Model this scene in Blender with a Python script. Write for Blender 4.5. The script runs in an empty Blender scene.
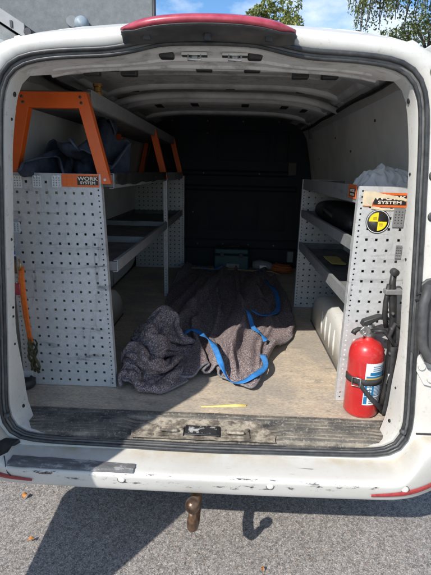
import bpy, bmesh, math, random
from mathutils import Vector, Matrix, noise
random.seed(11)
sc = bpy.context.scene
COL = sc.collection
PI = math.pi
R = math.radians
def N(x, y=0.0, z=0.0): return noise.noise(Vector((x, y, z)))
def lerp(a, b, t): return a + (b - a) * t
def sstep(a, b, x):
    t = max(0.0, min(1.0, (x - a) / (b - a))); return t * t * (3 - 2 * t)
def interp(tab, x):
    if x <= tab[0][0]: return tab[0][1]
    for (x0, y0), (x1, y1) in zip(tab, tab[1:]):
        if x <= x1: return lerp(y0, y1, (x - x0) / (x1 - x0))
    return tab[-1][1]

# ------------------------------------------------------------------ materials
class NT:
    def __init__(self, name):
        self.m = bpy.data.materials.new(name); self.m.use_nodes = True
        self.t = self.m.node_tree; self.n = self.t.nodes; self.l = self.t.links
        self.b = self.n['Principled BSDF']
        self.tc = self.n.new('ShaderNodeTexCoord')
        self.co = self.tc.outputs['Object']
    def link(self, a, b): self.l.new(a, b)
    def mapped(self, scale, rot=(0, 0, 0)):
        mp = self.n.new('ShaderNodeMapping'); mp.inputs['Scale'].default_value = scale
        mp.inputs['Rotation'].default_value = rot
        self.link(self.co, mp.inputs['Vector']); return mp.outputs[0]
    def noise(self, scale, detail=4, rough=.55, vec=None, dist=0):
        t = self.n.new('ShaderNodeTexNoise'); t.inputs['Scale'].default_value = scale
        t.inputs['Detail'].default_value = detail; t.inputs['Roughness'].default_value = rough
        t.inputs['Distortion'].default_value = dist
        self.link(vec or self.co, t.inputs['Vector']); return t.outputs[0]
    def voro(self, scale, out='Color', vec=None, feature='F1'):
        t = self.n.new('ShaderNodeTexVoronoi'); t.inputs['Scale'].default_value = scale; t.feature = feature
        self.link(vec or self.co, t.inputs['Vector']); return t.outputs[out]
    def ramp(self, fac, stops, interp='LINEAR'):
        r = self.n.new('ShaderNodeValToRGB'); r.color_ramp.interpolation = interp
        e = r.color_ramp.elements
        while len(e) < len(stops): e.new(.5)
        for el, (p, c) in zip(e, stops):
            el.position = p; el.color = (*c, 1) if isinstance(c, tuple) else (c, c, c, 1)
        self.link(fac, r.inputs[0]); return r.outputs[0]
    def mix(self, fac, a, b, mode='MIX'):
        x = self.n.new('ShaderNodeMix'); x.data_type = 'RGBA'; x.blend_type = mode
        for sock, v in ((x.inputs[0], fac), (x.inputs[6], a), (x.inputs[7], b)):
            if isinstance(v, (int, float)): sock.default_value = v
            elif isinstance(v, tuple): sock.default_value = (*v, 1)
            else: self.link(v, sock)
        return x.outputs[2]
    def math(self, op, a, b=None, c=None, clamp=False):
        x = self.n.new('ShaderNodeMath'); x.operation = op; x.use_clamp = clamp
        for i, v in enumerate((a, b, c)):
            if v is None: continue
            if isinstance(v, (int, float)): x.inputs[i].default_value = v
            else: self.link(v, x.inputs[i])
        return x.outputs[0]
    def xyz(self):
        s = self.n.new('ShaderNodeSeparateXYZ'); self.link(self.co, s.inputs[0]); return s.outputs
    def band(self, v, a, b, soft=.003):
        m1 = self.n.new('ShaderNodeMapRange'); m1.inputs[1].default_value = a - soft; m1.inputs[2].default_value = a + soft
        self.link(v, m1.inputs[0])
        m2 = self.n.new('ShaderNodeMapRange'); m2.inputs[1].default_value = b - soft; m2.inputs[2].default_value = b + soft
        m2.inputs[3].default_value = 1; m2.inputs[4].default_value = 0
        self.link(v, m2.inputs[0])
        return self.math('MULTIPLY', m1.outputs[0], m2.outputs[0])
    def col(self, v): 
        if isinstance(v, tuple): self.b.inputs['Base Color'].default_value = (*v, 1)
        else: self.link(v, self.b.inputs['Base Color'])
    def rough(self, v):
        if isinstance(v, (int, float)): self.b.inputs['Roughness'].default_value = v
        else: self.link(v, self.b.inputs['Roughness'])
    def metal(self, v): self.b.inputs['Metallic'].default_value = v
    def bump(self, h, strength=.3, dist=.003):
        b = self.n.new('ShaderNodeBump'); b.inputs['Strength'].default_value = strength; b.inputs['Distance'].default_value = dist
        self.link(h, b.inputs['Height']); self.link(b.outputs[0], self.b.inputs['Normal'])

def simple(name, c, rough=.5, metal=0, var=.25, scale=25, bump=.08, dirt=None):
    t = NT(name); f = t.noise(scale, 5)
    a = tuple(max(0, x * (1 - var)) for x in c); b = tuple(min(1, x * (1 + var)) for x in c)
    k = t.ramp(f, [(.3, a), (.7, b)])
    if dirt:
        g = t.ramp(t.noise(scale * .35, 6, .65), [(.48, 0.0), (.72, 1.0)])
        k = t.mix(t.math('MULTIPLY', g, dirt[1]), k, dirt[0])
    t.col(k); t.rough(t.ramp(f, [(.2, max(.05, rough - .1)), (.8, min(1, rough + .1))])); t.metal(metal)
    if bump: t.bump(t.noise(scale * 6, 3), bump, .002)
    return t.m

M = {}
def make_materials():
    # --- white van paint with road dirt
    def white(name, dirt, dust, chips=False):
        t = NT(name)
        base = t.ramp(t.noise(3, 5), [(.3, (.55, .54, .505)), (.7, (.63, .62, .585))])
        g = t.ramp(t.noise(7, 8, .7), [(.42, 0.0), (.75, 1.0)])
        k = t.mix(t.math('MULTIPLY', g, dirt), base, (.43, .38, .28))
        sp = t.ramp(t.noise(70, 3, .6), [(.60, 0.0), (.70, 1.0)])
        k = t.mix(t.math('MULTIPLY', sp, dust), k, (.33, .29, .22))
        if chips:
            o = t.xyz()
            jit = t.math('MULTIPLY', t.math('SUBTRACT', t.noise(16, 3), .5), .007)
            yy = t.math('ADD', o[1], jit)
            edge = t.math('MULTIPLY', t.band(yy, -.1200, -.1155, .0012), t.band(o[0], -.66, .72, .05))
            ch = t.ramp(t.noise(30, 7, .78, t.mapped((.45, 1.4, 1.4))), [(.545, 0.0), (.57, 1.0)])
            sc1 = t.ramp(t.noise(5, 6, .7, t.mapped((1, 14, 1), (0, 0, .5))), [(.64, 0.0), (.67, 1.0)])
            sc2 = t.math('MULTIPLY', sc1, t.band(o[1], -.10, .0, .01))
            m = t.math('ADD', t.math('MULTIPLY', edge, ch), t.math('MULTIPLY', sc2, .55), clamp=True)
            k = t.mix(m, k, (.035, .034, .033))
            grime = t.math('MULTIPLY', t.band(o[1], -.045, .12, .03), t.ramp(t.noise(9, 6, .65), [(.35, 0.0), (.68, 1.0)]))
            k = t.mix(t.math('MULTIPLY', grime, .8), k, (.42, .34, .21))
        t.col(k); t.rough(t.ramp(t.noise(7, 8, .7), [(.3, .28), (.8, .6)])); t.bump(t.noise(160, 2), .03, .001)
        return t.m
    M['white'] = white('dusty white paint', .45, .35)
    M['bumper'] = white('chipped white bumper paint', .16, .15, True)
    M['white_in'] = white('white pillar paint', .35, .5)
    # --- header / roof inner paint
    t = NT('grimy grey inner paint')
    k = t.ramp(t.noise(5, 6), [(.3, (.64, .64, .62)), (.7, (.74, .735, .715))])
    g = t.ramp(t.noise(14, 8, .72), [(.5, 0.0), (.66, 1.0)])
    k = t.mix(t.math('MULTIPLY', g, .55), k, (.16, .15, .13))
    t.col(k); t.rough(.55); t.bump(t.noise(60, 3), .06, .002); M['roof_in'] = t.m
    M['rib'] = simple('pale grey roof rib paint', (.70, .70, .685), .5, 0, .15, 8, .04, ((.14, .13, .12), .5))
    M['lining'] = simple('smooth grey wall lining', (.78, .77, .745), .62, 0, .10, 4, .05, ((.16, .155, .15), .35))
    M['bulk'] = simple('blue black bulkhead paint', (.009, .015, .023), .75, 0, .3, 6, .05)
    # --- rubber seal
    t = NT('dusty black rubber')
    g = t.ramp(t.noise(18, 7, .7), [(.4, 0.0), (.75, 1.0)])
    t.col(t.mix(t.math('MULTIPLY', g, .5), (.022, .023, .025), (.13, .128, .12))); t.rough(.42); t.bump(t.noise(200, 2), .1, .001); M['rubber'] = t.m
    t = NT('gritty ribbed sill plastic')
    g = t.ramp(t.noise(9, 8, .72, t.mapped((.8, 1.5, 1))), [(.38, 0.0), (.64, 1.0)])
    o = t.xyz(); gv = t.math('SINE', t.math('MULTIPLY', t.math('SUBTRACT', o[1], .02), 279.25)); gv = t.ramp(gv, [(.0, 1.0), (.45, .35)])
    k = t.mix(t.math('MULTIPLY', t.math('MULTIPLY', g, gv), .8), (.045, .043, .042), (.40, .35, .27))
    sp = t.ramp(t.noise(130, 3, .6), [(.56, 0.0), (.66, 1.0)])
    k = t.mix(t.math('MULTIPLY', sp, .5), k, (.36, .32, .26))
    t.col(k); t.rough(.8); t.bump(t.noise(120, 4), .4, .003); M['sill'] = t.m
    t = NT('rusty striker tray')
    g = t.noise(22, 8, .7)
    t.col(t.ramp(g, [(.30, (.05, .045, .04)), (.44, (.16, .135, .105)), (.58, (.44, .39, .31)), (.72, (.14, .10, .065))])); t.rough(.75); t.bump(t.noise(60, 5), .5, .004); M['tray'] = t.m
    M['rust'] = simple('brown rusty steel', (.15, .085, .05), .42, .5, .6, 45, .5, ((.30, .19, .11), .6))
    M['ball'] = simple('worn greasy tow ball steel', (.10, .062, .042), .32, .6, .7, 55, .3, ((.20, .13, .085), .5))
    M['black'] = simple('matt black plastic', (.022, .022, .023), .5, 0, .3, 30, .1, ((.10, .095, .085), .35))
    M['dark'] = simple('dark grey plastic', (.055, .056, .058), .55, 0, .3, 14, .12, ((.19, .18, .16), .5))
    M['web'] = simple('greyed rubber web', (.09, .09, .09), .6, 0, .3, 30, .2, ((.25, .24, .22), .4))
    M['conduit'] = simple('scuffed grey rubber hose', (.055, .055, .056), .6, 0, .3, 30, .2, ((.14, .135, .125), .4))
    M['scuff'] = None
    t = NT('worn grey protective tape')
    o = t.xyz()
    k = t.ramp(t.noise(20, 8, .75, t.mapped((.7, 1.6, 1))), [(.36, (.085, .086, .09)), (.54, (.15, .15, .152)), (.60, (.34, .34, .33))])
    t.col(k); t.rough(.75); t.bump(t.noise(70, 4), .3, .002); M['tape'] = t.m
    # --- plywood cargo floor
    t = NT('worn plywood')
    gr = t.noise(5, 8, .7, t.mapped((1.0, 7, 1)))
    k = t.ramp(gr, [(.25, (.44, .345, .235)), (.5, (.63, .505, .36)), (.75, (.75, .62, .46))])
    st = t.ramp(t.noise(3.2, 9, .75), [(.36, 0.0), (.58, 1.0)])
    k = t.mix(t.math('MULTIPLY', st, .75), k, (.36, .325, .275))
    tex = t.noise(150, 3, .6, t.mapped((.45, 1, 1)))
    k = t.mix(.75, k, t.ramp(tex, [(.35, .58), (.60, 1.0)]), 'MULTIPLY')
    sp = t.ramp(t.noise(75, 5, .75), [(.58, 0.0), (.66, 1.0)])
    k = t.mix(t.math('MULTIPLY', sp, .5), k, (.66, .59, .49))
    sm = t.ramp(t.noise(9, 9, .8, t.mapped((1, 2.2, 1), (0, 0, .6))), [(.56, 0.0), (.63, 1.0)])
    k = t.mix(t.math('MULTIPLY', sm, .7), k, (.19, .165, .14))
    bs = t.ramp(t.noise(1.6, 5, .6), [(.45, 0.0), (.7, 1.0)])
    k = t.mix(t.math('MULTIPLY', bs, .4), k, (.27, .24, .205))
    t.col(k); t.rough(.85); t.bump(t.math('ADD', gr, tex), .3, .002); M['floor'] = t.m
    # --- galvanised steel
    def galv(name, lo, hi, scuff, metal=.55, rough=.45):
        t = NT(name)
        v = t.voro(95, 'Color')
        bw = t.n.new('ShaderNodeRGBToBW'); t.link(v, bw.inputs[0])
        k = t.ramp(bw.outputs[0], [(.1, lo), (.9, hi)])
        k = t.mix(t.math('MULTIPLY', t.ramp(t.noise(3.5, 6, .6), [(.35, 0.0), (.75, 1.0)]), .35), k, tuple(x * .62 for x in lo))
        if scuff:
            s1 = t.ramp(t.noise(2.6, 8, .66, t.mapped((1.0, 1, 8), (0, .25, 0)), 1.2), [(.545, 0.0), (.63, 1.0)])
            s2 = t.ramp(t.noise(3.4, 8, .66, t.mapped((6, 1, 1.3), (0, .45, 0)), 1.4), [(.555, 0.0), (.64, 1.0)])
            s3 = t.ramp(t.noise(4.5, 6, .6), [(.45, 0.0), (.62, 1.0)])
            m = t.math('MULTIPLY', t.math('ADD', s1, t.math('MULTIPLY', s2, .4), clamp=True), s3)
            k = t.mix(t.math('MULTIPLY', m, scuff), k, (.05, .052, .055))
        t.col(k); t.metal(metal); t.rough(t.ramp(t.noise(9, 6), [(.3, rough - .08), (.7, rough + .12)]))
        t.bump(t.noise(40, 3), .04, .001)
        return t.m
    M['galv'] = galv('scuffed galvanised steel', (.52, .525, .52), (.61, .615, .61), .9, .25, .5)
    M['galv_clean'] = galv('galvanised steel', (.44, .45, .46), (.54, .55, .56), .2, .3, .45)
    M['lip'] = galv('grey steel shelf edge', (.30, .31, .315), (.36, .37, .375), .4, .3, .5)
    M['zinc'] = galv('bright zinc plate', (.72, .75, .76), (.85, .88, .88), 0, .25, .3)
    M['shelf'] = simple('dark rubber shelf mat', (.15, .15, .147), .8, 0, .4, 12, .2, ((.15, .145, .14), .5))
    M['orange'] = simple('orange powder coat', (.72, .115, .012), .42, 0, .12, 8, .03, ((.40, .07, .015), .3))
    M['web_orange'] = simple('orange webbing', (.80, .17, .02), .7, 0, .2, 60, .3)
    M['web_olive'] = simple('olive webbing', (.07, .065, .03), .8, 0, .5, 60, .3)
    t = NT('blue webbing')
    k = t.ramp(t.noise(40, 4), [(.3, (.02, .15, .42)), (.7, (.045, .24, .58))]); k = t.mix(t.math('MULTIPLY', t.ramp(t.noise(14, 7, .7), [(.48, 0.0), (.68, 1.0)]), .45), k, (.10, .14, .20))
    t.col(k); t.rough(.6); t.bump(t.noise(400, 1), .3, .001); M['web_blue'] = t.m
    M['web_black'] = simple('black webbing', (.035, .035, .037), .75, 0, .3, 60, .3)
    # --- felt removal blanket
    t = NT('speckled recycled felt')
    a = t.voro(330, 'Color'); bw = t.n.new('ShaderNodeRGBToBW'); t.link(a, bw.inputs[0])
    k = t.ramp(bw.outputs[0], [(.12, (.085, .068, .068)), (.42, (.185, .148, .146)), (.62, (.285, .228, .222)), (.82, (.50, .42, .41))])
    k = t.mix(t.math('MULTIPLY', t.ramp(t.noise(90, 2), [(.6, 0.0), (.66, 1.0)]), .5), k, (.17, .075, .07))
    k = t.mix(t.math('MULTIPLY', t.ramp(t.voro(70, 'Distance'), [(.0, 1.0), (.12, 0.0)]), .5), k, (.42, .40, .40))
    k = t.mix(.35, k, t.ramp(t.noise(4, 7, .65), [(.3, .5), (.7, 1.0)]), 'MULTIPLY')
    t.col(k); t.rough(1); t.b.inputs['Specular IOR Level'].default_value = .1
    t.bump(t.noise(160, 3), .9, .004); M['felt'] = t.m
    M['hem'] = simple('overlocked hem thread', (.20, .185, .19), .95, 0, .5, 160, .6)
    M['navy_hem'] = simple('faded navy binding', (.06, .078, .115), .9, 0, .3, 60, .4)
    t = NT('navy fleece')
    k = t.ramp(t.noise(30, 6, .7), [(.3, (.012, .018, .034)), (.7, (.042, .058, .092))])
    t.col(k); t.rough(.95); t.bump(t.noise(90, 4), .7, .004); M['navy'] = t.m
    # --- clear plastic film
    t = NT('thin clear plastic film')
    t.col((.88, .90, .93)); t.rough(.25); t.b.inputs['Transmission Weight'].default_value = .15; t.b.inputs['IOR'].default_value = 1.2
    t.b.inputs['Alpha'].default_value = .72; M['film'] = t.m
    # --- extinguisher
    t = NT('glossy red paint'); kr = t.ramp(t.noise(6, 4), [(.3, (.46, .020, .020)), (.7, (.55, .030, .028))]); du = t.ramp(t.noise(26, 8, .75), [(.56, 0.0), (.70, 1.0)])
    t.col(t.mix(t.math('MULTIPLY', du, .35), kr, (.42, .24, .20))); t.rough(t.ramp(t.noise(18, 7, .7), [(.35, .2), (.7, .5)]))
    t.b.inputs['Coat Weight'].default_value = .4; M['red'] = t.m
    M['label_white'] = simple('white label paper', (.75, .76, .76), .5, 0, .06, 30, 0)
    M['label_blue'] = simple('blue label print', (.02, .17, .34), .5, 0, .1, 30, 0)
    M['label_gold'] = simple('gold label print', (.55, .36, .08), .5, 0, .1, 30, 0)
    M['ink_black'] = simple('black label print', (.02, .018, .018), .5, 0, .2, 40, 0)
    M['ink_orange'] = simple('orange label print', (.68, .14, .03), .45, 0, .12, 20, 0)
    M['ink_cream'] = simple('cream label lettering', (.78, .68, .55), .5, 0, .1, 40, 0)
    M['ink_yellow'] = simple('yellow sticker print', (.80, .62, .02), .45, 0, .08, 20, 0)
    M['paper'] = simple('ragged cream patch', (.62, .52, .36), .9, 0, .2, 25, .2)  # cream tone of the ragged patch over the label
    M['steel'] = simple('bare steel', (.55, .54, .52), .3, .9, .15, 20, .05)
    M['brass'] = simple('brass', (.55, .33, .11), .3, .9, .25, 20, .05)
    M['teal'] = simple('dark teal plastic', (.012, .06, .068), .5, 0, .2, 20, .1)
    M['greybox'] = simple('dull grey plastic', (.20, .20, .20), .5, 0, .2, 20, .1)
    M['rope'] = simple('faded orange rope', (.36, .10, .03), .9, 0, .4, 80, .6)
    M['rope_tan'] = simple('tan rope', (.30, .19, .10), .9, 0, .4, 80, .6)
    M['yellow'] = simple('yellow plastic', (.72, .57, .17), .5, 0, .2, 30, .1)
    M['leaf_dry'] = simple('dry orange leaf', (.50, .20, .05), .8, 0, .4, 60, .2)
    t = NT('red light lens'); t.col(t.ramp(t.noise(30, 4), [(.3, (.30, .025, .045)), (.7, (.46, .07, .095))])); t.rough(.35); t.b.inputs['Coat Weight'].default_value = .5; M['lens'] = t.m
    M['reflector'] = simple('red reflector', (.30, .035, .035), .2, 0, .25, 90, .3)
    M['tyre'] = simple('tyre rubber', (.025, .025, .026), .85, 0, .2, 30, .2)
    M['glass'] = simple('dark glass', (.02, .025, .03), .08, 0, .1, 5, 0)
    # --- asphalt
    t = NT('coarse asphalt')
    v = t.n.new('ShaderNodeTexVoronoi'); v.inputs['Scale'].default_value = 270; t.link(t.co, v.inputs['Vector'])
    sep = t.n.new('ShaderNodeSeparateColor'); t.link(v.outputs['Color'], sep.inputs[0])
    k = t.ramp(sep.outputs[0], [(.04, (.10, .095, .09)), (.30, (.225, .209, .193)), (.55, (.30, .277, .256)), (.80, (.37, .342, .315)), (.97, (.62, .585, .54))])
    hue = t.ramp(sep.outputs[1], [(.55, (1.0, 1.0, 1.0)), (.80, (1.12, .96, .88)), (.93, (.86, .95, 1.02)), (.975, (1.25, .82, .55))], 'CONSTANT')
    k = t.mix(1.0, k, hue, 'MULTIPLY')
    gap = t.ramp(v.outputs['Distance'], [(.45, 1.0), (.80, 0.0)])
    k = t.mix(1.0, k, t.mix(gap, (.50, .49, .48), (1.0, 1.0, 1.0)), 'MULTIPLY')
    v2 = t.voro(95, 'Color'); bw2 = t.n.new('ShaderNodeRGBToBW'); t.link(v2, bw2.inputs[0])
    k = t.mix(.35, k, t.ramp(bw2.outputs[0], [(.2, (.12, .113, .106)), (.5, (.28, .26, .24)), (.8, (.45, .42, .39))]))
    k = t.mix(.45, k, t.ramp(t.noise(2.2, 6), [(.3, .70), (.7, 1.0)]), 'MULTIPLY')
    t.col(k); t.rough(.9); t.bump(t.math('ADD', t.math('MULTIPLY', gap, .5), t.noise(300, 3)), .3, .002); M['asphalt'] = t.m
    # --- house, trees
    t = NT('grey roughcast render')
    k = t.ramp(t.noise(9, 9, .72), [(.3, (.18, .195, .197)), (.7, (.28, .295, .297))])
    k = t.mix(.25, k, t.ramp(t.noise(.9, 4, .5, t.mapped((3, 1, .6))), [(.3, .6), (.7, 1.0)]), 'MULTIPLY')
    t.col(k); t.rough(.95); t.bump(t.noise(110, 4), .7, .006); M['render'] = t.m
    M['slate'] = simple('dark roof slate', (.05, .052, .06), .6, 0, .3, 9, .2)
    M['trim_grey'] = simple('light grey trim', (.26, .27, .275), .5, 0, .1, 9, .05)
    M['trim_dark'] = simple('charcoal trim', (.03, .031, .034), .5, 0, .2, 12, .05)
    M['lamp_glass'] = simple('cloudy lamp glass', (.24, .29, .33), .5, 0, .12, 14, .03)
    M['bark'] = simple('rough bark', (.13, .10, .075), .9, 0, .4, 14, .6)
    def leafm(name, a, b):
        t = NT(name)
        gi = t.n.new('ShaderNodeNewGeometry')
        k = t.ramp(gi.outputs['Random Per Island'], [(.0, a), (1.0, b)])
        t.col(k); t.rough(.55)
        tr = t.n.new('ShaderNodeBsdfTranslucent'); t.link(k, tr.inputs[0])
        mx = t.n.new('ShaderNodeMixShader'); mx.inputs[0].default_value = .3
        out = t.n['Material Output']
        t.link(t.b.outputs[0], mx.inputs[1]); t.link(tr.outputs[0], mx.inputs[2]); t.link(mx.outputs[0], out.inputs[0])
        return t.m
    M['leaf_a'] = leafm('fresh green leaves', (.11, .15, .035), (.32, .34, .10))
    M['leaf_b'] = leafm('birch leaves', (.07, .11, .03), (.24, .27, .09))
    M['leaf_c'] = leafm('pale green leaves', (.12, .16, .04), (.34, .36, .13))
make_materials()

# ------------------------------------------------------------------ mesh helpers
def root_loc(p):
    v = Vector((0, 0, 0))
    while p: v += p.location; p = p.parent
    return v
def tag(o, label=None, cat=None, group=None, kind=None):
    for k, v in (('label', label), ('category', cat), ('group', group), ('kind', kind)):
        if v: o[k] = v
    return o
def empty(name, loc, label, cat, group=None):
    o = bpy.data.objects.new(name, None); o.location = loc; o.empty_display_size = .1
    COL.objects.link(o); return tag(o, label, cat, group)
class MB:
    def __init__(self): self.b = bmesh.new()
    def v(self, *c): return self.b.verts.new(c if len(c) == 3 else c[0])
    def face(self, vs, mi=0, smooth=False):
        try:
            f = self.b.faces.new(vs); f.material_index = mi; f.smooth = smooth; return f
        except ValueError: return None
    def box(self, x0, x1, y0, y1, z0, z1, rot=None, mi=0):
        c = [(x0, y0, z0), (x1, y0, z0), (x1, y1, z0), (x0, y1, z0), (x0, y0, z1), (x1, y0, z1), (x1, y1, z1), (x0, y1, z1)]
        if rot: c = [rot @ Vector(p) for p in c]
        v = [self.b.verts.new(p) for p in c]
        for f in ((0, 3, 2, 1), (4, 5, 6, 7), (0, 1, 5, 4), (1, 2, 6, 5), (2, 3, 7, 6), (3, 0, 4, 7)): self.face([v[i] for i in f], mi)
        return self
    def prism(self, poly, y0, y1, axis='Y', mi=0):
        """polygon in the other two axes extruded along axis"""
        def P(a, b, t): return {'Y': (a, t, b), 'X': (t, a, b), 'Z': (a, b, t)}[axis]
        A = [self.v(*P(a, b, y0)) for a, b in poly]; B = [self.v(*P(a, b, y1)) for a, b in poly]
        self.face(A, mi); self.face(B[::-1], mi); n = len(poly)
        for i in range(n): self.face([A[i], B[i], B[(i + 1) % n], A[(i + 1) % n]], mi)
        return self
    def loft(self, loops, closed=True, cap0=False, cap1=False, smooth=True, mi=0):
        V = [[self.v(*p) for p in L] for L in loops]
        for A, B in zip(V, V[1:]):
            n = len(A)
            for i in range(n if closed else n - 1):
                self.face([A[i], A[(i + 1) % n], B[(i + 1) % n], B[i]], mi, smooth)
        if cap0: self.face(V[0][::-1], mi)
        if cap1: self.face(V[-1], mi)
        return self
    def tube(self, pts, r, n=10, closed=False, cap=True, mi=0, flat=1.0):
        pts = [Vector(p) for p in pts]; m = len(pts); loops = []
        rr = r if isinstance(r, (list, tuple)) else [r] * m
        up = None
        for i, p in enumerate(pts):
            a = pts[(i - 1) % m] if (closed or i > 0) else p; b = pts[(i + 1) % m] if (closed or i < m - 1) else p
            d = (b - a).normalized()
            if up is None: up = d.orthogonal().normalized()
            up = (up - d * up.dot(d)); up = up.normalized() if up.length > 1e-6 else d.orthogonal().normalized()
            s = d.cross(up)
            loops.append([p + (up * math.cos(k * 2 * PI / n) + s * math.sin(k * 2 * PI / n) * flat) * rr[i] for k in range(n)])
        if closed: loops.append(loops[0])
        return self.loft(loops, True, cap and not closed, cap and not closed, True, mi)
    def lathe(self, prof, c, axis='Z', n=28, mi=0, cap=True):
        loops = []
        for r, h in prof:
            L = []
            for k in range(n):
                a = k * 2 * PI / n; x, y = r * math.cos(a), r * math.sin(a)
                p = {'Z': (x, y, h), 'Y': (x, h, y), 'X': (h, x, y)}[axis]
                L.append((c[0] + p[0], c[1] + p[1], c[2] + p[2]))
            loops.append(L)
        return self.loft(loops, True, cap, cap, True, mi)
    def grid(self, P, smooth=True, mi=0):
        V = [[self.v(*p) for p in row] for row in P]
        for A, B in zip(V, V[1:]):
            for i in range(len(A) - 1): self.face([A[i], A[i + 1], B[i + 1], B[i]], mi, smooth)
        return self
    def ribbon(self, pts, w, normal=(0, 0, 1), mi=0):
        pts = [Vector(p) for p in pts]; rows = []
        for i, p in enumerate(pts):
            d = (pts[min(i + 1, len(pts) - 1)] - pts[max(i - 1, 0)]).normalized()
            nn = normal[i] if isinstance(normal, list) else normal
            s = d.cross(Vector(nn)).normalized()
            rows.append([p - s * w / 2, p - s * w * .18, p + s * w * .18, p + s * w / 2])
        return self.grid(rows, True, mi)
    def holes(self, xa, xb, za, zb, xcs, hx, zcs, hz, Y):
        """sheet in XZ at Y with square holes at every (xc, zc)"""
        xs = [xa]; 
        for c in xcs: xs += [c - hx, c + hx]
        xs.append(xb); zs = [za]
        for c in zcs: zs += [c - hz, c + hz]
        zs.append(zb)
        V = [[self.v(x, Y, z) for x in xs] for z in zs]
        for j in range(len(zs) - 1):
            for i in range(len(xs) - 1):
                if i % 2 == 1 and j % 2 == 1: continue
                self.face([V[j][i], V[j][i + 1], V[j + 1][i + 1], V[j + 1][i]])
        return self
    def mapv(self, fn):
        for v in self.b.verts: v.co = fn(v.co)
        return self
    def build(self, name, mat, parent=None, bevel=0, solid=0, sub=0, seg=2, solid_off=-1, recalc=True, auto=None):
        if recalc: bmesh.ops.recalc_face_normals(self.b, faces=self.b.faces)
        me = bpy.data.meshes.new(name)
        off = root_loc(parent)
        if off.length: bmesh.ops.translate(self.b, verts=self.b.verts, vec=-off)
        self.b.to_mesh(me); self.b.free()
        for m in (mat if isinstance(mat, (list, tuple)) else [mat]): me.materials.append(m)
        o = bpy.data.objects.new(name, me); COL.objects.link(o)
        if parent: o.parent = parent
        if solid:
            m = o.modifiers.new('thickness', 'SOLIDIFY'); m.thickness = solid; m.offset = solid_off
        if bevel:
            m = o.modifiers.new('bevel', 'BEVEL'); m.width = bevel; m.segments = seg; m.limit_method = 'ANGLE'; m.angle_limit = R(35); m.harden_normals = False
            for p in me.polygons: p.use_smooth = True
            try: me.set_sharp_from_angle(angle=R(50))
            except Exception: pass
        if sub:
            m = o.modifiers.new('subdivision', 'SUBSURF'); m.levels = sub; m.render_levels = sub
        if auto:
            for p in me.polygons: p.use_smooth = True
            me.set_sharp_from_angle(angle=R(auto))
        return o
def text_obj(s, size, mat, parent, loc, rot, sx=1.0, name='lettering', bold=0.0):
    cu = bpy.data.curves.new('t', 'FONT'); cu.body = s; cu.size = size; cu.align_x = 'CENTER'; cu.align_y = 'CENTER'; cu.offset = bold; cu.extrude = .0004
    to = bpy.data.objects.new('t', cu); COL.objects.link(to)
    bpy.context.view_layer.update()
    dg = bpy.context.evaluated_depsgraph_get()
    me = bpy.data.meshes.new_from_object(to.evaluated_get(dg))
    bpy.data.objects.remove(to); bpy.data.curves.remove(cu)
    me.name = name; me.materials.clear(); me.materials.append(mat)
    off = root_loc(parent)
    me.transform(Matrix.Translation(Vector(loc) - off) @ rot.to_4x4() @ Matrix.Diagonal((sx, 1, 1, 1)))
    o = bpy.data.objects.new(name, me); COL.objects.link(o); o.parent = parent
    return o
FACE_Y = Matrix.Rotation(R(90), 3, 'X')            # text standing up, read from -Y
def cloth_mesh(name, key, fn, mat, parent=None, thick=.007, sub=1, relax=0):
    nu, nv, steps = CLOTH[key]
    n = nu * nv; pts = []
    for j in range(nv):
        x = y = z = 0
        for i in range(nu):
            k = j * nu + i
            if i == 0: x, y, z = steps[k], steps[n + k], steps[2 * n + k]
            else: x += steps[k]; y += steps[n + k]; z += steps[2 * n + k]
            pts.append(fn(x / 1000, y / 1000, z / 1000))
    for _ in range(relax):
        q = list(pts)
        for j in range(nv):
            for i in range(nu):
                nb = [pts[j * nu + i]] * 2 + [pts[b * nu + a] for a, b in ((i - 1, j), (i + 1, j), (i, j - 1), (i, j + 1)) if 0 <= a < nu and 0 <= b < nv]
                q[j * nu + i] = tuple(sum(c[k] for c in nb) / len(nb) for k in range(3))
        pts = q
    m = MB(); V = [m.v(*p) for p in pts]
    for j in range(nv - 1):
        for i in range(nu - 1): m.face([V[j * nu + i], V[j * nu + i + 1], V[(j + 1) * nu + i + 1], V[(j + 1) * nu + i]], 0, True)
    return m.build(name, mat, parent, solid=thick, sub=sub, solid_off=0, recalc=False), pts
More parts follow.
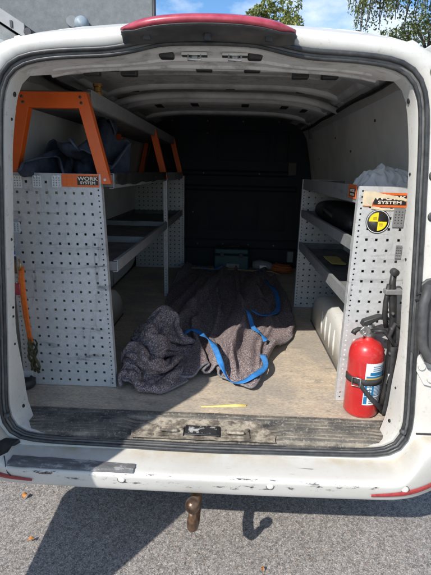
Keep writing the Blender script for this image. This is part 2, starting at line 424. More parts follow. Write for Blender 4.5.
# draped cloth shapes, millimetre steps along each row: x, then y, then z
CLOTH = {
    'main': (58, 52, [
-168,12,9,8,10,14,16,15,9,12,11,22,17,10,3,-17,-19,12,12,10,17,7,23,15,9,-1,-12,-17,-1,16,10,8,12,17,18,15,9,9,18,24,20,12,10,18,21,18,12,1,9,5,15,12,-4,-6,-2,-5,-3,2,-182,12,
8,8,12,16,16,15,9,10,18,19,15,10,4,-17,-20,15,10,11,17,8,22,14,10,1,-15,-19,11,15,9,9,13,18,19,15,7,9,19,23,19,12,10,16,20,11,8,6,14,16,15,13,10,6,1,-5,-1,-2,-196,12,8,9,
13,17,17,13,10,15,18,19,15,10,4,-19,-21,18,9,10,19,13,15,13,9,0,-15,-15,17,15,9,9,12,20,21,11,9,13,16,22,17,12,11,16,20,18,10,9,13,18,19,12,3,16,14,0,-4,-2,-210,11,9,10,14,18,
17,13,11,18,18,19,16,9,6,-20,-23,18,9,9,21,10,15,13,8,-2,-17,0,19,13,9,9,14,20,17,15,10,7,21,21,16,13,10,18,22,14,12,10,16,22,19,10,9,10,19,16,3,-2,-226,10,9,12,16,19,18,12,
12,19,18,19,15,10,6,-19,-22,19,9,10,21,8,11,13,9,-3,-19,17,17,13,9,11,15,21,13,14,8,10,22,21,16,12,12,21,24,18,3,9,16,25,20,5,11,12,19,20,16,8,-241,8,10,15,19,20,17,11,12,20,
19,16,14,10,6,-15,-18,17,10,10,19,7,9,15,7,-3,-15,25,19,10,10,14,17,20,9,11,6,17,22,21,14,9,15,23,26,20,-2,12,12,24,20,12,8,17,19,18,13,10,-258,9,10,17,22,22,15,10,13,22,18,14,
13,10,8,-15,-10,15,10,10,11,18,1,14,2,-5,2,25,21,9,7,16,20,19,8,8,10,16,20,20,15,13,16,23,25,20,3,11,11,22,19,12,11,19,23,17,7,10,-269,12,9,16,23,23,13,9,15,25,21,17,1,11,
6,-18,10,14,9,10,14,14,-9,13,-1,3,11,22,17,14,8,15,17,18,10,11,9,15,21,21,15,13,17,22,24,19,11,11,10,21,17,12,12,21,25,17,12,8,-277,12,9,15,22,24,15,10,14,26,27,1,1,12,6,-9,
21,14,9,9,14,18,-18,0,10,13,9,18,17,14,11,13,15,17,15,13,9,7,23,23,16,13,18,23,24,17,9,16,12,22,14,8,13,22,25,19,12,11,-286,13,9,16,23,24,14,10,12,27,30,-8,1,14,-2,15,22,15,
10,9,11,21,-19,-10,12,12,15,17,17,15,12,10,15,19,18,10,10,1,25,25,16,14,19,25,25,10,10,18,14,23,12,9,13,20,25,21,9,13,-293,14,9,16,26,25,10,10,13,26,29,-12,5,14,2,22,20,16,11,9,
13,21,-16,-16,10,12,14,16,19,17,13,11,17,22,11,12,7,4,26,23,15,14,20,25,25,16,2,17,15,23,15,11,13,18,23,20,11,13,-300,15,7,19,28,24,8,11,15,25,26,-13,8,10,13,22,19,16,12,10,15,22,
-16,-17,7,14,12,18,22,18,10,12,21,23,5,10,4,14,24,21,13,14,20,23,23,18,4,16,15,23,16,11,15,18,21,19,11,15,-306,15,8,20,26,21,10,11,17,24,25,-11,12,10,14,22,20,17,12,12,17,21,-16,-16,
4,14,13,18,23,18,10,15,23,22,2,8,7,16,22,18,12,15,19,23,22,19,6,15,13,24,16,12,16,19,21,17,11,16,-311,14,10,19,26,21,8,11,16,22,25,-5,15,12,13,20,24,19,11,11,19,21,-15,-14,1,14,
15,14,24,18,12,16,23,21,3,6,11,14,21,17,11,14,20,24,22,18,6,14,11,24,18,12,17,23,18,17,10,10,-316,13,10,19,24,22,8,13,12,21,25,3,18,13,14,13,27,22,9,9,20,22,-8,-15,-1,14,14,12,
25,20,11,16,21,19,13,2,11,9,22,17,12,13,21,26,23,18,2,13,10,25,20,12,17,24,18,16,10,-8,-324,12,9,18,24,23,16,8,15,19,23,11,18,13,15,9,26,24,12,9,17,22,-2,-17,1,14,15,11,26,19,
11,13,19,19,18,2,10,6,22,19,14,12,21,26,23,18,2,13,9,24,21,12,17,25,16,17,7,-13,-331,13,9,15,22,21,17,15,15,19,18,21,17,14,13,9,23,23,16,11,15,22,3,-19,4,14,17,14,27,13,12,6,
19,20,19,6,10,4,21,20,15,13,19,25,25,19,0,15,9,24,19,12,17,24,17,16,2,-17,-337,12,9,15,21,22,18,15,16,20,21,21,17,14,13,11,21,21,18,11,16,22,3,-19,8,15,16,19,25,8,13,8,18,19,
19,9,10,1,19,20,17,14,16,25,26,20,-1,16,11,22,19,11,16,25,17,15,-3,-17,-341,12,11,16,19,21,17,15,15,21,24,24,17,7,15,15,21,21,16,12,15,22,5,-18,9,14,15,19,23,15,10,9,18,19,17,8,
11,2,17,19,18,14,14,23,26,21,1,15,14,21,16,11,15,25,20,17,-2,-17,-344,11,12,16,20,20,17,14,15,20,27,26,7,14,9,22,22,21,16,9,16,22,7,-15,8,14,18,18,17,16,12,13,19,19,8,10,11,5,
17,19,17,14,13,20,23,20,9,14,16,20,15,8,15,25,23,19,0,-17,-349,12,11,16,20,20,18,15,15,22,26,25,3,13,16,20,21,20,15,12,15,21,9,-8,11,8,9,22,19,16,13,15,20,20,0,10,9,15,18,18,
16,13,14,17,21,19,13,13,17,16,16,10,12,23,26,20,3,-17,-354,13,10,15,20,21,20,14,17,22,26,23,7,11,14,19,21,20,15,13,14,20,8,5,12,0,7,22,19,16,13,16,20,22,-3,10,8,18,19,20,15,12,
15,17,20,18,13,13,16,16,15,11,12,21,27,21,6,-17,-357,12,11,14,20,22,20,15,16,23,22,20,16,12,13,15,21,20,15,13,13,20,20,4,12,-1,0,23,19,15,13,14,20,23,1,6,12,10,23,22,15,11,15,19,
20,19,11,12,16,16,14,12,12,21,25,23,12,-17,-360,13,10,16,19,22,20,14,15,23,26,22,10,11,11,21,22,20,15,10,10,20,23,11,12,-2,-7,25,19,15,13,15,19,21,10,0,13,1,24,26,17,12,14,18,21,19,
12,12,15,16,15,12,12,21,26,22,13,-1,-363,14,11,15,19,20,20,15,13,23,25,23,12,13,11,21,22,21,15,8,6,21,22,6,14,1,-4,25,21,14,14,16,18,19,10,2,12,-3,25,27,18,10,14,19,21,19,14,10,
16,18,15,12,14,20,25,23,15,7,-366,13,10,15,19,22,21,14,13,22,25,22,17,9,12,19,22,21,13,12,9,22,17,3,14,-4,7,26,20,13,16,17,17,17,10,4,12,-2,24,24,18,11,15,19,20,19,14,7,15,20,
18,12,14,19,24,22,17,13,-369,12,9,15,20,23,21,14,15,22,25,22,17,5,12,19,21,21,15,12,17,22,5,7,12,-5,16,25,19,12,16,17,17,15,5,11,13,0,23,21,16,13,17,20,21,17,11,9,10,21,19,15,
13,18,23,22,18,16,-372,12,9,15,21,24,23,12,12,20,26,25,19,-1,14,15,23,21,18,12,17,23,2,8,10,-1,20,23,19,11,16,20,19,2,11,12,11,4,22,19,16,13,17,22,23,13,12,9,9,20,20,16,13,18,
23,23,19,16,-376,13,10,16,20,25,23,11,12,15,25,26,21,1,13,15,24,23,18,10,16,23,1,11,7,4,20,22,19,12,12,20,24,0,8,12,5,11,22,19,15,13,16,22,25,14,12,7,14,19,18,16,14,17,24,25,
20,15,-379,14,11,15,21,25,23,10,14,12,22,24,22,6,12,18,26,23,9,10,19,23,2,13,5,8,19,21,20,12,10,22,26,-2,5,12,4,12,22,19,15,11,16,21,24,18,12,11,15,17,17,17,14,17,24,25,20,15,
-381,13,12,16,20,25,22,16,11,16,18,21,20,10,11,19,26,18,13,9,21,22,3,14,4,11,20,21,19,11,12,22,27,0,-3,13,4,12,22,19,14,12,15,20,23,20,12,11,14,17,19,17,15,16,24,25,20,14,-384,15,
12,14,22,25,21,16,14,17,18,19,17,13,11,18,22,19,12,13,20,18,9,14,6,15,21,20,14,13,15,25,26,-9,-4,13,6,10,22,19,16,12,16,21,21,18,9,9,12,17,23,20,15,17,24,26,20,15,-386,17,12,13,
22,27,22,15,13,17,20,19,16,12,13,17,19,17,13,14,17,17,17,11,14,13,23,19,13,10,20,26,21,-13,-3,12,12,3,23,21,15,13,16,21,20,17,7,11,7,22,26,21,12,17,25,26,20,15,-388,18,14,14,22,27,
23,12,9,18,24,21,15,10,13,19,18,16,12,14,16,17,18,13,16,14,23,18,13,14,19,24,18,-14,-3,13,13,3,24,21,11,11,18,22,20,10,12,6,14,25,27,19,14,17,22,25,20,15,-388,19,15,15,22,25,21,12,
10,18,24,22,11,12,11,23,21,15,11,12,18,19,13,15,15,15,23,18,14,14,20,23,16,-14,-3,13,13,4,25,21,10,9,18,21,19,13,12,9,16,24,25,15,13,20,22,23,19,15,-386,19,15,15,22,23,19,13,11,17,
22,22,13,11,10,26,24,9,13,14,21,20,8,15,16,15,22,19,14,14,19,25,13,-15,-3,13,14,3,24,21,14,11,18,20,17,14,12,12,16,23,21,17,14,17,20,21,20,17,-384,19,14,16,20,22,18,14,12,15,20,22,
15,11,9,25,25,12,9,18,22,22,7,14,14,19,20,19,15,12,20,25,11,-16,-3,13,15,2,24,22,16,13,18,20,17,14,10,12,15,21,20,17,15,15,17,21,23,18,-383,19,15,15,20,21,18,14,11,14,20,22,17,9,
14,19,23,16,12,16,21,22,11,12,16,20,19,17,15,13,19,24,10,-15,-4,13,15,4,24,22,15,12,19,21,17,14,11,10,13,20,20,18,15,12,17,21,23,18,-381,19,14,17,20,21,18,12,9,15,21,20,16,11,14,20,
22,17,12,16,21,21,16,14,11,19,19,18,15,12,18,24,10,-16,-5,14,17,7,24,23,10,10,17,24,20,15,7,12,11,20,20,19,15,14,16,20,22,16,-380,19,15,17,22,20,17,10,10,18,22,19,13,10,16,21,21,16,
13,17,22,20,18,7,12,19,20,19,15,12,17,23,11,-18,-8,15,20,8,23,23,11,12,13,24,22,17,4,12,13,19,20,18,15,14,19,21,20,14,-379,20,14,18,21,21,16,8,12,21,24,16,13,7,17,22,21,15,13,19,
23,19,17,3,15,16,21,20,15,12,16,22,13,-20,-10,12,21,12,20,23,16,11,15,21,21,17,6,13,14,19,19,18,13,16,20,21,18,12,-377,19,14,17,22,20,16,7,13,22,24,16,13,5,18,22,21,15,13,19,22,20,
16,5,14,17,21,20,14,11,15,20,21,-22,-13,8,20,20,17,22,17,12,15,19,19,17,10,11,15,19,19,17,13,16,20,20,17,12,-374,18,12,18,22,21,16,5,12,21,26,18,13,2,19,23,21,15,12,18,21,20,15,10,
14,18,20,18,14,10,11,20,25,-16,-15,3,19,21,22,19,16,13,15,18,18,16,12,12,15,18,18,16,13,16,20,20,16,12,-369,15,12,17,22,22,13,7,12,20,26,18,14,1,21,24,21,13,9,18,22,19,16,11,14,17,
20,19,12,10,13,19,25,-15,-16,2,19,21,22,19,15,13,16,20,20,16,10,13,15,18,17,16,12,16,20,19,16,12,-363,11,11,16,22,22,14,10,11,19,24,18,13,5,20,22,21,14,8,18,22,19,16,9,14,14,20,19,
16,9,14,20,25,-18,-15,0,19,21,24,21,15,11,15,24,23,14,7,14,15,17,17,15,14,15,20,20,17,12,-348,-3,12,12,22,23,16,10,13,19,21,18,11,11,17,20,18,14,13,17,20,20,17,7,14,11,21,21,16,11,
14,21,24,-18,-16,-1,17,23,20,23,16,13,16,24,24,12,11,10,16,17,17,14,13,16,20,21,17,13,-337,-19,8,17,24,24,17,10,15,20,20,16,11,14,17,18,17,14,12,16,19,20,20,6,14,10,23,22,16,11,15,20,
21,-15,-15,0,15,19,22,23,16,12,18,24,23,13,12,9,17,17,16,13,13,16,20,20,18,13,-338,-21,4,17,26,27,17,11,16,22,22,12,11,11,20,20,17,13,12,16,18,21,20,5,14,13,24,21,14,11,16,19,18,-11,
-14,3,14,15,24,22,13,12,18,23,23,15,13,11,17,17,15,13,13,16,21,20,16,13,-341,-21,1,19,27,27,20,10,17,22,25,9,11,5,23,24,19,12,12,16,19,21,19,3,15,15,23,20,14,11,17,17,16,-8,-13,7,
13,12,25,22,9,12,15,24,23,18,13,14,19,17,12,11,13,16,20,20,16,13,-339,-21,0,18,27,26,19,10,16,22,25,11,12,1,24,26,21,12,12,18,21,19,18,2,14,13,23,21,15,12,14,17,18,-10,-10,11,10,11,
25,23,6,12,11,25,25,19,14,15,19,17,14,11,12,16,19,19,15,13,-334,-21,0,17,23,24,18,12,13,20,24,15,12,3,22,26,24,13,11,18,22,20,17,2,13,11,23,22,17,11,11,16,19,-16,1,12,9,8,23,24,
8,12,9,25,26,21,13,15,19,19,14,12,12,16,19,18,15,13,-330,-19,0,17,20,21,16,12,10,19,22,19,13,8,18,24,24,16,12,18,21,19,17,5,14,11,21,23,17,11,6,14,22,-17,7,11,5,8,21,21,16,11,
13,24,26,21,12,15,21,19,14,12,12,16,18,18,15,13,489,2,1,2,2,3,4,4,1,2,0,3,1,-2,-6,-9,-11,-6,-4,-3,-3,-3,-2,-1,-3,-5,-8,-10,-9,-6,-6,-5,-5,-3,-2,-3,-2,-2,-3,-1,-2,-1,-1,0,
1,2,3,3,6,9,-7,6,10,11,19,23,18,10,534,2,1,1,2,4,3,2,1,0,2,2,0,-2,-6,-9,-12,-4,-4,-3,-3,-3,-2,0,-3,-5,-9,-10,-7,-7,-6,-5,-4,-3,-2,-3,-3,-1,-2,-2,-1,-1,-1,0,1,1,
1,2,4,5,3,3,2,5,17,23,18,11,581,2,1,0,2,3,2,1,0,0,1,2,-1,-2,-5,-10,-11,-4,-4,-4,-2,-2,-3,-1,-3,-5,-10,-9,-6,-6,-6,-5,-4,-3,-2,-4,-2,-1,-1,-1,0,-1,-1,0,0,1,-2,1,
4,7,2,2,6,0,7,18,19,11,626,2,1,1,2,2,2,0,-1,0,0,0,-1,-2,-4,-10,-11,-3,-4,-5,-1,-3,-2,-2,-3,-6,-10,-8,-5,-6,-6,-5,-4,-4,-2,-1,-3,-1,0,0,0,0,-2,-2,-1,2,1,0,3,6,
3,1,2,4,3,7,13,12,671,3,1,1,2,2,1,-1,-2,0,-1,-1,-1,-3,-3,-10,-9,-4,-3,-4,-1,-4,-4,-1,-4,-6,-11,-5,-6,-5,-6,-5,-4,-3,-2,-2,-1,-1,0,1,0,-1,-1,-1,-1,1,2,1,1,1,2,5,
2,4,3,4,4,5,716,2,2,2,3,2,0,-2,-3,0,-1,-2,-3,-2,-3,-8,-8,-4,-4,-3,-1,-5,-4,-2,-4,-6,-11,-5,-4,-6,-5,-5,-4,-4,-2,-2,-1,0,1,1,-1,-1,0,0,1,0,3,0,1,1,2,2,3,3,
3,3,4,5,760,2,2,3,4,2,0,-4,-3,1,-2,-4,-1,-3,-2,-7,-6,-5,-3,-3,-5,-1,-6,-3,-5,-7,-7,-5,-6,-6,-5,-4,-4,-3,-2,-2,-1,0,0,0,0,0,1,1,1,1,2,0,2,0,1,2,2,3,3,3,
5,3,802,4,2,2,2,2,0,-3,-2,-2,-1,-1,-3,-1,-1,-8,-3,-4,-3,-5,-6,-5,-1,-2,-7,-5,-6,-7,-6,-5,-4,-4,-4,-3,-3,-3,0,-1,-1,0,1,1,1,2,1,2,1,0,2,1,1,1,2,2,2,4,3,4,
844,4,3,2,3,2,-1,-2,-2,-1,-1,-2,-3,0,-1,-7,-3,-2,-2,-4,-6,-7,-2,-3,-6,-5,-5,-6,-7,-5,-4,-4,-3,-4,-4,-3,-1,-1,0,0,0,2,1,1,2,2,1,2,1,1,1,2,2,2,2,3,4,4,885,5,
3,3,3,2,0,-1,-3,1,0,-4,-2,0,-4,-2,-2,-3,-3,-3,-4,-8,-2,-3,-5,-5,-6,-7,-5,-5,-4,-4,-5,-5,-3,-3,-2,-1,-1,-1,1,1,1,2,2,3,1,2,2,1,2,2,2,2,2,3,4,5,926,5,2,4,
5,3,0,-2,-1,1,1,-5,-1,0,-3,-1,-2,-2,-3,-3,-6,-6,-3,-2,-5,-6,-6,-6,-5,-4,-4,-4,-6,-6,-4,-3,-3,-1,-2,-1,0,2,1,1,2,2,4,3,2,2,2,2,3,2,3,3,4,5,968,4,2,5,6,3,
-2,0,1,1,2,-5,-1,-1,-2,0,-2,-2,-3,-4,-4,-6,-2,-3,-5,-6,-5,-6,-5,-3,-5,-5,-6,-6,-4,-4,-3,-2,-3,-1,0,0,1,2,2,2,5,3,2,3,3,3,3,3,3,4,4,5,1011,4,2,6,3,2,1,1,
1,2,2,-4,-1,-1,-1,-3,-1,-2,-2,-3,-4,-5,-3,-2,-5,-5,-5,-5,-5,-4,-5,-5,-6,-6,-3,-4,-4,-3,-3,-2,-1,0,1,2,2,2,4,3,4,3,3,3,3,4,4,3,4,5,1055,4,3,4,3,3,1,1,2,2,
2,-3,-1,-1,-1,-2,-2,-2,-3,-2,-4,-4,-3,-2,-4,-5,-5,-5,-4,-4,-4,-5,-6,-6,-3,-4,-4,-4,-3,-3,-1,0,0,1,2,3,3,4,3,3,4,4,2,3,2,4,5,6,1098,5,3,4,3,3,1,1,2,1,3,-2,
-1,-2,-1,-1,-2,-2,-2,-3,-3,-4,-3,-2,-4,-5,-4,-4,-4,-4,-3,-4,-6,-5,-5,-3,-4,-4,-4,-3,-1,-1,0,1,2,2,4,3,3,3,4,3,3,2,3,3,2,4,1142,5,4,3,3,3,1,1,1,2,3,-2,-3,0,
-1,-1,-2,-2,-2,-3,-3,-3,-4,-1,-5,-4,-4,-3,-4,-4,-2,-3,-5,-4,-5,-3,-4,-3,-4,-4,-2,-1,0,0,1,3,3,3,3,3,3,4,2,2,2,3,2,3,1187,5,4,2,3,3,1,1,1,2,0,-3,0,-1,0,-1,
-1,-4,-3,-2,-3,-2,-3,-2,-5,-4,-3,-3,-4,-3,-2,-2,-3,-4,-4,-3,-3,-3,-5,-3,-3,-1,0,0,0,2,3,3,3,2,3,3,2,2,2,3,1,3,1232,5,2,3,3,2,1,1,0,1,0,-1,-1,0,0,-1,-2,-3,
-3,-4,-2,-2,-3,-2,-5,-4,-3,-3,-4,-2,-1,-1,-4,-2,-2,-3,-3,-3,-3,-4,-3,-1,-1,0,0,1,3,2,3,2,2,3,2,2,2,2,2,2,1277,4,3,3,2,2,1,-1,0,0,0,0,1,-3,1,-1,-2,-3,-4,-3,
-2,-2,-3,-3,-5,-4,-3,-3,-3,-4,0,-2,-1,0,-2,-2,-2,-3,-3,-3,-3,-2,-1,-1,0,1,2,3,2,2,2,1,2,3,3,1,2,1,1321,4,3,3,2,2,0,-1,0,-1,0,1,-3,1,-3,0,-1,-3,-3,-4,-2,-2,
-3,-4,-5,-4,-4,-3,-2,-1,0,-1,-1,-1,-2,-1,-1,-2,-3,-3,-3,-3,-1,-1,1,1,2,2,2,2,2,1,2,3,3,1,2,1,1364,4,3,3,2,1,1,-1,-1,0,0,0,-4,-1,-1,0,-1,-2,-3,-3,-3,-2,-3,-4,
-6,-5,-5,-1,-1,-1,0,0,-1,0,-2,-1,-2,-1,-3,-3,-3,-2,-2,-1,1,1,1,2,3,2,3,2,2,3,2,2,2,1,1406,4,3,2,3,1,1,0,-1,-1,0,1,-3,-2,-1,0,-1,-1,-3,-4,-3,-2,-4,-4,-6,-5,
-5,-1,-1,0,0,0,-1,0,-2,-2,-1,-3,-3,-2,-2,-3,-2,0,0,1,2,3,2,3,3,3,2,4,3,3,1,2,1446,4,3,3,2,2,1,0,-1,-1,0,-1,0,-2,0,-2,1,-2,-2,-4,-3,-4,-4,-3,-6,-5,-5,-1,
-1,-1,0,0,0,-1,-1,-3,-3,-3,-1,-1,-2,-3,-2,-1,0,2,3,2,3,4,3,3,4,4,2,4,1,3,1486,4,3,3,2,3,1,0,0,-2,-2,0,1,-2,-1,1,1,-1,-3,-4,-4,-4,-4,-4,-4,-6,-5,-1,-1,-1,
-1,0,0,-1,-2,-2,-3,-3,-1,-1,-2,-3,-2,-1,1,2,3,3,3,4,3,4,4,3,3,5,-1,2,1527,3,3,3,3,1,0,2,-1,0,-1,-1,1,-2,0,2,0,0,-2,-5,-4,-4,-4,-6,-3,-5,-5,-2,-1,-1,-1,-1,
0,0,-2,-2,-3,-3,-1,-1,-3,-2,-2,0,1,2,3,3,3,4,4,4,4,3,3,2,2,1,1567,5,3,2,2,1,2,0,0,0,0,-1,0,-1,1,1,0,0,-2,-3,-4,-4,-4,-6,-4,-6,-3,-2,-2,-1,-2,0,0,-1,
-1,-2,-3,-2,-1,-1,-2,-2,-2,-1,1,2,2,4,3,4,4,4,4,3,3,2,2,1,1611,4,3,2,2,1,1,1,0,0,0,-1,0,-1,1,1,0,0,-2,-2,-4,-3,-5,-5,-3,-6,-4,-2,-2,-2,-2,-1,0,0,-3,0,
-2,-2,0,-2,-1,-2,-1,-1,1,1,2,2,4,3,4,4,4,3,3,2,2,1,1656,4,2,3,1,2,0,1,0,0,0,0,-1,-1,0,1,1,0,-1,-2,-3,-3,-5,-4,-4,-5,-4,-2,-3,-2,-3,-2,-2,0,0,0,0,-2,
0,-1,-2,-1,-1,-1,0,1,2,2,3,3,4,3,4,3,3,2,1,1,1703,3,3,2,1,1,1,0,1,0,-1,0,0,-2,0,1,1,1,0,-3,-3,-2,-4,-3,-5,-5,-3,-4,-3,-3,-2,-2,-2,0,0,0,0,-1,0,-1,
-1,-1,-1,-1,0,1,1,1,3,3,3,3,4,2,3,1,2,1,1750,4,2,2,1,1,0,1,0,0,-1,0,0,-1,-1,1,2,1,-3,-2,0,-1,-4,-3,-5,-4,-4,-3,-4,-3,-2,-2,-2,0,0,0,0,-1,0,0,-1,-1,
-2,0,-1,1,1,1,2,3,2,3,3,3,2,1,1,1,1799,3,2,2,1,1,0,-1,1,-1,0,0,0,-1,-1,1,2,-1,0,-2,0,0,-4,-3,-4,-4,-4,-4,-3,-3,-3,-2,-1,-1,1,-1,0,0,0,0,-1,-2,-1,-1,
0,0,1,1,1,1,4,3,3,2,2,1,1,1,1847,3,1,2,1,1,0,0,-1,0,0,0,0,-1,-1,1,0,-1,0,0,1,0,-3,-3,-4,-4,-4,-4,-3,-3,-3,-1,-2,0,0,0,-1,0,0,-1,0,-2,-1,-1,-1,0,
-1,0,1,2,5,4,3,2,2,1,1,1,1894,2,3,1,1,0,0,0,0,0,0,0,0,-1,0,0,0,0,-1,1,0,-2,-2,-2,-4,-3,-4,-4,-3,-3,-2,-2,-1,0,-1,0,-1,0,0,-1,0,-2,-1,-2,0,-1,0,1,
-1,3,3,5,4,2,1,1,2,0,1941,2,2,1,1,0,0,-1,0,1,1,0,0,-1,0,0,0,0,-1,-1,-1,-1,-1,-2,-3,-4,-4,-5,-3,-1,-2,-1,-1,-1,0,-1,0,-1,0,-1,-1,-1,-1,-1,-1,-1,1,-1,1,3,
3,3,3,2,1,2,1,1,1987,2,1,1,0,0,0,0,0,1,1,1,-1,0,0,0,0,1,-2,-1,-1,-1,-2,-1,-3,-4,-5,-4,-2,-2,-1,-2,-1,-1,0,-1,0,0,-1,-1,-1,-1,0,-1,-1,0,0,0,1,2,1,4,
2,2,2,1,1,1,2032,1,1,1,0,0,0,0,0,1,1,-1,1,1,0,1,0,-1,0,-2,-1,-2,-1,-2,-3,-4,-4,-4,-2,-2,-1,-1,-1,-1,-1,0,-1,0,0,-1,-1,0,-1,0,-1,0,0,1,1,1,1,2,2,2,
1,1,1,1,2075,1,1,0,0,0,0,0,0,1,0,1,2,1,1,0,0,-1,-1,-1,-1,-2,-1,-3,-4,-3,-3,-4,-2,-1,-1,-1,-1,-2,0,-1,0,0,-1,0,-1,0,0,-1,0,1,0,1,1,1,1,1,1,2,1,0,
1,1,2118,1,0,0,0,-1,0,0,1,0,0,2,1,2,1,1,0,0,-1,-1,-2,-2,-2,-3,-3,-3,-3,-3,-2,-1,-1,-1,-1,-1,-1,0,-1,0,0,-1,0,0,0,0,0,1,1,0,1,1,1,0,1,2,0,0,1,0,
2160,0,0,0,-1,0,0,0,0,1,0,1,1,2,1,3,1,-1,-1,-1,-2,-2,-2,-3,-2,-3,-3,-3,-2,0,-1,-1,-1,-1,-1,-1,0,0,0,-1,0,1,0,0,1,0,2,1,1,1,0,0,0,0,1,1,0,0,2202,0,
-1,0,-1,0,-1,1,0,0,1,0,2,2,2,2,1,0,0,-2,-1,-3,-3,-2,-1,-3,-3,-2,-1,-1,-1,0,-2,-1,-1,-1,0,0,0,0,-1,0,1,1,1,1,2,1,1,1,0,0,0,-1,1,0,1,1,2244,0,-1,-1,
-1,0,-1,0,1,0,0,2,1,2,3,2,1,1,-1,-1,-2,-2,-2,-3,-2,-3,-1,-2,0,-1,0,-1,-1,-2,-2,0,0,0,-1,0,0,-1,1,2,1,2,2,1,1,1,1,0,-1,0,0,1,1,0,2287,0,-1,-1,-1,-1,
0,0,0,0,0,2,1,2,3,2,2,0,0,-1,-1,-2,-2,-2,-3,-1,-2,-1,0,0,-1,-1,-1,-2,-2,0,-1,0,0,-1,-1,1,0,2,2,2,2,2,1,1,1,0,-1,1,0,1,0,1,2331,-1,-1,0,-1,-1,-1,0,
-1,1,0,1,2,2,2,3,1,1,0,0,-1,-1,-1,-1,-2,-2,-1,-1,0,0,-1,-1,-2,-1,-2,-1,-1,-1,0,-1,-1,1,0,2,2,2,2,2,2,1,1,0,1,0,1,1,1,0,2373,-1,0,-1,-1,-1,-1,0,-1,0,
1,1,1,2,3,2,2,1,1,1,0,-1,0,-1,-1,-1,-1,-1,0,-1,-1,0,-2,-2,-2,-1,-1,-1,-1,-1,0,0,0,1,3,2,2,2,2,2,1,1,1,1,2,1,1,0,2415,-1,0,-1,-1,-1,-1,-1,0,0,0,1,
2,2,2,2,2,2,2,1,1,0,1,-1,0,-1,-1,-1,-1,0,0,-1,-2,-2,-2,-1,-2,-1,0,-1,-2,1,0,1,1,2,3,3,2,2,2,1,2,2,2,2,1,0,2454,1,-1,1,-1,-1,-1,-1,0,0,0,1,2,1,
2,2,2,2,3,2,2,1,1,1,0,0,-1,-1,-1,-2,0,-1,-1,-2,-2,-2,-1,-2,-1,0,-1,0,-1,1,1,2,3,2,3,2,2,3,2,3,3,2,2,-1,2494,1,1,0,0,-1,0,-1,-1,0,1,1,1,2,1,2,
3,2,3,3,2,3,1,1,1,-1,-1,-1,-1,-2,-1,-1,-1,-2,-1,-2,-1,-1,-1,-1,0,-1,0,0,0,2,2,2,3,3,2,3,2,2,1,0,-2,0,2538,1,0,0,-1,1,-1,0,-1,0,1,1,1,1,2,2,2,3,
3,4,3,2,2,2,0,0,-2,-1,-2,-2,-1,-1,-1,-2,0,-2,-1,-1,0,-1,-1,0,-1,0,0,1,1,2,3,3,2,3,2,1,0,-1,0,-2,2583,1,0,-1,0,-1,-1,0,0,1,2,1,1,1,1,2,2,4,3,3,
3,3,2,2,0,-1,-2,-2,-2,-2,-2,0,-1,-1,-1,-1,0,-1,0,0,-1,0,-1,-1,-1,1,1,1,2,3,2,3,2,1,0,0,-1,-1,2628,1,0,-1,-1,0,-2,0,1,2,2,2,1,1,1,1,2,4,3,4,3,2,
2,1,0,-1,-2,-3,-2,-3,-2,0,-1,-1,0,0,0,0,1,0,0,-1,-1,-2,-1,0,0,1,2,2,2,2,2,1,0,0,-1,-2,2675,1,-1,-1,-1,0,-1,1,1,2,2,1,2,0,1,1,2,4,3,4,3,2,1,1,
0,-2,-3,-3,-3,-2,-2,-1,0,-2,1,1,1,0,1,1,0,-1,-1,-2,-2,-1,0,1,1,1,2,1,1,1,1,-1,-1,-2,2722,1,0,-1,-1,-1,-1,1,2,1,3,1,2,1,1,1,2,2,4,3,3,1,2,0,-1,-2,
-3,-4,-4,-2,-2,0,0,-2,2,1,1,1,2,0,0,0,-1,-2,-2,-1,-1,0,0,1,1,1,1,0,0,0,-2,-2,15,-4,0,2,0,-2,0,4,-3,2,16,3,-2,0,-10,5,2,-13,-1,-1,2,23,0,-7,-5,-8,7,8,
-20,-2,0,2,-2,0,0,-1,0,1,0,0,0,-1,1,1,6,-6,-2,8,8,-15,9,8,4,-1,4,-2,-6,-7,11,0,0,2,-1,-1,0,-1,1,9,6,8,-5,0,-11,4,-2,-10,1,-1,1,23,9,-10,-3,-9,1,5,-16,0,
-1,-1,2,0,0,3,5,-6,-2,0,0,0,2,5,5,-13,7,7,-6,9,-11,-6,1,11,12,1,-8,4,10,0,0,1,0,0,0,-1,2,5,10,7,-4,0,-11,3,-5,-8,4,-3,-1,22,17,-9,-5,-10,6,-12,-8,1,0,2,
3,1,-1,11,2,-7,-11,0,0,0,0,0,0,2,6,-4,-4,9,0,-2,-8,0,13,15,-3,3,10,1,-1,0,1,0,0,-1,1,5,10,8,1,-2,-11,0,-6,-6,4,-4,1,23,16,-6,-7,-11,5,-20,0,0,-1,1,0,0,
16,1,1,-15,-3,0,1,1,-2,0,3,12,1,-1,-5,-10,4,3,6,-12,-1,13,12,4,11,-1,0,0,1,0,2,-3,1,1,13,7,1,1,-10,0,-8,-6,3,-3,1,23,18,-6,-5,-12,-4,-14,7,-4,-3,1,-1,0,17,3,
-5,-15,0,0,0,2,5,-2,-5,6,11,-5,-12,0,3,8,1,-10,-2,1,5,6,10,5,-4,0,0,0,0,4,2,-6,9,10,3,1,-10,0,-9,-5,5,-4,1,23,20,-1,-9,-13,-16,-5,7,-7,1,5,-6,0,15,0,-8,-7,
0,2,6,-8,0,0,0,1,12,4,-17,0,0,3,7,-4,-6,3,1,0,10,6,-5,0,0,0,0,3,5,-6,12,11,1,3,-11,-3,-13,-3,2,-1,12,12,22,3,-11,-14,-23,-1,3,7,-7,-3,0,0,13,-5,-4,-4,8,-7,
-1,0,0,0,0,0,11,7,-18,0,0,-1,2,-1,0,-2,10,4,11,2,-3,1,0,2,5,-7,0,1,11,11,13,1,-16,-6,-15,0,0,0,1,16,20,8,-11,-16,-18,0,7,0,-7,0,0,0,11,-3,-4,-4,0,0,2,-2,
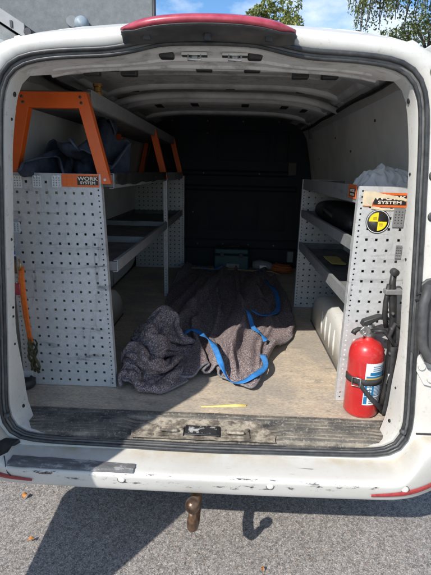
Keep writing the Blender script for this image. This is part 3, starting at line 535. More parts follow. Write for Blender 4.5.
0,0,0,4,5,9,-18,0,3,1,0,-4,0,1,-1,10,10,1,0,0,0,0,-1,4,-3,0,2,22,15,3,-19,-21,3,4,-6,-3,0,8,12,16,-8,-9,-18,-1,0,0,0,0,0,2,10,2,-1,-13,0,0,0,0,0,0,
0,10,9,1,-20,0,10,-7,-3,0,0,0,1,7,13,-2,-1,1,2,-2,1,5,-5,-1,1,24,15,2,-22,-20,0,0,3,5,-10,3,11,13,0,-10,-6,0,-4,-5,0,0,0,0,10,11,-3,-16,-2,0,0,0,0,0,0,17,
7,-3,-21,0,11,-7,-4,0,0,-1,8,-3,11,7,0,-7,0,0,5,-5,0,0,1,20,15,-2,-22,-12,0,0,1,5,-6,-2,16,4,8,-7,-8,-9,-2,2,-3,1,0,0,18,7,-7,-17,-1,0,3,-3,0,0,0,11,12,-2,
-21,0,6,-1,-5,0,0,1,4,-5,12,7,-7,-1,0,0,6,-5,2,-3,1,17,12,-10,-16,-3,-1,0,-1,2,-2,1,14,-1,11,-1,-12,-11,0,0,6,-6,0,0,19,5,-11,-13,0,0,-1,3,-2,0,0,6,12,2,-19,-2,
1,0,0,0,0,0,0,0,11,5,-6,1,7,-5,4,-6,0,0,1,18,9,-11,-12,-4,-1,0,0,1,-2,4,11,-4,13,0,-11,-12,0,5,-5,0,0,1,16,6,-12,-11,0,0,-1,1,0,0,0,2,11,6,-19,-1,0,1,
3,-2,0,3,0,-4,11,1,-1,0,0,0,9,-6,-3,0,0,22,7,-6,-13,-10,0,0,4,-5,0,5,11,-6,14,1,-7,-16,-1,0,0,0,0,0,14,8,-9,-13,0,0,3,-3,0,0,0,0,12,7,-19,-1,0,1,0,0,
14,2,-3,-13,17,-3,-2,-1,0,0,9,1,-9,-1,0,24,4,-1,-8,-19,0,0,6,-6,0,0,17,-7,14,4,-9,-18,-1,0,1,-1,0,0,8,11,-3,-16,0,5,-4,1,-2,0,0,0,13,6,-18,-2,1,0,0,0,16,7,
-8,-15,10,6,-4,-1,0,0,2,11,-6,-7,0,21,-5,4,-1,-19,0,1,5,-6,0,0,20,-7,15,3,-9,-21,-1,7,-5,3,-5,0,4,13,0,-17,0,0,3,-3,0,0,0,0,13,6,-18,-2,0,1,3,-3,18,4,-11,-12,
10,3,5,-7,5,-5,5,1,-6,0,10,-3,0,4,4,-15,0,0,7,1,-8,0,21,-3,15,0,-11,-22,0,10,0,-10,0,0,1,14,1,-16,0,0,0,0,0,0,-1,2,13,6,-20,-1,5,-4,0,0,18,-1,-13,-5,10,7,
-6,0,0,0,1,2,3,2,1,-4,0,4,4,-13,0,0,1,-2,1,0,22,3,12,-4,-16,-17,0,14,-4,-9,7,-3,-5,13,0,-14,1,0,0,0,0,0,0,3,14,1,-18,-1,5,-4,0,0,17,-4,-13,-1,10,3,-1,-1,
0,0,5,-6,1,0,0,0,5,12,-3,-13,-1,0,3,-3,0,0,22,7,11,-8,-16,-15,-1,6,9,-12,-3,0,2,10,2,-15,1,0,0,3,-3,0,0,1,13,2,-16,-1,8,-4,-3,0,15,-3,-12,-1,10,3,-2,0,0,0,
5,-6,5,-4,0,0,18,-1,-14,-2,6,0,-1,-7,3,-2,21,13,11,-7,-12,-14,-12,2,6,-8,0,0,12,6,-4,-14,0,0,0,-1,4,-3,0,0,10,-1,-9,-1,9,-9,4,-3,12,1,-14,0,10,3,-2,0,0,0,4,-4,
3,-3,0,4,18,-3,-5,-6,-8,0,-1,4,-3,0,21,18,7,-14,-19,-3,-5,-4,0,-1,0,1,15,2,-10,-8,0,0,0,0,0,0,0,0,2,-2,0,6,0,-7,6,-5,7,6,-14,0,10,6,-5,0,0,0,0,0,4,4,
1,0,15,-8,-8,-4,1,-4,-1,0,0,0,22,19,3,-17,-21,-6,0,1,2,-3,0,2,16,4,-12,-5,-5,0,1,-2,1,0,0,0,0,0,0,0,5,0,-5,0,5,8,-14,0,10,8,-1,-6,0,0,0,0,0,0,13,9,
6,-6,-9,-13,0,0,2,1,-1,1,13,20,6,-18,-24,0,4,-4,0,6,-6,0,18,10,-6,-17,-5,2,-3,6,-4,4,0,0,-6,3,-2,0,0,-1,1,1,10,1,-9,-3,10,6,-3,-2,0,0,3,5,-8,0,0,8,14,-7,
-14,-1,0,0,3,7,-10,0,12,19,9,-17,-23,0,2,-3,0,6,-5,0,16,14,-4,-19,-7,0,7,-5,7,-9,0,0,2,-2,0,0,-1,0,4,-2,-1,5,11,-16,10,2,-1,0,0,8,-7,-1,7,-1,-6,0,10,3,-13,0,
0,0,5,9,-14,0,13,21,5,-16,-23,0,0,0,0,0,0,0,15,14,-2,-18,-9,0,0,8,-6,-2,0,0,1,-1,0,0,-1,0,1,0,0,6,9,-15,10,3,-2,3,-3,0,0,6,-6,0,0,0,1,10,-10,-1,0,0,
10,3,-13,0,15,20,0,-14,-21,0,0,0,4,-4,0,2,11,13,-3,-18,-5,0,0,7,-7,0,0,6,4,-7,-3,0,2,-3,1,0,0,1,7,-8,11,6,-7,1,0,0,6,-5,-1,0,0,0,0,12,-8,-4,0,0,6,1,
-4,-3,19,15,-5,-14,-15,0,0,4,-4,9,-3,0,13,5,-5,-18,-1,0,0,2,-2,0,0,8,10,-6,-12,0,1,-2,2,-1,0,0,0,0,11,6,-7,1,0,0,1,7,-8,0,0,0,0,14,-2,-12,0,1,0,-1,0,0,
19,13,-9,-15,-8,5,1,-6,0,0,2,17,10,-2,-9,-18,0,0,0,0,0,0,0,14,6,-7,-13,0,0,0,0,0,0,0,0,0,10,5,-4,0,0,0,0,10,-7,-3,0,0,0,15,-1,-14,0,0,1,7,-8,0,19,10,
-11,-15,-3,0,1,7,-5,-3,0,20,14,-2,-15,-17,0,0,1,3,-4,0,0,13,3,-9,-7,0,0,0,0,0,0,0,0,0,13,-1,-1,0,0,0,0,10,-1,-9,0,0,0,14,-4,-10,0,0,11,-8,-3,0,20,7,-12,-14,
-1,0,1,6,-7,0,0,22,16,-2,-18,-18,0,0,6,-6,0,3,-3,6,1,-5,-2,0,0,0,0,0,0,0,3,-3,11,5,-1,1,-5,0,0,1,9,-2,-8,0,0,11,-7,-4,1,11,-3,-9,0,4,19,3,-13,-13,0,0,
0,5,-5,-1,1,21,16,0,-18,-19,0,0,6,-6,0,0,-1,0,1,2,2,4,-2,-6,0,0,0,0,0,0,11,5,2,-7,0,5,-5,0,0,0,0,0,1,4,-3,-2,0,0,5,-5,0,9,16,0,-13,-12,0,6,-6,0,
0,-1,4,19,13,3,-17,-21,0,0,1,-1,0,0,0,3,9,6,-9,-9,1,3,-4,0,4,-4,0,0,11,0,7,-7,0,0,0,6,-5,-1,0,0,1,0,0,-1,0,0,0,0,1,5,6,10,-6,-16,0,2,6,-8,0,-1,
10,12,12,3,-12,-23,-1,0,1,3,-4,0,5,4,11,-4,-14,-2,0,8,-8,0,5,0,-4,-1,11,0,5,-5,0,0,0,10,-10,0,0,0,3,6,-9,0,1,1,0,-2,0,2,4,8,3,-17,0,0,3,5,-8,-1,12,8,
12,3,-12,-22,0,0,9,-7,-2,0,0,13,4,-10,-7,0,0,0,3,6,-9,0,3,-3,11,0,2,-2,0,0,0,9,-9,0,0,3,11,1,-15,0,0,3,7,-10,0,0,13,-1,4,-16,0,0,0,3,-2,-2,13,7,12,2,
-12,-21,0,0,9,-9,0,0,0,9,0,-8,-1,0,0,7,-7,0,0,0,0,-1,11,0,0,0,0,0,0,5,-5,0,0,7,11,-2,-16,0,0,12,0,-12,0,0,16,1,-3,-14,0,1,-2,1,0,-1,17,4,11,3,-10,-22,
-2,0,7,-7,0,0,4,-3,0,-1,0,0,0,0,3,-3,0,0,0,0,11,0,-1,1,0,0,0,0,1,1,-1,2,10,3,-15,-1,0,12,-8,-4,0,0,16,-3,-8,-5,0,3,-4,2,-2,0,21,0,11,4,-8,-21,-6,0,
1,0,2,1,0,-2,-3,3,-2,0,0,0,0,0,0,0,0,0,11,0,-1,3,-2,0,2,-3,6,-5,0,0,5,8,-4,-9,0,7,-6,-1,0,0,14,-8,-5,-1,0,2,-3,2,-2,0,21,-1,12,4,-8,-21,-6,0,6,-5,
-1,0,0,0,1,6,-7,0,0,2,4,-6,0,0,0,0,11,0,0,0,0,0,6,-7,8,-7,0,9,-7,-2,0,5,0,-3,-2,0,0,0,9,4,-12,-1,0,0,0,0,0,-1,20,-1,11,5,-9,-21,-4,0,9,-8,-1,0,
0,-1,8,3,-10,0,0,0,0,0,7,-7,0,0,11,0,0,0,0,0,8,-9,7,-6,0,10,-7,-3,0,0,2,-2,0,0,0,0,1,13,-10,-4,0,1,-2,1,0,-1,20,-3,9,7,-5,-22,-5,0,10,-2,-8,0,0,-1,
10,1,-10,-1,1,0,2,-2,0,0,3,-3,11,0,0,0,0,0,9,-10,4,-3,0,12,-4,-9,1,0,3,-4,2,-1,0,0,0,15,-2,-10,0,-3,-1,2,-1,-1,19,-5,8,9,1,-19,-12,2,4,-6,5,-1,-4,-1,9,0,
-8,0,0,0,0,0,0,0,3,-4,11,0,3,-3,0,0,10,-11,1,0,0,13,-3,-10,0,0,0,1,-1,0,0,0,0,14,-8,-6,0,0,0,4,-4,0,10,4,3,12,0,-9,-17,-3,4,-4,0,0,0,0,6,-4,-2,0,
0,0,3,-3,0,0,2,-3,11,4,-4,0,0,0,10,-11,3,-2,0,13,-1,-12,0,0,6,-5,5,-6,0,0,0,11,-7,-4,0,0,3,6,-9,-1,1,15,-1,13,-3,-11,-3,-7,-3,0,0,0,0,0,0,0,2,2,1,-5,
0,0,0,0,1,-2,10,7,-6,0,0,0,10,-9,1,-2,0,13,0,-13,0,0,6,-7,10,-8,-1,0,0,10,-3,-7,0,0,9,-6,5,-9,1,15,-2,12,-1,-13,-9,-2,0,0,0,3,-1,2,-5,1,0,0,0,0,5,0,
-2,-3,1,-2,11,11,-9,-2,0,0,8,-2,-6,0,0,9,3,-12,0,0,4,-5,11,-10,0,0,0,12,-1,-11,0,0,0,6,1,-8,3,13,-3,12,1,-15,-7,2,-5,5,-5,0,2,8,-9,-1,0,0,0,0,0,0,0,0,
2,-3,10,16,-4,-11,0,0,1,1,1,1,-3,4,3,-8,0,0,0,5,1,-6,0,0,0,14,1,-15,0,0,1,0,-1,-1,5,11,-3,11,4,-11,-15,-1,0,0,0,0,0,12,-4,-8,0,0,0,0,0,0,0,0,1,-2,
10,3,11,-1,-4,-8,0,1,1,-2,0,4,0,-2,-2,0,0,0,0,0,0,0,0,15,2,-16,-1,0,0,0,2,-3,4,11,-2,12,3,-14,-13,0,0,0,0,0,0,12,-2,-10,0,0,0,0,4,4,5,4,2,0,11,1,
13,-4,-10,6,-6,0,0,0,0,11,-1,-10,0,0,1,-2,4,-3,0,0,0,15,0,-15,0,5,-6,1,4,-5,2,11,1,12,-1,-17,-7,1,4,-5,0,0,0,10,0,-10,0,0,4,-1,-3,0,0,0,6,-3,10,3,13,-5,
-10,8,3,0,-3,-8,0,15,-1,-14,0,0,0,-1,7,-6,0,-1,1,14,-1,-13,0,0,0,3,1,-6,3,13,3,10,-6,-17,-4,0,8,-5,-3,0,0,6,-1,-5,0,0,8,-7,-1,0,0,0,2,0,11,1,13,0,-6,-8,
0,0,0,0,0,16,-1,-15,0,0,3,-4,9,-8,0,-1,0,15,-1,-13,0,0,0,1,6,-9,6,13,8,4,-10,-17,-2,0,10,-2,-8,0,0,1,0,-1,0,0,6,-6,2,-2,0,0,2,-3,10,0,14,-3,-8,-1,-1,0,
0,0,0,13,-1,-12,0,0,0,0,9,-9,0,-1,1,14,0,-14,0,0,4,-5,10,-9,6,10,13,0,-11,-17,-1,0,9,0,-9,0,0,0,3,-3,0,0,2,-3,1,0,0,0,2,-3,10,0,13,-2,-10,0,7,-1,-6,0,
0,7,0,-7,0,0,0,2,4,-6,0,0,0,14,-2,-12,0,0,8,-9,11,-10,2,12,13,0,-12,-15,0,4,-2,4,-6,0,0,0,5,-5,-1,1,-1,0,0,1,0,0,3,-4]),
    'pile': (30, 84, [
-372,19,-15,-3,16,-8,11,13,11,7,9,13,11,10,13,12,13,13,14,15,16,15,15,14,15,15,15,16,17,18,-368,-1,3,-3,0,12,13,-2,11,14,13,7,8,8,11,14,12,14,14,15,16,16,14,13,14,12,15,15,17,17,
-359,-18,-4,-2,19,13,10,-5,13,14,11,8,8,4,9,11,13,14,14,16,14,14,15,13,11,12,16,13,17,17,-360,-20,-2,8,17,15,2,7,-2,9,8,9,10,9,11,10,9,13,15,13,14,15,14,12,13,9,16,12,16,17,
-365,-15,-2,17,12,12,14,4,0,5,9,7,6,9,14,6,8,15,7,11,17,11,14,16,7,18,10,18,6,17,-370,-17,15,5,15,8,10,12,6,6,10,7,5,4,12,12,10,5,8,16,10,10,19,10,17,7,19,6,18,8,
-367,-17,14,4,13,6,15,13,7,8,10,7,9,-5,10,12,15,2,15,9,12,17,5,16,11,17,12,18,14,10,-369,-17,5,12,10,13,8,13,13,11,7,10,12,-7,2,13,9,17,5,12,14,14,14,5,15,14,14,17,17,14,
-371,-16,-1,14,10,14,14,13,13,13,8,7,11,1,-7,10,14,6,18,9,17,7,16,16,4,13,14,16,18,15,-374,-14,-1,14,5,14,13,15,14,10,13,14,6,-6,2,13,8,13,8,17,7,13,16,15,18,15,14,9,6,14,
-379,-12,14,-2,12,10,6,15,15,15,15,11,2,8,5,-1,14,9,15,10,17,4,18,12,16,17,16,12,15,5,-384,-7,11,12,2,-1,14,14,15,15,12,11,9,6,-4,13,9,16,4,17,11,17,8,18,10,19,11,12,12,12,
-388,1,10,-1,0,7,15,9,14,16,14,6,8,6,9,14,11,6,18,8,13,14,17,9,19,8,17,5,12,10,-381,5,5,-14,7,8,9,12,13,15,10,13,3,10,14,9,10,13,12,12,12,18,8,18,12,18,4,18,1,19,
-390,16,6,-2,-5,7,13,8,11,7,14,11,13,11,5,12,14,14,12,8,18,9,17,11,16,14,7,20,2,16,-393,13,1,15,4,-2,12,11,13,5,11,12,12,12,6,8,10,11,13,17,6,17,9,15,13,15,16,8,15,0,
-393,7,8,10,9,6,14,11,11,4,9,13,11,12,11,2,12,9,9,11,17,2,9,14,16,14,14,14,6,18,-395,4,20,-6,9,14,14,12,1,15,16,7,7,11,11,12,11,14,9,11,12,9,8,6,6,9,15,16,17,9,
-390,10,9,4,-3,9,13,12,17,8,6,11,11,13,11,12,13,15,16,11,12,10,9,6,6,2,11,4,18,9,-394,10,11,18,-6,6,12,14,17,14,1,7,13,10,10,14,14,15,15,14,16,10,11,6,3,4,4,2,15,-4,
-393,14,11,16,0,9,11,13,12,16,8,3,11,10,10,10,14,15,16,17,16,11,10,8,6,3,4,-5,3,4,-392,11,9,12,16,12,12,13,5,5,12,13,6,6,15,13,12,15,16,11,9,16,12,11,9,8,5,-3,2,2,
-386,8,16,11,14,12,13,14,9,-3,4,7,11,11,13,14,15,14,13,2,8,16,14,6,12,11,10,11,4,1,-372,0,10,13,11,11,12,13,17,6,2,-1,10,12,13,15,13,11,8,12,11,7,4,13,5,10,10,10,8,10,
-364,6,-1,15,15,12,12,4,9,11,6,7,5,13,11,5,10,13,11,10,10,10,15,-3,10,3,9,9,10,8,-374,9,15,13,13,14,9,8,8,10,9,10,-5,13,7,6,11,16,3,7,9,7,18,7,-1,11,3,7,10,9,
-375,11,14,14,13,14,11,11,6,10,10,5,-7,8,8,14,13,11,10,3,16,12,-2,2,12,3,15,-3,10,6,-371,11,10,14,14,14,11,11,9,8,11,-4,1,4,11,15,4,16,5,13,12,13,-4,2,6,11,12,4,-4,11,
-369,9,11,13,14,14,13,9,10,11,10,4,3,-5,6,14,14,1,11,13,11,8,14,-3,-4,11,10,3,-3,9,-367,6,11,15,14,14,14,12,10,6,5,12,6,-7,12,0,14,11,11,1,8,11,12,-3,12,3,6,-4,6,7,
-366,6,10,15,15,14,11,14,11,8,7,-2,14,3,-8,16,8,12,17,5,6,-4,9,3,10,4,2,-3,8,5,-365,5,10,13,11,11,10,11,10,10,8,7,6,4,10,4,8,16,9,12,0,14,-2,-3,15,-5,2,5,1,5,
-363,8,10,1,5,12,11,9,10,11,9,7,5,11,9,6,14,9,15,1,12,3,1,9,-2,4,1,-4,4,6,-357,7,5,8,-1,5,12,2,11,9,9,7,7,11,11,9,14,14,8,9,2,3,7,-1,8,0,-3,6,1,-1,
-350,6,6,4,4,5,-7,3,12,11,15,6,14,-2,10,14,16,7,16,0,1,14,-4,8,4,-5,8,-3,-1,9,-344,7,7,3,5,-7,1,4,11,8,8,14,12,9,7,7,12,18,-1,0,15,-3,7,3,8,-8,5,8,-8,4,
-342,10,7,7,2,-1,0,-2,11,10,7,4,12,15,16,11,2,7,16,-6,1,0,10,3,0,1,4,4,8,6,-351,14,12,12,3,2,0,-5,8,12,7,8,7,14,17,18,6,1,14,0,-13,-2,11,-3,-3,3,5,3,9,13,
-356,12,12,11,13,-9,11,4,5,8,10,11,11,10,16,15,13,-1,-1,-12,-6,5,-1,3,-8,4,4,5,6,13,-360,8,12,14,7,9,-3,14,10,12,-1,8,16,16,17,17,11,3,-2,-13,-8,9,-3,-11,-2,-2,-2,1,8,10,
-363,19,15,-5,13,7,12,13,10,3,9,4,15,16,17,8,18,-3,6,-5,-7,-8,12,-12,-1,-4,-4,-5,-2,8,-354,10,14,-7,11,13,13,12,12,11,8,8,8,16,9,10,15,11,-7,-16,-3,14,5,-3,-4,-3,-6,-5,-3,2,
-363,19,3,15,7,6,6,13,11,12,6,11,15,16,17,9,17,-4,-6,-2,-10,15,11,1,-5,-4,-6,-5,-4,-3,-353,-3,11,15,12,15,0,4,10,11,14,11,15,16,17,16,11,8,-8,-7,-19,16,16,9,-4,-3,-4,-8,-4,-5,
-362,10,7,8,16,18,11,3,12,3,12,15,14,11,15,17,13,6,4,-12,-15,-3,16,17,10,-5,-2,-7,-5,-5,-350,11,8,5,5,10,14,11,13,11,3,14,16,17,4,15,16,-3,10,1,-17,-16,16,15,16,9,-5,-4,-6,-5,
-357,15,12,11,12,-1,10,10,13,12,13,13,13,13,11,7,15,-9,10,5,-4,-16,-5,16,17,18,9,-7,-5,-7,-359,11,12,12,17,12,11,-7,11,14,14,12,14,13,9,14,10,-13,2,9,2,-5,-17,11,17,18,18,7,-7,-9,
-350,8,7,10,11,15,14,-1,9,14,6,11,15,11,14,6,13,2,-14,3,2,12,-16,1,15,20,14,16,6,-9,-344,4,14,13,0,10,15,13,3,16,-1,10,12,12,9,9,10,7,0,-14,7,16,-9,2,-2,19,18,14,7,8,
-347,16,4,7,8,12,15,5,13,8,14,10,9,-2,14,4,11,0,13,-4,-5,15,5,-9,-3,16,17,15,16,6,-355,17,17,7,3,7,13,15,5,10,13,13,6,5,3,13,-4,13,12,0,-3,2,12,2,3,11,5,19,17,15,
-365,18,17,17,11,5,5,6,15,6,11,13,2,3,17,-1,11,3,13,9,5,-5,-1,15,10,13,0,12,17,12,-371,15,15,16,16,16,9,0,13,15,0,7,8,11,-2,10,4,12,2,9,17,-4,7,-1,19,17,10,9,1,20,
-377,16,14,16,15,15,15,2,12,16,10,-4,2,9,1,7,15,-4,13,12,1,19,9,-7,18,18,17,-7,16,19,-376,15,13,15,15,14,13,9,9,16,10,3,-6,1,15,1,9,10,10,4,11,19,-4,17,4,17,16,1,14,13,
-383,18,16,13,8,12,14,13,15,12,13,2,2,-7,11,12,1,12,8,11,13,-3,20,8,18,11,5,17,7,17,-386,17,13,9,11,16,14,15,12,13,9,12,3,-9,3,12,6,11,13,8,5,12,14,16,8,10,18,7,16,10,
-388,15,12,15,9,10,8,16,12,17,8,12,12,1,-7,3,13,12,9,10,14,9,14,12,8,17,11,17,5,17,-390,14,12,12,3,8,13,13,15,15,11,11,13,9,4,-6,8,15,12,6,10,15,15,7,18,8,19,13,9,17,
-386,11,-2,12,13,6,8,14,17,17,15,5,10,9,10,9,-1,13,8,15,13,8,14,15,10,18,11,13,16,10,-383,-2,1,6,13,13,7,13,19,14,18,12,9,2,9,12,12,1,15,15,11,14,14,7,17,13,12,19,11,16,
-370,0,-9,-3,6,11,13,15,15,17,18,15,7,4,7,11,12,11,12,14,15,8,14,18,8,14,14,13,17,16,-385,17,3,-3,-4,9,8,16,17,18,13,15,8,5,12,13,15,11,12,7,11,13,16,11,19,12,13,16,13,18,
-392,16,10,-4,12,-1,10,7,19,18,14,15,8,17,13,9,14,8,8,12,9,9,11,17,13,17,16,16,17,11,-389,6,10,10,5,13,-2,12,18,13,16,16,11,16,14,12,9,10,11,8,8,6,10,7,17,14,16,15,13,19,
-387,-4,13,13,10,-3,18,13,17,10,15,17,13,16,10,14,11,10,10,9,9,7,5,3,7,15,17,16,14,16,-393,13,-1,11,9,14,10,19,10,18,8,16,16,16,9,12,9,15,11,9,10,8,5,4,5,3,14,15,15,17,
-392,16,-10,13,13,12,17,13,17,16,15,9,15,12,15,4,11,15,13,12,10,10,6,4,4,4,5,6,16,20,-388,4,9,5,12,16,12,21,14,17,11,15,9,15,13,5,6,12,13,14,13,12,10,4,4,4,5,3,8,10,
-390,10,9,11,9,12,13,16,18,15,12,16,14,12,14,8,2,7,12,12,13,14,14,10,4,4,4,5,7,6,-390,15,6,15,15,15,-3,16,22,16,8,15,15,15,11,10,10,0,10,11,12,13,15,14,11,4,4,6,5,8,
-390,12,13,10,14,18,6,17,8,19,17,5,14,16,3,12,14,8,7,11,12,12,12,13,15,13,4,6,6,5,-387,15,7,11,15,15,18,16,4,17,18,5,10,12,12,8,9,11,11,11,11,4,14,16,13,14,15,5,7,2,
-378,11,14,10,10,12,19,15,14,8,18,12,6,12,12,11,5,9,11,4,10,11,8,13,15,14,15,18,7,5,-375,13,14,14,13,14,6,17,11,12,14,17,11,9,12,11,5,8,1,8,7,11,11,13,15,14,16,15,15,10,
-365,2,12,14,15,11,16,15,16,7,17,11,16,10,12,6,8,10,-6,5,13,12,11,12,0,16,16,16,17,17,-350,-1,12,4,9,15,15,17,14,17,14,12,15,13,6,13,6,5,3,-2,12,11,11,8,9,-3,18,14,18,18,
-336,-2,3,16,3,9,13,14,17,18,15,16,4,14,14,13,12,7,-5,6,-10,14,10,1,9,13,4,16,19,17,-324,-1,-2,16,8,7,8,15,17,13,17,11,13,6,14,12,12,9,3,1,-10,0,14,4,4,12,18,7,19,16,
-327,8,4,-3,14,10,7,15,16,16,16,15,12,4,11,11,3,10,10,3,-7,-4,4,6,11,18,12,21,15,-2,-331,6,5,6,3,11,13,16,15,16,16,15,13,12,4,14,-8,8,11,8,2,0,-9,15,6,16,18,14,10,8,
-332,5,4,6,10,11,12,13,15,16,15,15,14,12,11,10,-3,-6,9,4,7,4,0,12,13,8,12,19,-2,9,-330,4,5,6,11,10,12,14,12,16,15,14,14,11,9,6,8,0,-6,3,2,6,15,12,7,15,17,-1,11,-7,
254,3,16,14,9,-16,-6,2,0,2,9,-4,-9,-10,-7,-7,-5,-4,-4,-4,-5,-7,11,13,15,16,18,19,19,18,253,2,15,15,15,-10,-6,-7,8,5,-5,-11,-11,-10,-8,-6,-6,-4,-4,-4,-1,5,12,15,16,17,16,19,19,18,
268,1,8,8,6,5,-2,-6,-9,6,-8,-11,-11,-12,-9,-8,-5,-3,-1,1,6,11,10,15,16,17,16,19,18,18,282,4,6,5,-3,4,9,-15,-7,-10,-8,-12,-11,-10,-8,8,-8,-5,3,6,4,10,11,14,16,17,15,19,18,18,
297,3,5,0,1,2,2,-12,-9,-15,-4,-13,-14,-12,-2,10,0,-6,3,6,0,13,10,12,18,14,19,16,20,17,309,3,-2,8,2,-2,-5,-7,-10,-14,-11,-8,-14,-7,-3,-1,0,6,4,3,3,14,8,14,13,18,13,21,16,22,
324,-7,2,7,-6,9,-3,-7,-14,-11,-12,-13,-11,-4,-8,5,0,6,-7,13,5,4,18,12,17,16,15,14,18,21,338,-8,-6,10,-1,3,-12,-6,-8,-8,-13,-11,-10,-3,-10,-2,9,-1,2,10,5,7,14,18,13,18,18,14,16,18,
352,-9,-7,-4,12,-2,-4,-7,-8,-9,-14,-12,-8,-6,-8,-3,-3,12,0,13,6,9,13,13,18,18,19,15,16,15,365,-9,-6,-4,-12,-3,3,-4,-6,-11,-7,-7,-6,-9,-5,-4,-4,7,7,6,10,12,12,13,10,17,18,21,21,16,
379,-11,-10,-2,-8,-6,-11,-3,-4,-4,-2,-6,-9,-8,-8,-5,2,6,2,12,6,17,9,15,13,16,15,19,16,21,391,-10,-11,-5,-8,-12,-3,0,-3,-5,-6,-6,-6,-9,-11,-2,3,-2,10,4,15,9,17,13,17,13,18,16,16,18,
405,-11,-11,-9,-9,-8,-2,-9,-5,-5,2,-12,-8,-7,-4,-1,-5,8,2,11,11,15,12,17,13,18,14,18,17,7,419,-14,-10,-9,-9,-7,-5,-7,-7,-4,-8,-2,-9,-5,-4,-9,3,0,11,12,12,9,18,13,17,14,18,12,21,8,
429,-7,-9,-20,-5,-11,-4,-4,-10,-3,-6,-2,-8,-6,-11,2,0,-1,11,15,6,16,13,18,15,18,17,9,19,8,419,-9,8,-8,-20,-9,2,-12,-4,-14,4,-5,-5,-5,-12,-12,12,6,12,5,15,13,16,17,18,16,14,13,15,5,
410,4,-12,-6,12,-17,-1,-11,-10,-5,-14,3,-4,-6,-5,-14,-5,13,15,16,6,21,16,18,17,15,14,13,16,1,401,11,0,-13,-3,-13,-4,-11,-8,-3,-3,-10,-7,-6,10,-6,-11,0,14,15,16,13,20,21,22,20,13,11,7,17,
393,14,9,-14,-20,-11,-5,-10,10,-15,-9,-9,-6,2,-1,5,3,-1,-2,12,15,19,16,22,22,23,17,20,1,15,404,4,-3,-4,-14,-15,-9,-8,5,-4,-15,-12,-4,-7,-2,5,4,6,8,8,5,18,19,22,23,22,21,19,9,14,
394,0,0,3,-8,-8,-10,-11,-10,6,-11,-15,2,-5,-7,-10,3,6,7,9,12,18,19,22,22,22,20,18,17,16,399,-9,12,3,-7,-9,-10,-12,-11,-12,-10,-3,-8,-7,0,-4,-5,6,9,15,17,12,18,20,20,21,20,19,18,16,
411,-15,-5,14,-1,-11,-9,-10,-16,-14,-15,-9,-7,-6,-3,-3,6,9,12,17,17,8,17,21,19,19,18,17,15,15,407,5,-15,10,-11,-12,-9,-11,-3,-15,-15,-15,-8,-5,-2,-2,10,13,14,15,15,14,13,18,20,19,18,17,16,14,
418,0,-8,-9,0,-8,-12,-13,-14,-12,-14,-4,-14,0,1,0,9,12,14,16,16,15,4,21,18,18,18,17,14,15,423,3,-6,-9,-8,-3,-13,-14,-15,-12,-11,-8,-7,4,0,0,9,-2,19,16,15,17,10,19,16,17,18,18,12,14,
434,1,-4,-8,-8,-7,-11,-13,-14,-13,-10,-8,-7,-9,12,3,7,-6,16,18,7,17,22,21,17,15,14,19,15,10,434,3,3,-7,-7,-7,-11,-13,-13,-13,-10,-9,-7,-11,-3,3,15,7,8,14,15,18,20,21,20,17,8,19,17,13,
438,5,3,-4,-7,-7,-9,-14,-13,-10,-10,-12,-10,-5,-5,-4,8,18,16,13,15,15,17,22,20,17,10,18,16,13,443,6,4,-3,-6,-7,-8,-11,-13,-13,-12,-8,-10,-4,-9,0,2,14,16,19,19,16,12,20,15,20,16,15,16,16,
448,6,4,-1,-4,-8,-10,-8,-12,-13,-11,-14,-1,-6,-13,2,7,8,10,19,19,20,16,23,9,17,21,16,17,14,453,7,3,-6,-10,-9,-11,-6,-11,-7,-10,-11,-12,9,-10,-6,17,7,10,14,20,16,20,22,14,16,19,18,16,15,
457,1,1,-10,-4,-5,-10,-13,-10,-10,-11,-11,-10,3,11,-5,8,16,13,11,16,19,19,19,16,19,18,16,18,16,462,-8,-2,0,-10,-8,-8,-13,-12,-10,-10,-9,-2,4,9,1,9,12,17,14,14,18,17,16,17,20,17,16,19,14,
472,-14,-4,-9,1,-10,-13,-14,-9,-8,0,-9,-1,4,5,7,6,12,11,20,16,15,15,18,18,18,17,16,17,17,485,-16,-14,-5,-3,-11,-13,-13,3,-8,-6,-4,1,-10,10,14,9,5,14,20,14,16,17,19,18,16,17,16,17,16,
498,-16,-16,-12,-9,-6,-12,-5,-9,3,-12,6,-6,-4,-1,5,19,14,11,20,14,18,17,19,14,18,18,13,17,15,500,-11,-13,-12,-9,-11,-10,-2,-9,-5,-4,-9,10,-4,1,-1,14,20,15,18,16,17,17,18,12,18,18,13,16,13,
490,-14,-12,3,-4,-11,-5,-8,-6,-4,-9,-8,2,7,-5,6,7,18,20,11,19,19,7,18,16,17,18,17,16,12,487,-20,-3,-7,15,-8,-10,-5,-8,-5,-9,-2,2,0,1,-5,12,17,16,15,18,8,17,8,18,18,18,17,16,15,
478,2,-6,-12,1,11,-10,-5,-8,-11,-5,-12,-3,-2,6,14,4,18,13,18,9,18,5,7,18,18,17,17,18,16,468,16,-2,-13,-8,1,10,-6,-7,-8,-11,-13,-14,6,16,13,7,12,17,5,15,12,-5,17,15,18,17,16,14,16,
479,-7,11,-6,-5,-6,-8,-7,-5,-2,-13,-9,5,3,6,15,3,17,17,8,15,-9,6,16,17,14,17,17,17,14,486,-10,-3,2,9,-7,-13,-13,-7,-9,-3,4,5,4,1,7,12,12,15,16,4,1,1,6,15,15,17,17,18,17,
493,-7,-4,-6,-5,4,-9,-12,1,-8,-1,2,-7,13,7,5,10,13,12,13,10,0,2,3,5,15,13,17,18,18,501,-7,-5,-5,-7,-13,-6,11,-3,-8,-14,7,2,2,16,9,8,11,14,9,7,7,3,-1,6,1,16,13,18,18,
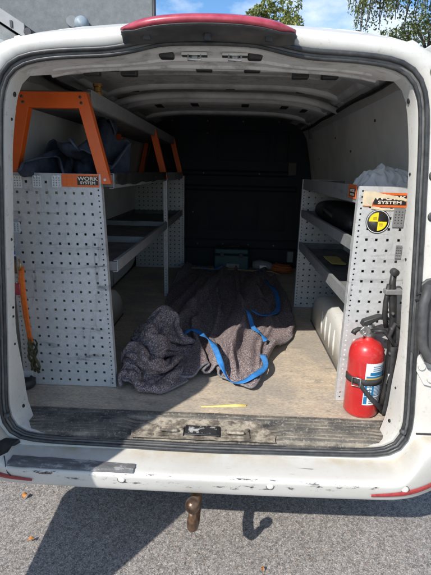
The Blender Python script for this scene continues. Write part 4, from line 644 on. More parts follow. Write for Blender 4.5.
496,6,-2,-5,-13,-8,-9,-9,0,5,-7,-7,8,11,12,14,10,8,13,11,5,8,-4,5,5,2,2,13,16,17,505,-9,-5,-4,5,-10,-10,-10,-8,-4,1,9,8,11,11,12,12,7,7,14,9,3,2,1,4,2,3,3,12,15,
514,-7,-7,-5,-12,-4,2,-11,-8,-2,6,6,7,13,12,6,13,9,5,10,7,7,4,4,0,-1,6,4,3,13,523,-7,-6,-10,-10,-7,2,-8,-3,-1,8,6,7,8,14,8,12,10,1,12,5,3,5,-6,14,-1,0,8,3,4,
530,-8,-3,-12,-7,-7,1,-6,-6,4,-3,9,11,11,5,17,14,0,9,7,10,3,-11,7,16,0,-2,7,1,6,524,8,-5,-12,-2,-7,-7,2,-11,3,3,10,11,11,2,11,15,9,9,10,8,-17,4,-3,19,-7,15,1,6,-1,
528,-2,7,-4,-12,-4,0,-9,-3,5,-5,2,17,15,7,5,13,17,12,8,-12,7,0,-13,5,13,18,2,-4,10,539,-3,-3,-3,-2,-2,-8,-1,-3,-3,3,-2,5,12,18,13,4,11,17,6,-1,5,-14,3,5,7,10,6,10,-3,
550,-2,-3,-2,-2,-3,-6,-2,-2,-3,-1,2,2,9,18,16,5,7,0,2,18,0,-6,8,5,8,5,9,4,1,555,-5,2,-5,-4,3,-1,-2,-2,-2,-1,1,3,4,11,18,14,9,-1,0,13,4,-7,6,10,7,8,4,2,5,
562,0,-3,1,-5,0,0,1,-5,1,-1,0,3,6,6,12,18,2,9,2,-7,15,0,9,2,12,7,3,9,-8,575,-6,2,-2,-1,-1,-1,0,-1,0,-4,4,2,6,5,6,17,-8,4,7,11,9,7,4,3,15,1,9,-4,7,
582,-7,7,-1,-1,0,-8,3,-3,4,-7,4,8,3,8,2,4,11,0,7,9,13,-4,14,2,7,13,-5,5,5,592,-10,6,6,-5,-4,-1,0,1,-3,-3,2,11,6,3,8,1,4,7,8,7,-3,8,17,2,12,-1,10,1,1,
593,2,-5,5,8,-4,-3,0,1,-1,-2,-1,3,5,14,4,5,2,10,6,1,5,7,8,13,2,5,10,-7,10,604,1,-3,0,4,7,-4,0,0,-6,3,1,3,3,7,12,5,1,1,6,10,4,8,11,2,11,3,-1,6,1,
610,-3,5,1,4,3,3,0,-7,-2,3,4,3,3,6,8,6,6,-3,1,6,12,11,3,10,6,-1,9,-1,6,618,1,-5,-3,12,5,7,1,-6,-1,2,4,3,3,7,8,-2,7,-7,10,6,6,6,13,3,10,0,3,6,-1,
618,-1,9,-3,1,14,5,-12,4,6,4,3,3,-4,-1,14,4,-12,12,3,9,9,6,6,10,5,6,3,1,6,629,-4,12,-10,12,5,-13,12,4,4,6,4,2,-6,-10,5,12,-2,-8,13,9,11,7,11,5,9,6,-6,10,8,
641,-6,-7,9,15,-4,-1,6,7,3,6,5,0,-5,-12,-4,-1,10,-8,1,10,13,16,13,11,6,-3,4,8,-7,649,-9,-1,9,13,-7,6,-2,12,-3,15,6,-4,-6,-12,0,0,-3,-2,-1,-4,12,16,15,14,16,4,3,4,0,
656,-5,0,-4,5,14,1,4,4,4,-4,18,2,-9,-8,1,0,-2,-3,-5,-5,-5,14,15,17,15,16,8,6,2,661,3,-9,5,6,6,7,-4,17,3,-15,10,13,-6,-8,2,1,-4,-3,-3,-5,-8,-6,15,15,17,13,17,14,5,
673,-12,8,1,8,8,-11,10,10,-10,11,1,3,8,-7,-1,4,-3,-3,-5,-5,-7,-8,-5,15,16,16,15,13,19,664,6,11,-1,7,2,-1,4,-7,7,15,3,-1,2,3,-1,-1,2,-3,-5,-6,-7,-8,-8,-3,15,16,16,17,15,
677,7,-8,12,9,5,-1,-4,3,-2,6,15,2,3,-3,3,1,0,-1,-5,-6,-7,-10,-8,-4,-2,15,16,16,14,690,-2,4,1,2,9,7,-2,3,-4,6,14,5,4,-9,7,4,-1,-3,-8,-9,-14,-4,-2,-2,-4,-1,14,18,19,
693,9,-4,6,4,8,-4,11,-1,-2,3,5,11,4,-9,3,9,1,-7,-14,-10,-9,-13,-4,5,10,-1,-1,13,21,707,-2,6,5,2,2,3,9,-1,1,5,-1,4,9,-8,2,9,3,-15,-11,-13,-10,-9,-8,0,7,8,7,8,11,
712,8,-4,2,5,13,3,5,-1,0,-2,8,-3,8,-8,7,6,-4,-13,-14,-7,-7,-7,-4,-4,6,8,8,8,9,718,11,-4,7,4,2,3,3,11,1,-5,6,-5,1,7,-7,10,-10,-12,0,-9,-6,-6,-4,-7,3,3,14,9,9,
723,15,1,-2,11,4,2,3,2,3,4,0,-2,2,-3,0,-2,-3,-6,-10,-4,-2,-6,-13,-6,11,0,9,11,15,729,9,12,0,5,7,6,3,3,4,1,0,-5,-3,3,2,-1,-3,-10,-9,-4,-11,-2,-11,-10,13,4,9,13,14,
738,6,9,9,6,6,7,4,3,2,3,-2,-4,-3,-5,4,-10,3,-5,-8,-8,-9,-14,-6,-3,5,17,1,17,11,747,6,8,9,9,6,6,4,4,3,1,0,-3,-6,-3,-3,-11,-4,3,-5,-10,-13,-10,-1,0,2,13,10,18,10,
754,8,8,8,8,6,7,5,5,3,2,-1,-2,-4,-5,-5,-13,-9,-10,4,-5,-9,-12,6,-11,14,13,-1,21,15,761,8,8,9,6,8,7,4,7,2,2,3,-3,-5,-6,-9,-9,-11,-12,-12,0,-3,-1,-7,4,10,9,-1,15,22,
26,-6,4,9,3,1,-7,-2,9,-12,-7,-3,-5,-1,2,-2,0,2,0,0,-1,1,0,0,0,0,0,0,0,0,9,22,8,9,-11,-7,-4,15,-10,1,-2,-6,-6,-6,-3,1,0,1,0,1,6,5,-1,-2,0,-9,4,-4,0,0,
10,10,17,16,-4,-6,-9,15,-4,-1,-3,-6,-6,-8,-5,-5,3,4,3,3,5,-3,4,-1,-8,-8,6,-8,0,0,18,3,20,17,2,-6,-13,0,15,-4,-10,-4,-3,-3,-4,-6,4,4,0,-6,10,-2,-7,8,-4,-12,7,-11,0,-2,
20,12,20,-1,11,-9,-7,3,13,0,-10,-2,-1,-3,-4,-8,-11,-1,14,-11,0,8,-11,-1,10,-1,-8,2,-14,2,24,9,9,13,1,-12,11,3,8,-4,-2,-11,5,-12,6,-5,-12,-12,15,0,-16,10,3,-12,1,13,3,-11,-5,-5,
23,-3,12,13,-4,10,5,0,2,4,-1,-2,-5,-14,-3,3,-4,-15,0,6,-14,5,8,3,-9,4,15,-4,-5,-8,24,-2,17,-6,9,-5,4,0,3,7,-1,0,3,-13,-10,-3,8,-1,-17,-3,12,-13,2,10,8,3,1,-5,4,-4,
27,-2,15,6,1,3,-3,1,-1,0,2,7,-6,-13,-10,-7,1,8,0,-9,5,-15,2,3,10,4,2,6,-3,-7,32,-5,15,6,9,0,4,1,0,-4,3,-1,-12,-10,-13,-2,-9,4,14,2,-17,-6,9,-10,5,5,3,1,5,3,
30,7,4,14,1,9,7,2,-1,-3,-4,-9,-13,-6,-11,-14,-3,12,-1,10,-6,-12,-4,12,-6,-2,-1,1,5,5,29,12,7,6,12,7,6,-3,-4,-3,-9,-9,-10,-10,-7,-4,-11,1,13,-5,10,-4,-11,-3,12,2,-10,7,-8,-1,
31,14,2,12,9,12,-4,-10,-5,-2,-4,-9,-10,-11,-10,-1,8,-12,2,12,-9,7,1,-13,0,12,5,-15,-4,18,33,9,12,7,11,8,-11,-5,-6,-3,-10,-5,-10,-9,-1,6,-9,7,-8,7,-11,-1,9,0,-10,3,14,-5,-8,6,
45,1,12,4,13,-6,8,-11,2,-15,-8,-9,-5,-5,7,-8,-2,7,-5,-8,5,-12,0,9,-1,-7,14,6,-8,-11,53,-6,15,2,7,8,-9,4,-10,-1,-11,-7,-6,-6,3,0,-1,-10,-1,4,-12,4,-11,0,8,-8,6,16,0,-21,
41,17,4,7,7,-4,5,7,-11,-12,3,-8,-5,-6,-6,7,-7,0,0,-1,-9,-2,-10,-5,-3,9,-6,8,13,-10,54,16,1,6,8,1,5,0,-16,-3,4,-11,-9,-5,1,-4,1,-8,-5,3,5,-13,-4,0,-5,-6,-7,4,5,2,
64,6,14,4,1,-1,-1,-6,2,3,-10,-6,-6,-1,-8,6,-7,-6,-5,-10,6,0,-11,3,-5,2,-6,-4,-8,1,70,12,8,1,10,1,-3,-4,-3,-7,1,-4,-6,-7,-10,-1,3,-1,-5,-9,-11,-1,-1,-2,3,-3,3,-5,-6,-11,
79,8,12,5,-14,12,1,1,-5,-4,-5,1,-9,-8,-5,-6,-6,-2,-3,-3,-3,-1,-1,-3,-3,-1,-4,7,-6,-9,91,9,9,-12,-2,2,-1,3,11,-10,-1,3,-11,-10,-1,-5,-7,-2,-2,-1,-7,4,-1,-3,-5,-5,-5,4,-4,-6,
101,12,-2,-3,-3,2,-2,1,0,6,-1,-7,-7,-6,-5,-4,-1,-2,-2,-7,-8,-12,-2,8,4,-2,-2,-3,-9,-9,99,16,8,-1,-5,1,-2,-1,4,-4,1,-1,-6,-6,-4,-3,-1,-3,-5,-4,-8,-13,-17,-2,10,5,1,-3,-2,-6,
100,17,14,1,-7,-5,0,8,0,0,0,-9,2,-8,-8,-14,8,2,-3,-5,-9,-12,-14,-7,-11,12,5,-4,-4,-3,108,15,6,5,1,-8,2,5,2,0,-5,-8,-11,0,-11,-14,8,-10,-1,-2,-11,-10,6,-4,-16,-8,10,2,-9,-3,
101,13,9,5,2,5,0,-1,-4,0,-3,-10,-10,-7,-6,-1,-5,-15,-2,-4,-11,-1,4,2,-8,-15,1,3,3,-14,88,14,12,6,3,4,0,-1,-2,-3,0,-10,-12,-9,-9,-3,-5,3,-15,-8,-7,-3,4,3,2,-8,-16,3,8,-7,
76,14,13,8,3,4,2,-3,-2,3,-4,-5,-9,-13,-14,-7,-5,6,-1,-6,-9,-14,1,2,2,-7,-15,4,7,-7,63,16,13,8,5,4,2,1,0,-4,-5,-1,-8,-12,-5,-16,-10,1,1,-4,0,-6,-14,5,-6,-6,-7,7,-3,-4,
51,16,13,9,6,3,0,3,0,-3,-4,-2,0,-13,-8,-4,-13,-12,-2,-2,-1,-4,4,-2,-18,-8,1,9,-1,-8,39,15,13,8,8,7,5,8,-5,-8,-6,-6,5,-11,-4,-15,1,-4,-14,-10,0,-5,2,2,-1,-11,-4,-1,7,-6,
26,16,14,14,15,11,7,-3,-5,0,-4,-5,-9,-11,-5,-15,-7,5,-4,-18,-9,6,-7,-2,15,-3,-3,-10,1,3,15,15,16,15,13,12,5,9,0,-3,-6,-9,-13,-10,-7,-14,-6,-1,5,-8,-16,12,1,-14,0,2,6,3,1,-12,
10,9,16,15,16,11,8,6,-2,-3,-4,-9,-1,-15,-12,-7,2,-11,-6,2,-13,-1,12,1,-9,-8,2,11,3,-2,8,7,9,16,16,9,7,7,10,-8,-10,-5,9,-9,-11,-8,-10,4,-13,-5,0,-12,2,8,2,-11,-1,4,2,7,
13,3,5,11,14,14,8,14,-6,10,-3,-14,-7,7,-4,-13,0,-11,-5,-2,-14,-9,-3,4,14,-4,-3,-11,4,9,20,5,4,2,14,12,11,14,-10,2,13,-9,-10,-8,0,-2,-9,0,-7,-7,-7,-10,-3,-5,13,0,-1,-13,0,0,
12,8,10,13,11,9,8,11,-12,11,-4,8,-11,-11,9,-8,-9,4,-4,-12,-5,-5,-19,6,-1,-3,-1,1,-6,2,23,3,15,10,6,11,13,-6,5,-2,12,-13,-1,-3,-1,2,-11,-6,-11,3,-3,-14,-8,12,-3,-2,-5,-5,-3,-1,
34,-4,14,13,10,9,-3,5,6,8,-8,6,-4,-3,0,-6,-2,-6,-10,-4,-16,4,-11,11,-4,-1,0,-3,-4,-4,38,4,14,12,11,6,0,5,5,-1,-1,1,3,-2,-2,-6,-5,-9,-3,-6,-12,1,-16,5,-7,1,-4,7,-11,9,
43,5,15,7,15,15,-10,3,7,6,-4,4,-3,1,-1,-6,-7,-4,-3,-16,-4,-6,-12,-4,-1,-11,0,6,1,-11,37,18,16,13,10,-1,9,4,7,3,1,-9,-5,1,7,-3,-10,-12,-7,-5,5,-12,-9,-12,-8,-9,1,-1,5,0,
45,17,18,16,7,4,4,7,-6,12,-9,-1,4,-4,-6,6,-7,-12,-13,3,-3,-20,-7,3,-13,-7,-12,-1,3,3,50,14,18,19,14,1,8,-3,1,3,6,-2,-3,-1,-7,-3,-3,-15,-6,-17,-3,-3,-9,-8,4,-14,-7,-11,-2,4,
63,12,16,16,5,14,10,-6,5,5,-1,4,-3,-4,-7,-7,-6,-13,-7,-13,-16,1,-17,-5,4,0,-15,-11,-4,-3,73,14,14,15,6,4,6,11,7,1,4,-3,-4,-4,-9,-3,-9,-13,-16,-7,-14,-16,-1,-13,3,-1,-1,-16,-12,-6,
78,16,16,17,3,9,5,11,7,1,-13,-8,-5,4,0,-16,5,-16,-11,-13,-16,-7,-5,-15,-12,-1,10,-8,-17,-10,85,18,11,10,16,11,6,-3,15,0,-15,-9,-9,-8,8,-13,7,-12,-19,-2,-15,-3,-14,-16,-10,-3,-4,11,-17,-15,
93,7,19,12,13,10,-6,13,-3,13,-8,-10,-10,-13,-9,8,-1,-17,-5,-12,-13,2,-12,-16,-12,-11,-5,12,-6,-18,102,3,4,14,17,14,5,2,8,-11,8,-8,-10,-13,-19,-3,11,-9,-7,-13,-13,-8,-10,-20,2,-10,-7,-3,2,-10,
109,5,4,4,7,15,16,11,6,-14,-10,-8,-6,-10,-3,-18,1,1,-4,-10,-9,-15,-15,3,-17,-7,-3,-12,-9,11,105,10,10,5,6,1,12,16,9,-3,-17,-15,-14,-9,7,-7,-17,-5,1,-10,-5,-14,3,-17,1,-3,-13,-13,-14,0,
103,9,10,7,7,5,3,15,11,0,-13,-17,-17,-14,5,0,-6,-17,-9,-10,4,2,-14,-18,0,-1,-5,-15,-5,-5,90,9,11,5,6,7,10,14,14,3,-13,-16,-16,-18,-6,1,1,-10,-11,-17,1,5,-15,-3,-17,0,1,-19,-7,13,
100,-5,2,11,13,10,10,10,3,12,-10,-17,-17,-15,-15,-6,4,-11,-8,-12,-5,8,0,-13,-2,-5,-14,-3,-15,1,103,4,-10,13,11,2,9,8,12,11,-13,-12,-17,-15,-18,-12,0,-11,-7,-12,9,-5,11,-8,-17,2,-3,-12,0,-13,
92,3,9,-4,13,13,12,7,12,0,-14,-12,-10,-18,-15,-17,-9,4,-15,-7,2,6,-4,-2,-19,-3,11,-1,-17,4,83,0,8,8,15,13,11,11,10,-9,-14,-13,-6,-14,-17,-15,-15,-3,8,-11,-10,-2,-4,4,-2,-14,0,8,-15,-3,
70,13,14,9,4,15,14,11,4,-8,-9,-17,-13,-15,-6,-14,-17,-9,11,0,-5,-14,-8,-7,12,-4,-15,9,0,-12,62,17,15,14,9,6,15,11,-3,-10,-4,-13,-14,-17,-13,-5,-10,-17,-1,1,3,0,-9,-14,-2,5,-15,2,14,-4,
56,17,12,16,14,11,11,9,-9,-8,-4,-9,-15,-17,-15,-9,-10,-8,-7,-4,1,5,0,-3,-16,-4,11,-8,-1,8,58,6,15,16,9,12,14,11,-2,-6,-14,-8,-14,-15,-12,-8,-3,-9,-3,-9,-7,-6,-2,8,-3,-9,12,-4,-11,-3,
66,5,7,15,10,6,14,6,-4,0,-11,-9,-14,-4,-10,-6,-8,-4,-5,-6,-7,-10,-11,-1,10,2,0,-2,-4,-15,63,14,3,5,11,8,11,12,5,-16,-9,-5,-12,2,-3,-10,-5,-10,-6,3,-7,-9,-12,-13,-3,6,0,-4,4,-1,
68,16,7,0,1,15,4,10,8,-19,-8,-1,-10,0,6,-5,-12,-5,-4,-12,-6,-2,-5,-12,-13,-7,-1,-4,0,5,73,7,17,-8,10,3,12,-1,11,-6,-11,-8,0,1,6,-11,-11,4,-9,-10,-10,-6,-3,-8,-9,-6,-8,-9,8,-7,
84,-2,15,8,8,-6,-1,12,-6,6,-8,2,-8,6,0,-15,-9,2,-5,-6,-9,-11,-6,-9,0,-8,-1,-14,-6,-4,96,-17,9,16,9,4,-11,3,2,5,6,-1,-7,-3,3,-15,-13,-6,-5,-1,-5,-4,-12,-8,-6,3,-10,1,-5,-17,
92,1,-8,9,11,10,4,2,2,2,-1,7,-8,-7,1,-12,-14,-12,-7,-5,-4,0,-2,-12,-8,-4,5,-6,-11,0,104,-3,-9,-2,7,8,20,9,2,0,-4,-8,9,-4,-11,-11,-10,-15,-9,-7,-6,-3,2,0,-13,-8,6,-5,-6,-10,
95,10,0,-2,3,5,16,-3,17,6,-4,-11,-6,-1,-14,-9,-2,-11,-13,-8,-6,-5,-6,0,6,-12,-8,8,-10,-14,92,0,16,9,5,4,-5,5,20,8,-2,-11,-10,-9,-2,-9,-11,-9,-8,-5,-4,-5,-6,-5,-9,7,-10,-10,6,-9,
103,-10,6,12,11,11,4,-6,11,18,0,-9,-10,-9,-2,-10,-9,-11,-6,-3,-5,-5,-7,-7,-5,-3,-8,-4,-14,0,100,7,-9,8,9,9,19,-1,13,12,-8,0,-9,-8,-2,-9,-10,-10,-4,-3,-6,-4,-6,-6,-7,-5,-5,-7,-13,-15,
90,15,9,8,8,1,9,10,7,17,-3,-9,-2,-7,-2,-11,-8,-9,-1,-4,-7,-7,-8,-9,-15,-3,-2,-7,-9,-10,91,12,10,13,14,8,8,9,1,5,8,-8,0,-7,-12,-1,-7,-8,-5,-14,1,-9,-8,-12,-11,-17,-4,-1,-6,-10,
94,7,16,6,14,16,12,10,6,4,-5,-1,-16,5,-3,-4,-7,-13,-12,-11,-10,-6,-8,-9,-11,-3,-19,-7,-4,-5,94,13,10,5,14,15,17,6,4,10,-4,-13,-2,-13,3,3,-9,-11,-12,-12,-11,-12,-7,-10,-13,0,-6,-18,-5,-4,
86,12,13,14,7,13,14,11,6,2,4,-6,-8,-14,-8,7,-9,-11,-11,-12,-12,-13,-5,-13,-11,-5,3,-3,-5,-23,77,13,12,13,14,12,12,9,7,3,-1,-2,-6,-8,-14,0,-7,-10,-11,-13,-12,-10,-9,-2,-17,-7,-2,14,-12,-22,
67,13,13,12,13,12,11,11,8,3,1,-3,-5,-7,-7,-10,-7,-11,-6,-16,-14,-12,-9,5,-1,-9,-8,-7,-9,-17,56,13,13,12,12,13,11,10,10,3,0,1,-5,-7,-8,-10,-8,-10,-8,-9,-17,-14,-7,-2,16,-5,-6,-25,-16,-2]),
    'jacket': (46, 54, [
-159,29,34,-13,-5,-10,7,-13,-7,-5,16,15,22,26,7,18,14,35,14,10,-3,-16,-4,-12,-11,6,2,4,2,9,7,-12,7,11,-31,-40,-26,-3,34,44,35,16,8,0,-18,-5,-148,26,8,11,-18,4,14,-10,-11,-11,-3,44,28,0,
6,13,11,32,21,16,5,-5,-15,-6,-12,-8,-7,-4,3,7,13,-4,14,20,-26,-32,-26,-11,21,52,35,16,9,5,-11,-3,-148,9,16,18,-1,-6,15,2,-14,-11,7,35,28,-3,-12,5,20,17,16,10,1,-2,-17,19,15,-1,-19,-11,
-10,-2,13,10,16,16,3,-32,-27,-8,7,41,33,17,11,8,1,-12,-136,-12,18,18,-4,14,-4,15,1,-10,16,18,25,1,-19,-14,17,17,9,9,-1,-4,-2,2,15,14,-5,-8,-8,1,17,11,16,15,-1,-11,-26,-18,9,32,19,17,
14,8,8,0,-142,-9,18,13,26,-13,-9,13,18,-2,10,20,18,0,-15,-22,14,16,11,4,4,-10,-2,11,22,9,8,-3,-13,-4,7,17,14,17,-13,1,-6,-6,2,10,18,15,4,11,11,1,-156,10,16,5,15,27,-15,-18,18,18,
4,11,14,8,-8,-14,-2,15,5,7,8,-3,6,9,23,1,8,7,-6,-9,7,15,11,9,-2,7,3,0,2,-4,8,9,4,12,5,0,-156,8,-6,16,7,22,32,-13,-19,12,6,12,13,8,-1,-15,8,15,2,9,7,8,13,16,
23,4,1,-2,-9,-5,3,11,8,14,5,1,1,-5,-5,13,-7,14,-3,1,9,2,-182,12,17,-7,18,18,23,33,-20,-12,5,5,12,9,9,-8,2,15,1,11,6,15,17,12,16,9,-3,7,-9,-4,4,2,10,18,8,0,1,10,
1,8,9,2,-13,0,4,3,-186,-2,30,2,2,20,21,33,19,-15,-17,8,-6,2,8,-1,8,12,0,19,14,21,22,15,10,9,4,-1,0,-8,3,11,10,10,0,5,-3,21,15,9,10,-13,-1,-7,-5,-2,-187,-11,29,30,-20,19,
18,21,46,-1,-24,-5,-11,-3,-2,13,12,-6,10,20,16,32,24,19,3,16,12,-1,-1,-11,4,9,6,8,-3,12,-5,27,24,5,0,1,-4,-10,-11,-11,-181,-18,30,29,-13,14,5,26,32,37,-25,-20,-8,-3,5,-7,3,9,11,18,
18,32,27,22,0,9,10,10,1,-10,3,8,4,10,8,-8,7,28,27,6,-1,5,-6,-20,-11,-2,-190,-2,23,21,10,10,-1,14,25,52,-8,-26,-6,-6,6,2,-5,2,6,7,29,30,33,10,6,12,8,2,-10,6,-4,15,6,11,
-1,8,6,27,32,11,-2,-5,-1,-17,-11,-1,-148,-24,15,20,14,5,4,10,7,40,33,-30,-15,3,6,6,1,-14,2,5,11,28,40,23,1,11,8,-6,-6,3,11,7,4,5,14,4,12,-5,29,26,6,-19,14,-3,-14,-12,-137,7,
3,7,8,-6,9,0,15,20,50,-14,-7,3,8,3,1,-17,-8,4,11,28,27,18,19,10,-1,-8,-7,9,8,11,10,1,10,14,13,3,-17,24,14,-13,14,17,-8,-12,-159,14,1,15,12,9,3,-4,4,16,35,39,-7,-2,-1,9,
3,-10,-15,-13,10,36,35,12,18,5,-14,-15,11,6,13,6,11,9,18,10,13,5,-16,0,10,1,5,12,9,1,-157,-1,12,12,12,11,9,-4,-1,15,15,32,27,15,3,-8,8,-7,-13,-14,7,18,37,7,16,9,-4,-19,18,2,
10,8,6,25,7,19,8,2,1,-4,8,-3,0,5,8,1,-146,-8,1,6,17,14,12,-8,1,16,20,15,17,18,16,17,-2,-1,-10,-10,9,11,11,7,10,8,13,-12,7,14,5,8,19,20,9,8,14,10,-2,-4,14,-15,3,8,
7,3,-157,15,1,-2,8,16,12,6,-10,21,15,22,20,-3,17,15,19,-2,-6,-1,7,11,-2,5,6,8,10,-7,14,12,17,6,18,13,14,5,11,12,0,-6,15,-16,-3,8,8,1,-151,-2,24,0,-1,4,15,14,-3,14,9,24,
23,6,4,13,11,19,-5,6,6,7,-4,16,8,-6,1,-1,10,21,15,15,14,10,-2,20,10,14,-5,-2,8,-1,5,-15,-2,7,-139,-5,6,21,-7,8,7,16,-1,9,10,9,17,22,15,3,15,25,-2,7,10,3,12,9,4,-1,
-13,0,6,18,15,18,12,8,1,18,18,13,-5,4,11,2,8,-10,-16,-13,-132,2,-21,41,2,-7,11,15,2,6,9,16,13,21,5,13,8,26,16,0,7,6,23,3,1,-12,-12,10,-7,15,22,19,18,7,6,8,19,16,-5,-2,
10,11,2,5,-8,-14,-147,20,-7,25,9,-5,14,14,-10,9,13,15,13,6,9,4,25,19,21,12,1,8,16,12,-14,-5,-15,5,5,13,24,18,18,8,3,14,2,20,4,1,-9,15,9,1,-2,7,-156,16,-7,25,10,13,9,12,
2,-3,11,11,15,5,-5,12,26,29,17,14,13,6,15,4,-9,-13,-10,-2,14,16,23,20,18,4,13,13,-2,12,12,-1,-13,-1,8,3,-1,1,-151,-1,25,12,4,2,9,10,1,7,9,9,5,9,-6,14,25,32,29,12,8,13,
15,-12,2,-6,-14,0,9,27,13,18,16,16,11,10,9,6,14,3,-6,-14,9,8,-1,-18,-132,1,24,-3,2,2,6,7,2,7,8,-9,7,8,1,17,38,32,28,13,8,9,18,5,-8,-5,-5,0,12,17,5,16,10,18,15,13,
5,11,14,10,-14,-23,11,9,12,-2,-123,16,18,1,-10,0,5,5,10,-3,8,3,-9,4,4,22,29,32,29,27,9,1,23,15,2,-5,-8,0,9,1,10,7,15,8,9,22,18,5,12,16,-24,-26,-5,0,34,18,-106,20,-11,14,
-4,-8,7,7,-1,13,2,6,1,-4,4,21,35,32,31,21,6,-1,28,19,5,-12,-17,1,14,4,2,10,5,21,5,18,22,6,9,15,-8,-33,-5,-8,22,37,-91,13,-21,-5,14,-6,11,9,-3,17,10,13,6,-8,-1,16,34,31,
31,15,11,-1,27,32,-1,-23,-18,-1,14,12,3,6,10,-1,18,23,11,16,6,14,3,-31,-19,-1,19,37,-75,0,-10,-6,-1,2,9,8,3,-4,37,24,8,4,-5,3,31,27,29,9,-1,15,15,36,11,-14,-26,-1,13,8,7,-1,
7,4,11,19,16,14,9,10,10,-14,-20,-1,3,32,-62,3,-13,-7,4,0,7,-7,-3,10,52,34,10,3,-7,-3,19,26,13,9,13,4,18,31,17,0,-24,10,6,3,3,5,7,4,4,17,7,14,12,10,11,-8,-6,-10,-2,21,
-50,0,-4,-7,-3,3,7,-10,-2,-1,61,45,15,2,-12,0,2,27,-3,15,12,14,13,20,22,10,-19,16,-1,2,5,5,4,-1,10,11,4,15,-1,16,18,-8,-10,6,1,3,-41,4,3,-2,-6,-10,3,-4,-4,-3,48,39,15,13,
-2,-12,16,20,-9,13,5,2,30,18,17,13,2,-16,10,-1,9,7,8,5,3,-6,12,11,6,16,10,4,-7,3,7,2,-26,-4,11,-5,-11,10,-9,-2,-5,-2,6,46,22,-3,8,7,10,18,5,-10,6,3,31,25,11,5,6,-1,
7,0,-1,14,-4,-16,11,11,7,3,17,15,20,-10,-1,3,10,11,-8,12,-3,7,-15,-22,9,0,0,2,4,-8,19,11,7,9,18,19,2,-6,2,14,23,24,11,12,-1,6,5,12,10,7,0,-8,-17,-1,-4,8,14,27,24,-10,
7,11,4,7,7,7,5,2,-5,-21,-24,0,16,8,-5,13,-1,-11,14,16,9,23,-4,-2,5,13,27,23,15,-1,9,13,7,11,0,-1,-5,-11,0,5,9,9,-8,22,22,-3,11,1,8,14,-4,3,19,-10,-4,5,-26,-8,4,13,
7,-4,-6,17,16,13,4,5,-7,1,12,18,23,11,20,18,3,11,-1,11,2,-12,-9,-1,-12,11,18,5,16,3,18,-4,5,10,12,9,7,11,-15,-18,19,10,-20,-19,3,14,12,-17,12,16,17,15,5,-1,-4,4,8,18,16,14,
-2,25,15,-8,-1,6,13,5,-19,-7,6,10,15,-3,11,22,1,-1,5,9,7,22,9,-2,-26,26,2,5,-9,-15,-7,11,13,-4,10,12,17,15,7,-1,-4,5,6,16,6,5,4,10,9,-5,0,11,11,11,12,-2,10,8,3,4,
3,-13,11,5,10,9,3,19,-3,-15,36,7,9,-1,-8,-22,-13,5,5,15,13,14,9,12,-1,17,-4,11,-10,9,-7,-5,-2,9,10,9,22,12,4,9,-1,12,1,10,-4,-5,10,-2,11,12,12,16,-1,1,-4,30,14,18,-2,-2,
-17,-15,-23,9,8,4,22,13,6,8,4,10,13,2,-6,-21,-2,-18,-6,8,4,21,24,14,10,0,10,1,11,1,7,-11,5,11,14,17,12,12,-6,-11,33,20,19,-5,-11,-5,2,-14,-12,-18,11,13,15,11,11,8,4,-4,17,-10,
-11,-8,-12,-7,-19,-1,6,27,26,4,13,17,-5,12,9,3,11,-4,12,7,9,16,12,4,-5,-8,74,15,8,-11,-16,-27,-3,6,-4,-20,2,14,12,7,10,17,8,1,1,-19,-9,-21,-12,0,-12,-13,6,28,14,25,1,4,21,6,
-13,11,16,11,19,19,6,11,3,10,-12,-12,109,13,-10,-15,-21,-32,-12,7,7,-12,-6,-1,11,14,15,15,9,7,-11,-18,-15,-17,-13,-8,-12,3,-6,21,31,-9,6,11,26,11,-13,16,16,6,22,32,1,1,7,1,0,-14,116,-2,
6,-21,-27,-18,-7,-17,8,-8,-9,3,13,13,17,16,11,-6,-10,-11,-22,-17,-8,-12,-15,-6,23,20,-2,-8,8,15,25,9,-9,12,33,19,8,25,-7,-7,-4,8,4,6,114,3,0,-12,-23,-17,-4,-11,-20,-5,12,-12,10,20,19,5,
10,-10,-14,-6,-23,-14,-11,-11,-17,14,5,21,-16,5,3,20,15,18,-2,-6,38,31,21,6,-14,-23,-14,10,7,15,118,5,-9,-10,-15,-8,-5,-12,-24,-21,1,17,9,15,5,8,0,7,-16,-16,-21,-15,-10,-8,-12,11,19,-1,-12,-4,
21,12,13,9,13,-8,13,27,25,3,-16,-4,-22,8,7,14,124,7,-8,-19,-7,-5,-2,-15,-15,-25,-11,18,19,14,-8,-7,2,11,-6,-22,-24,-15,-9,-13,3,6,11,-8,-18,31,16,12,7,4,13,5,-6,19,11,15,-21,0,23,-10,
0,2,117,16,-3,-14,-9,-17,11,-13,-18,-15,-15,6,15,15,7,-11,-10,-1,-6,-13,-23,-17,-11,-9,0,-3,7,-13,31,5,19,17,-5,8,11,9,-2,5,13,0,19,-1,10,10,2,3,110,19,6,-5,-10,-15,-10,3,-21,-13,-10,-3,
6,13,12,0,-14,-10,-14,-8,-21,-19,-10,-9,-14,6,-5,29,11,16,-1,14,21,-6,15,8,1,0,10,11,18,6,18,5,-8,-9,105,13,14,0,-1,-12,-10,-4,-12,-8,-9,-10,-9,7,13,2,-12,-3,-7,-35,-17,-13,-10,-9,-15,4,
22,7,23,22,-15,15,7,16,4,10,2,-3,9,14,22,10,18,-6,-15,-2,103,-1,13,7,11,-5,-20,1,-10,-7,-4,-11,-13,16,7,-12,-22,-4,-3,-40,-21,-8,5,0,-1,-7,4,22,13,20,-7,20,8,0,2,6,4,4,10,16,
15,13,7,0,-14,5,115,3,-18,7,5,18,-12,-21,3,2,-9,-9,-15,14,1,-19,-27,9,-19,-41,-18,0,0,8,-5,14,2,11,17,19,-2,16,4,-13,18,-4,-1,-2,19,16,11,3,8,-1,-5,14,85,3,8,-9,21,14,-3,-8,
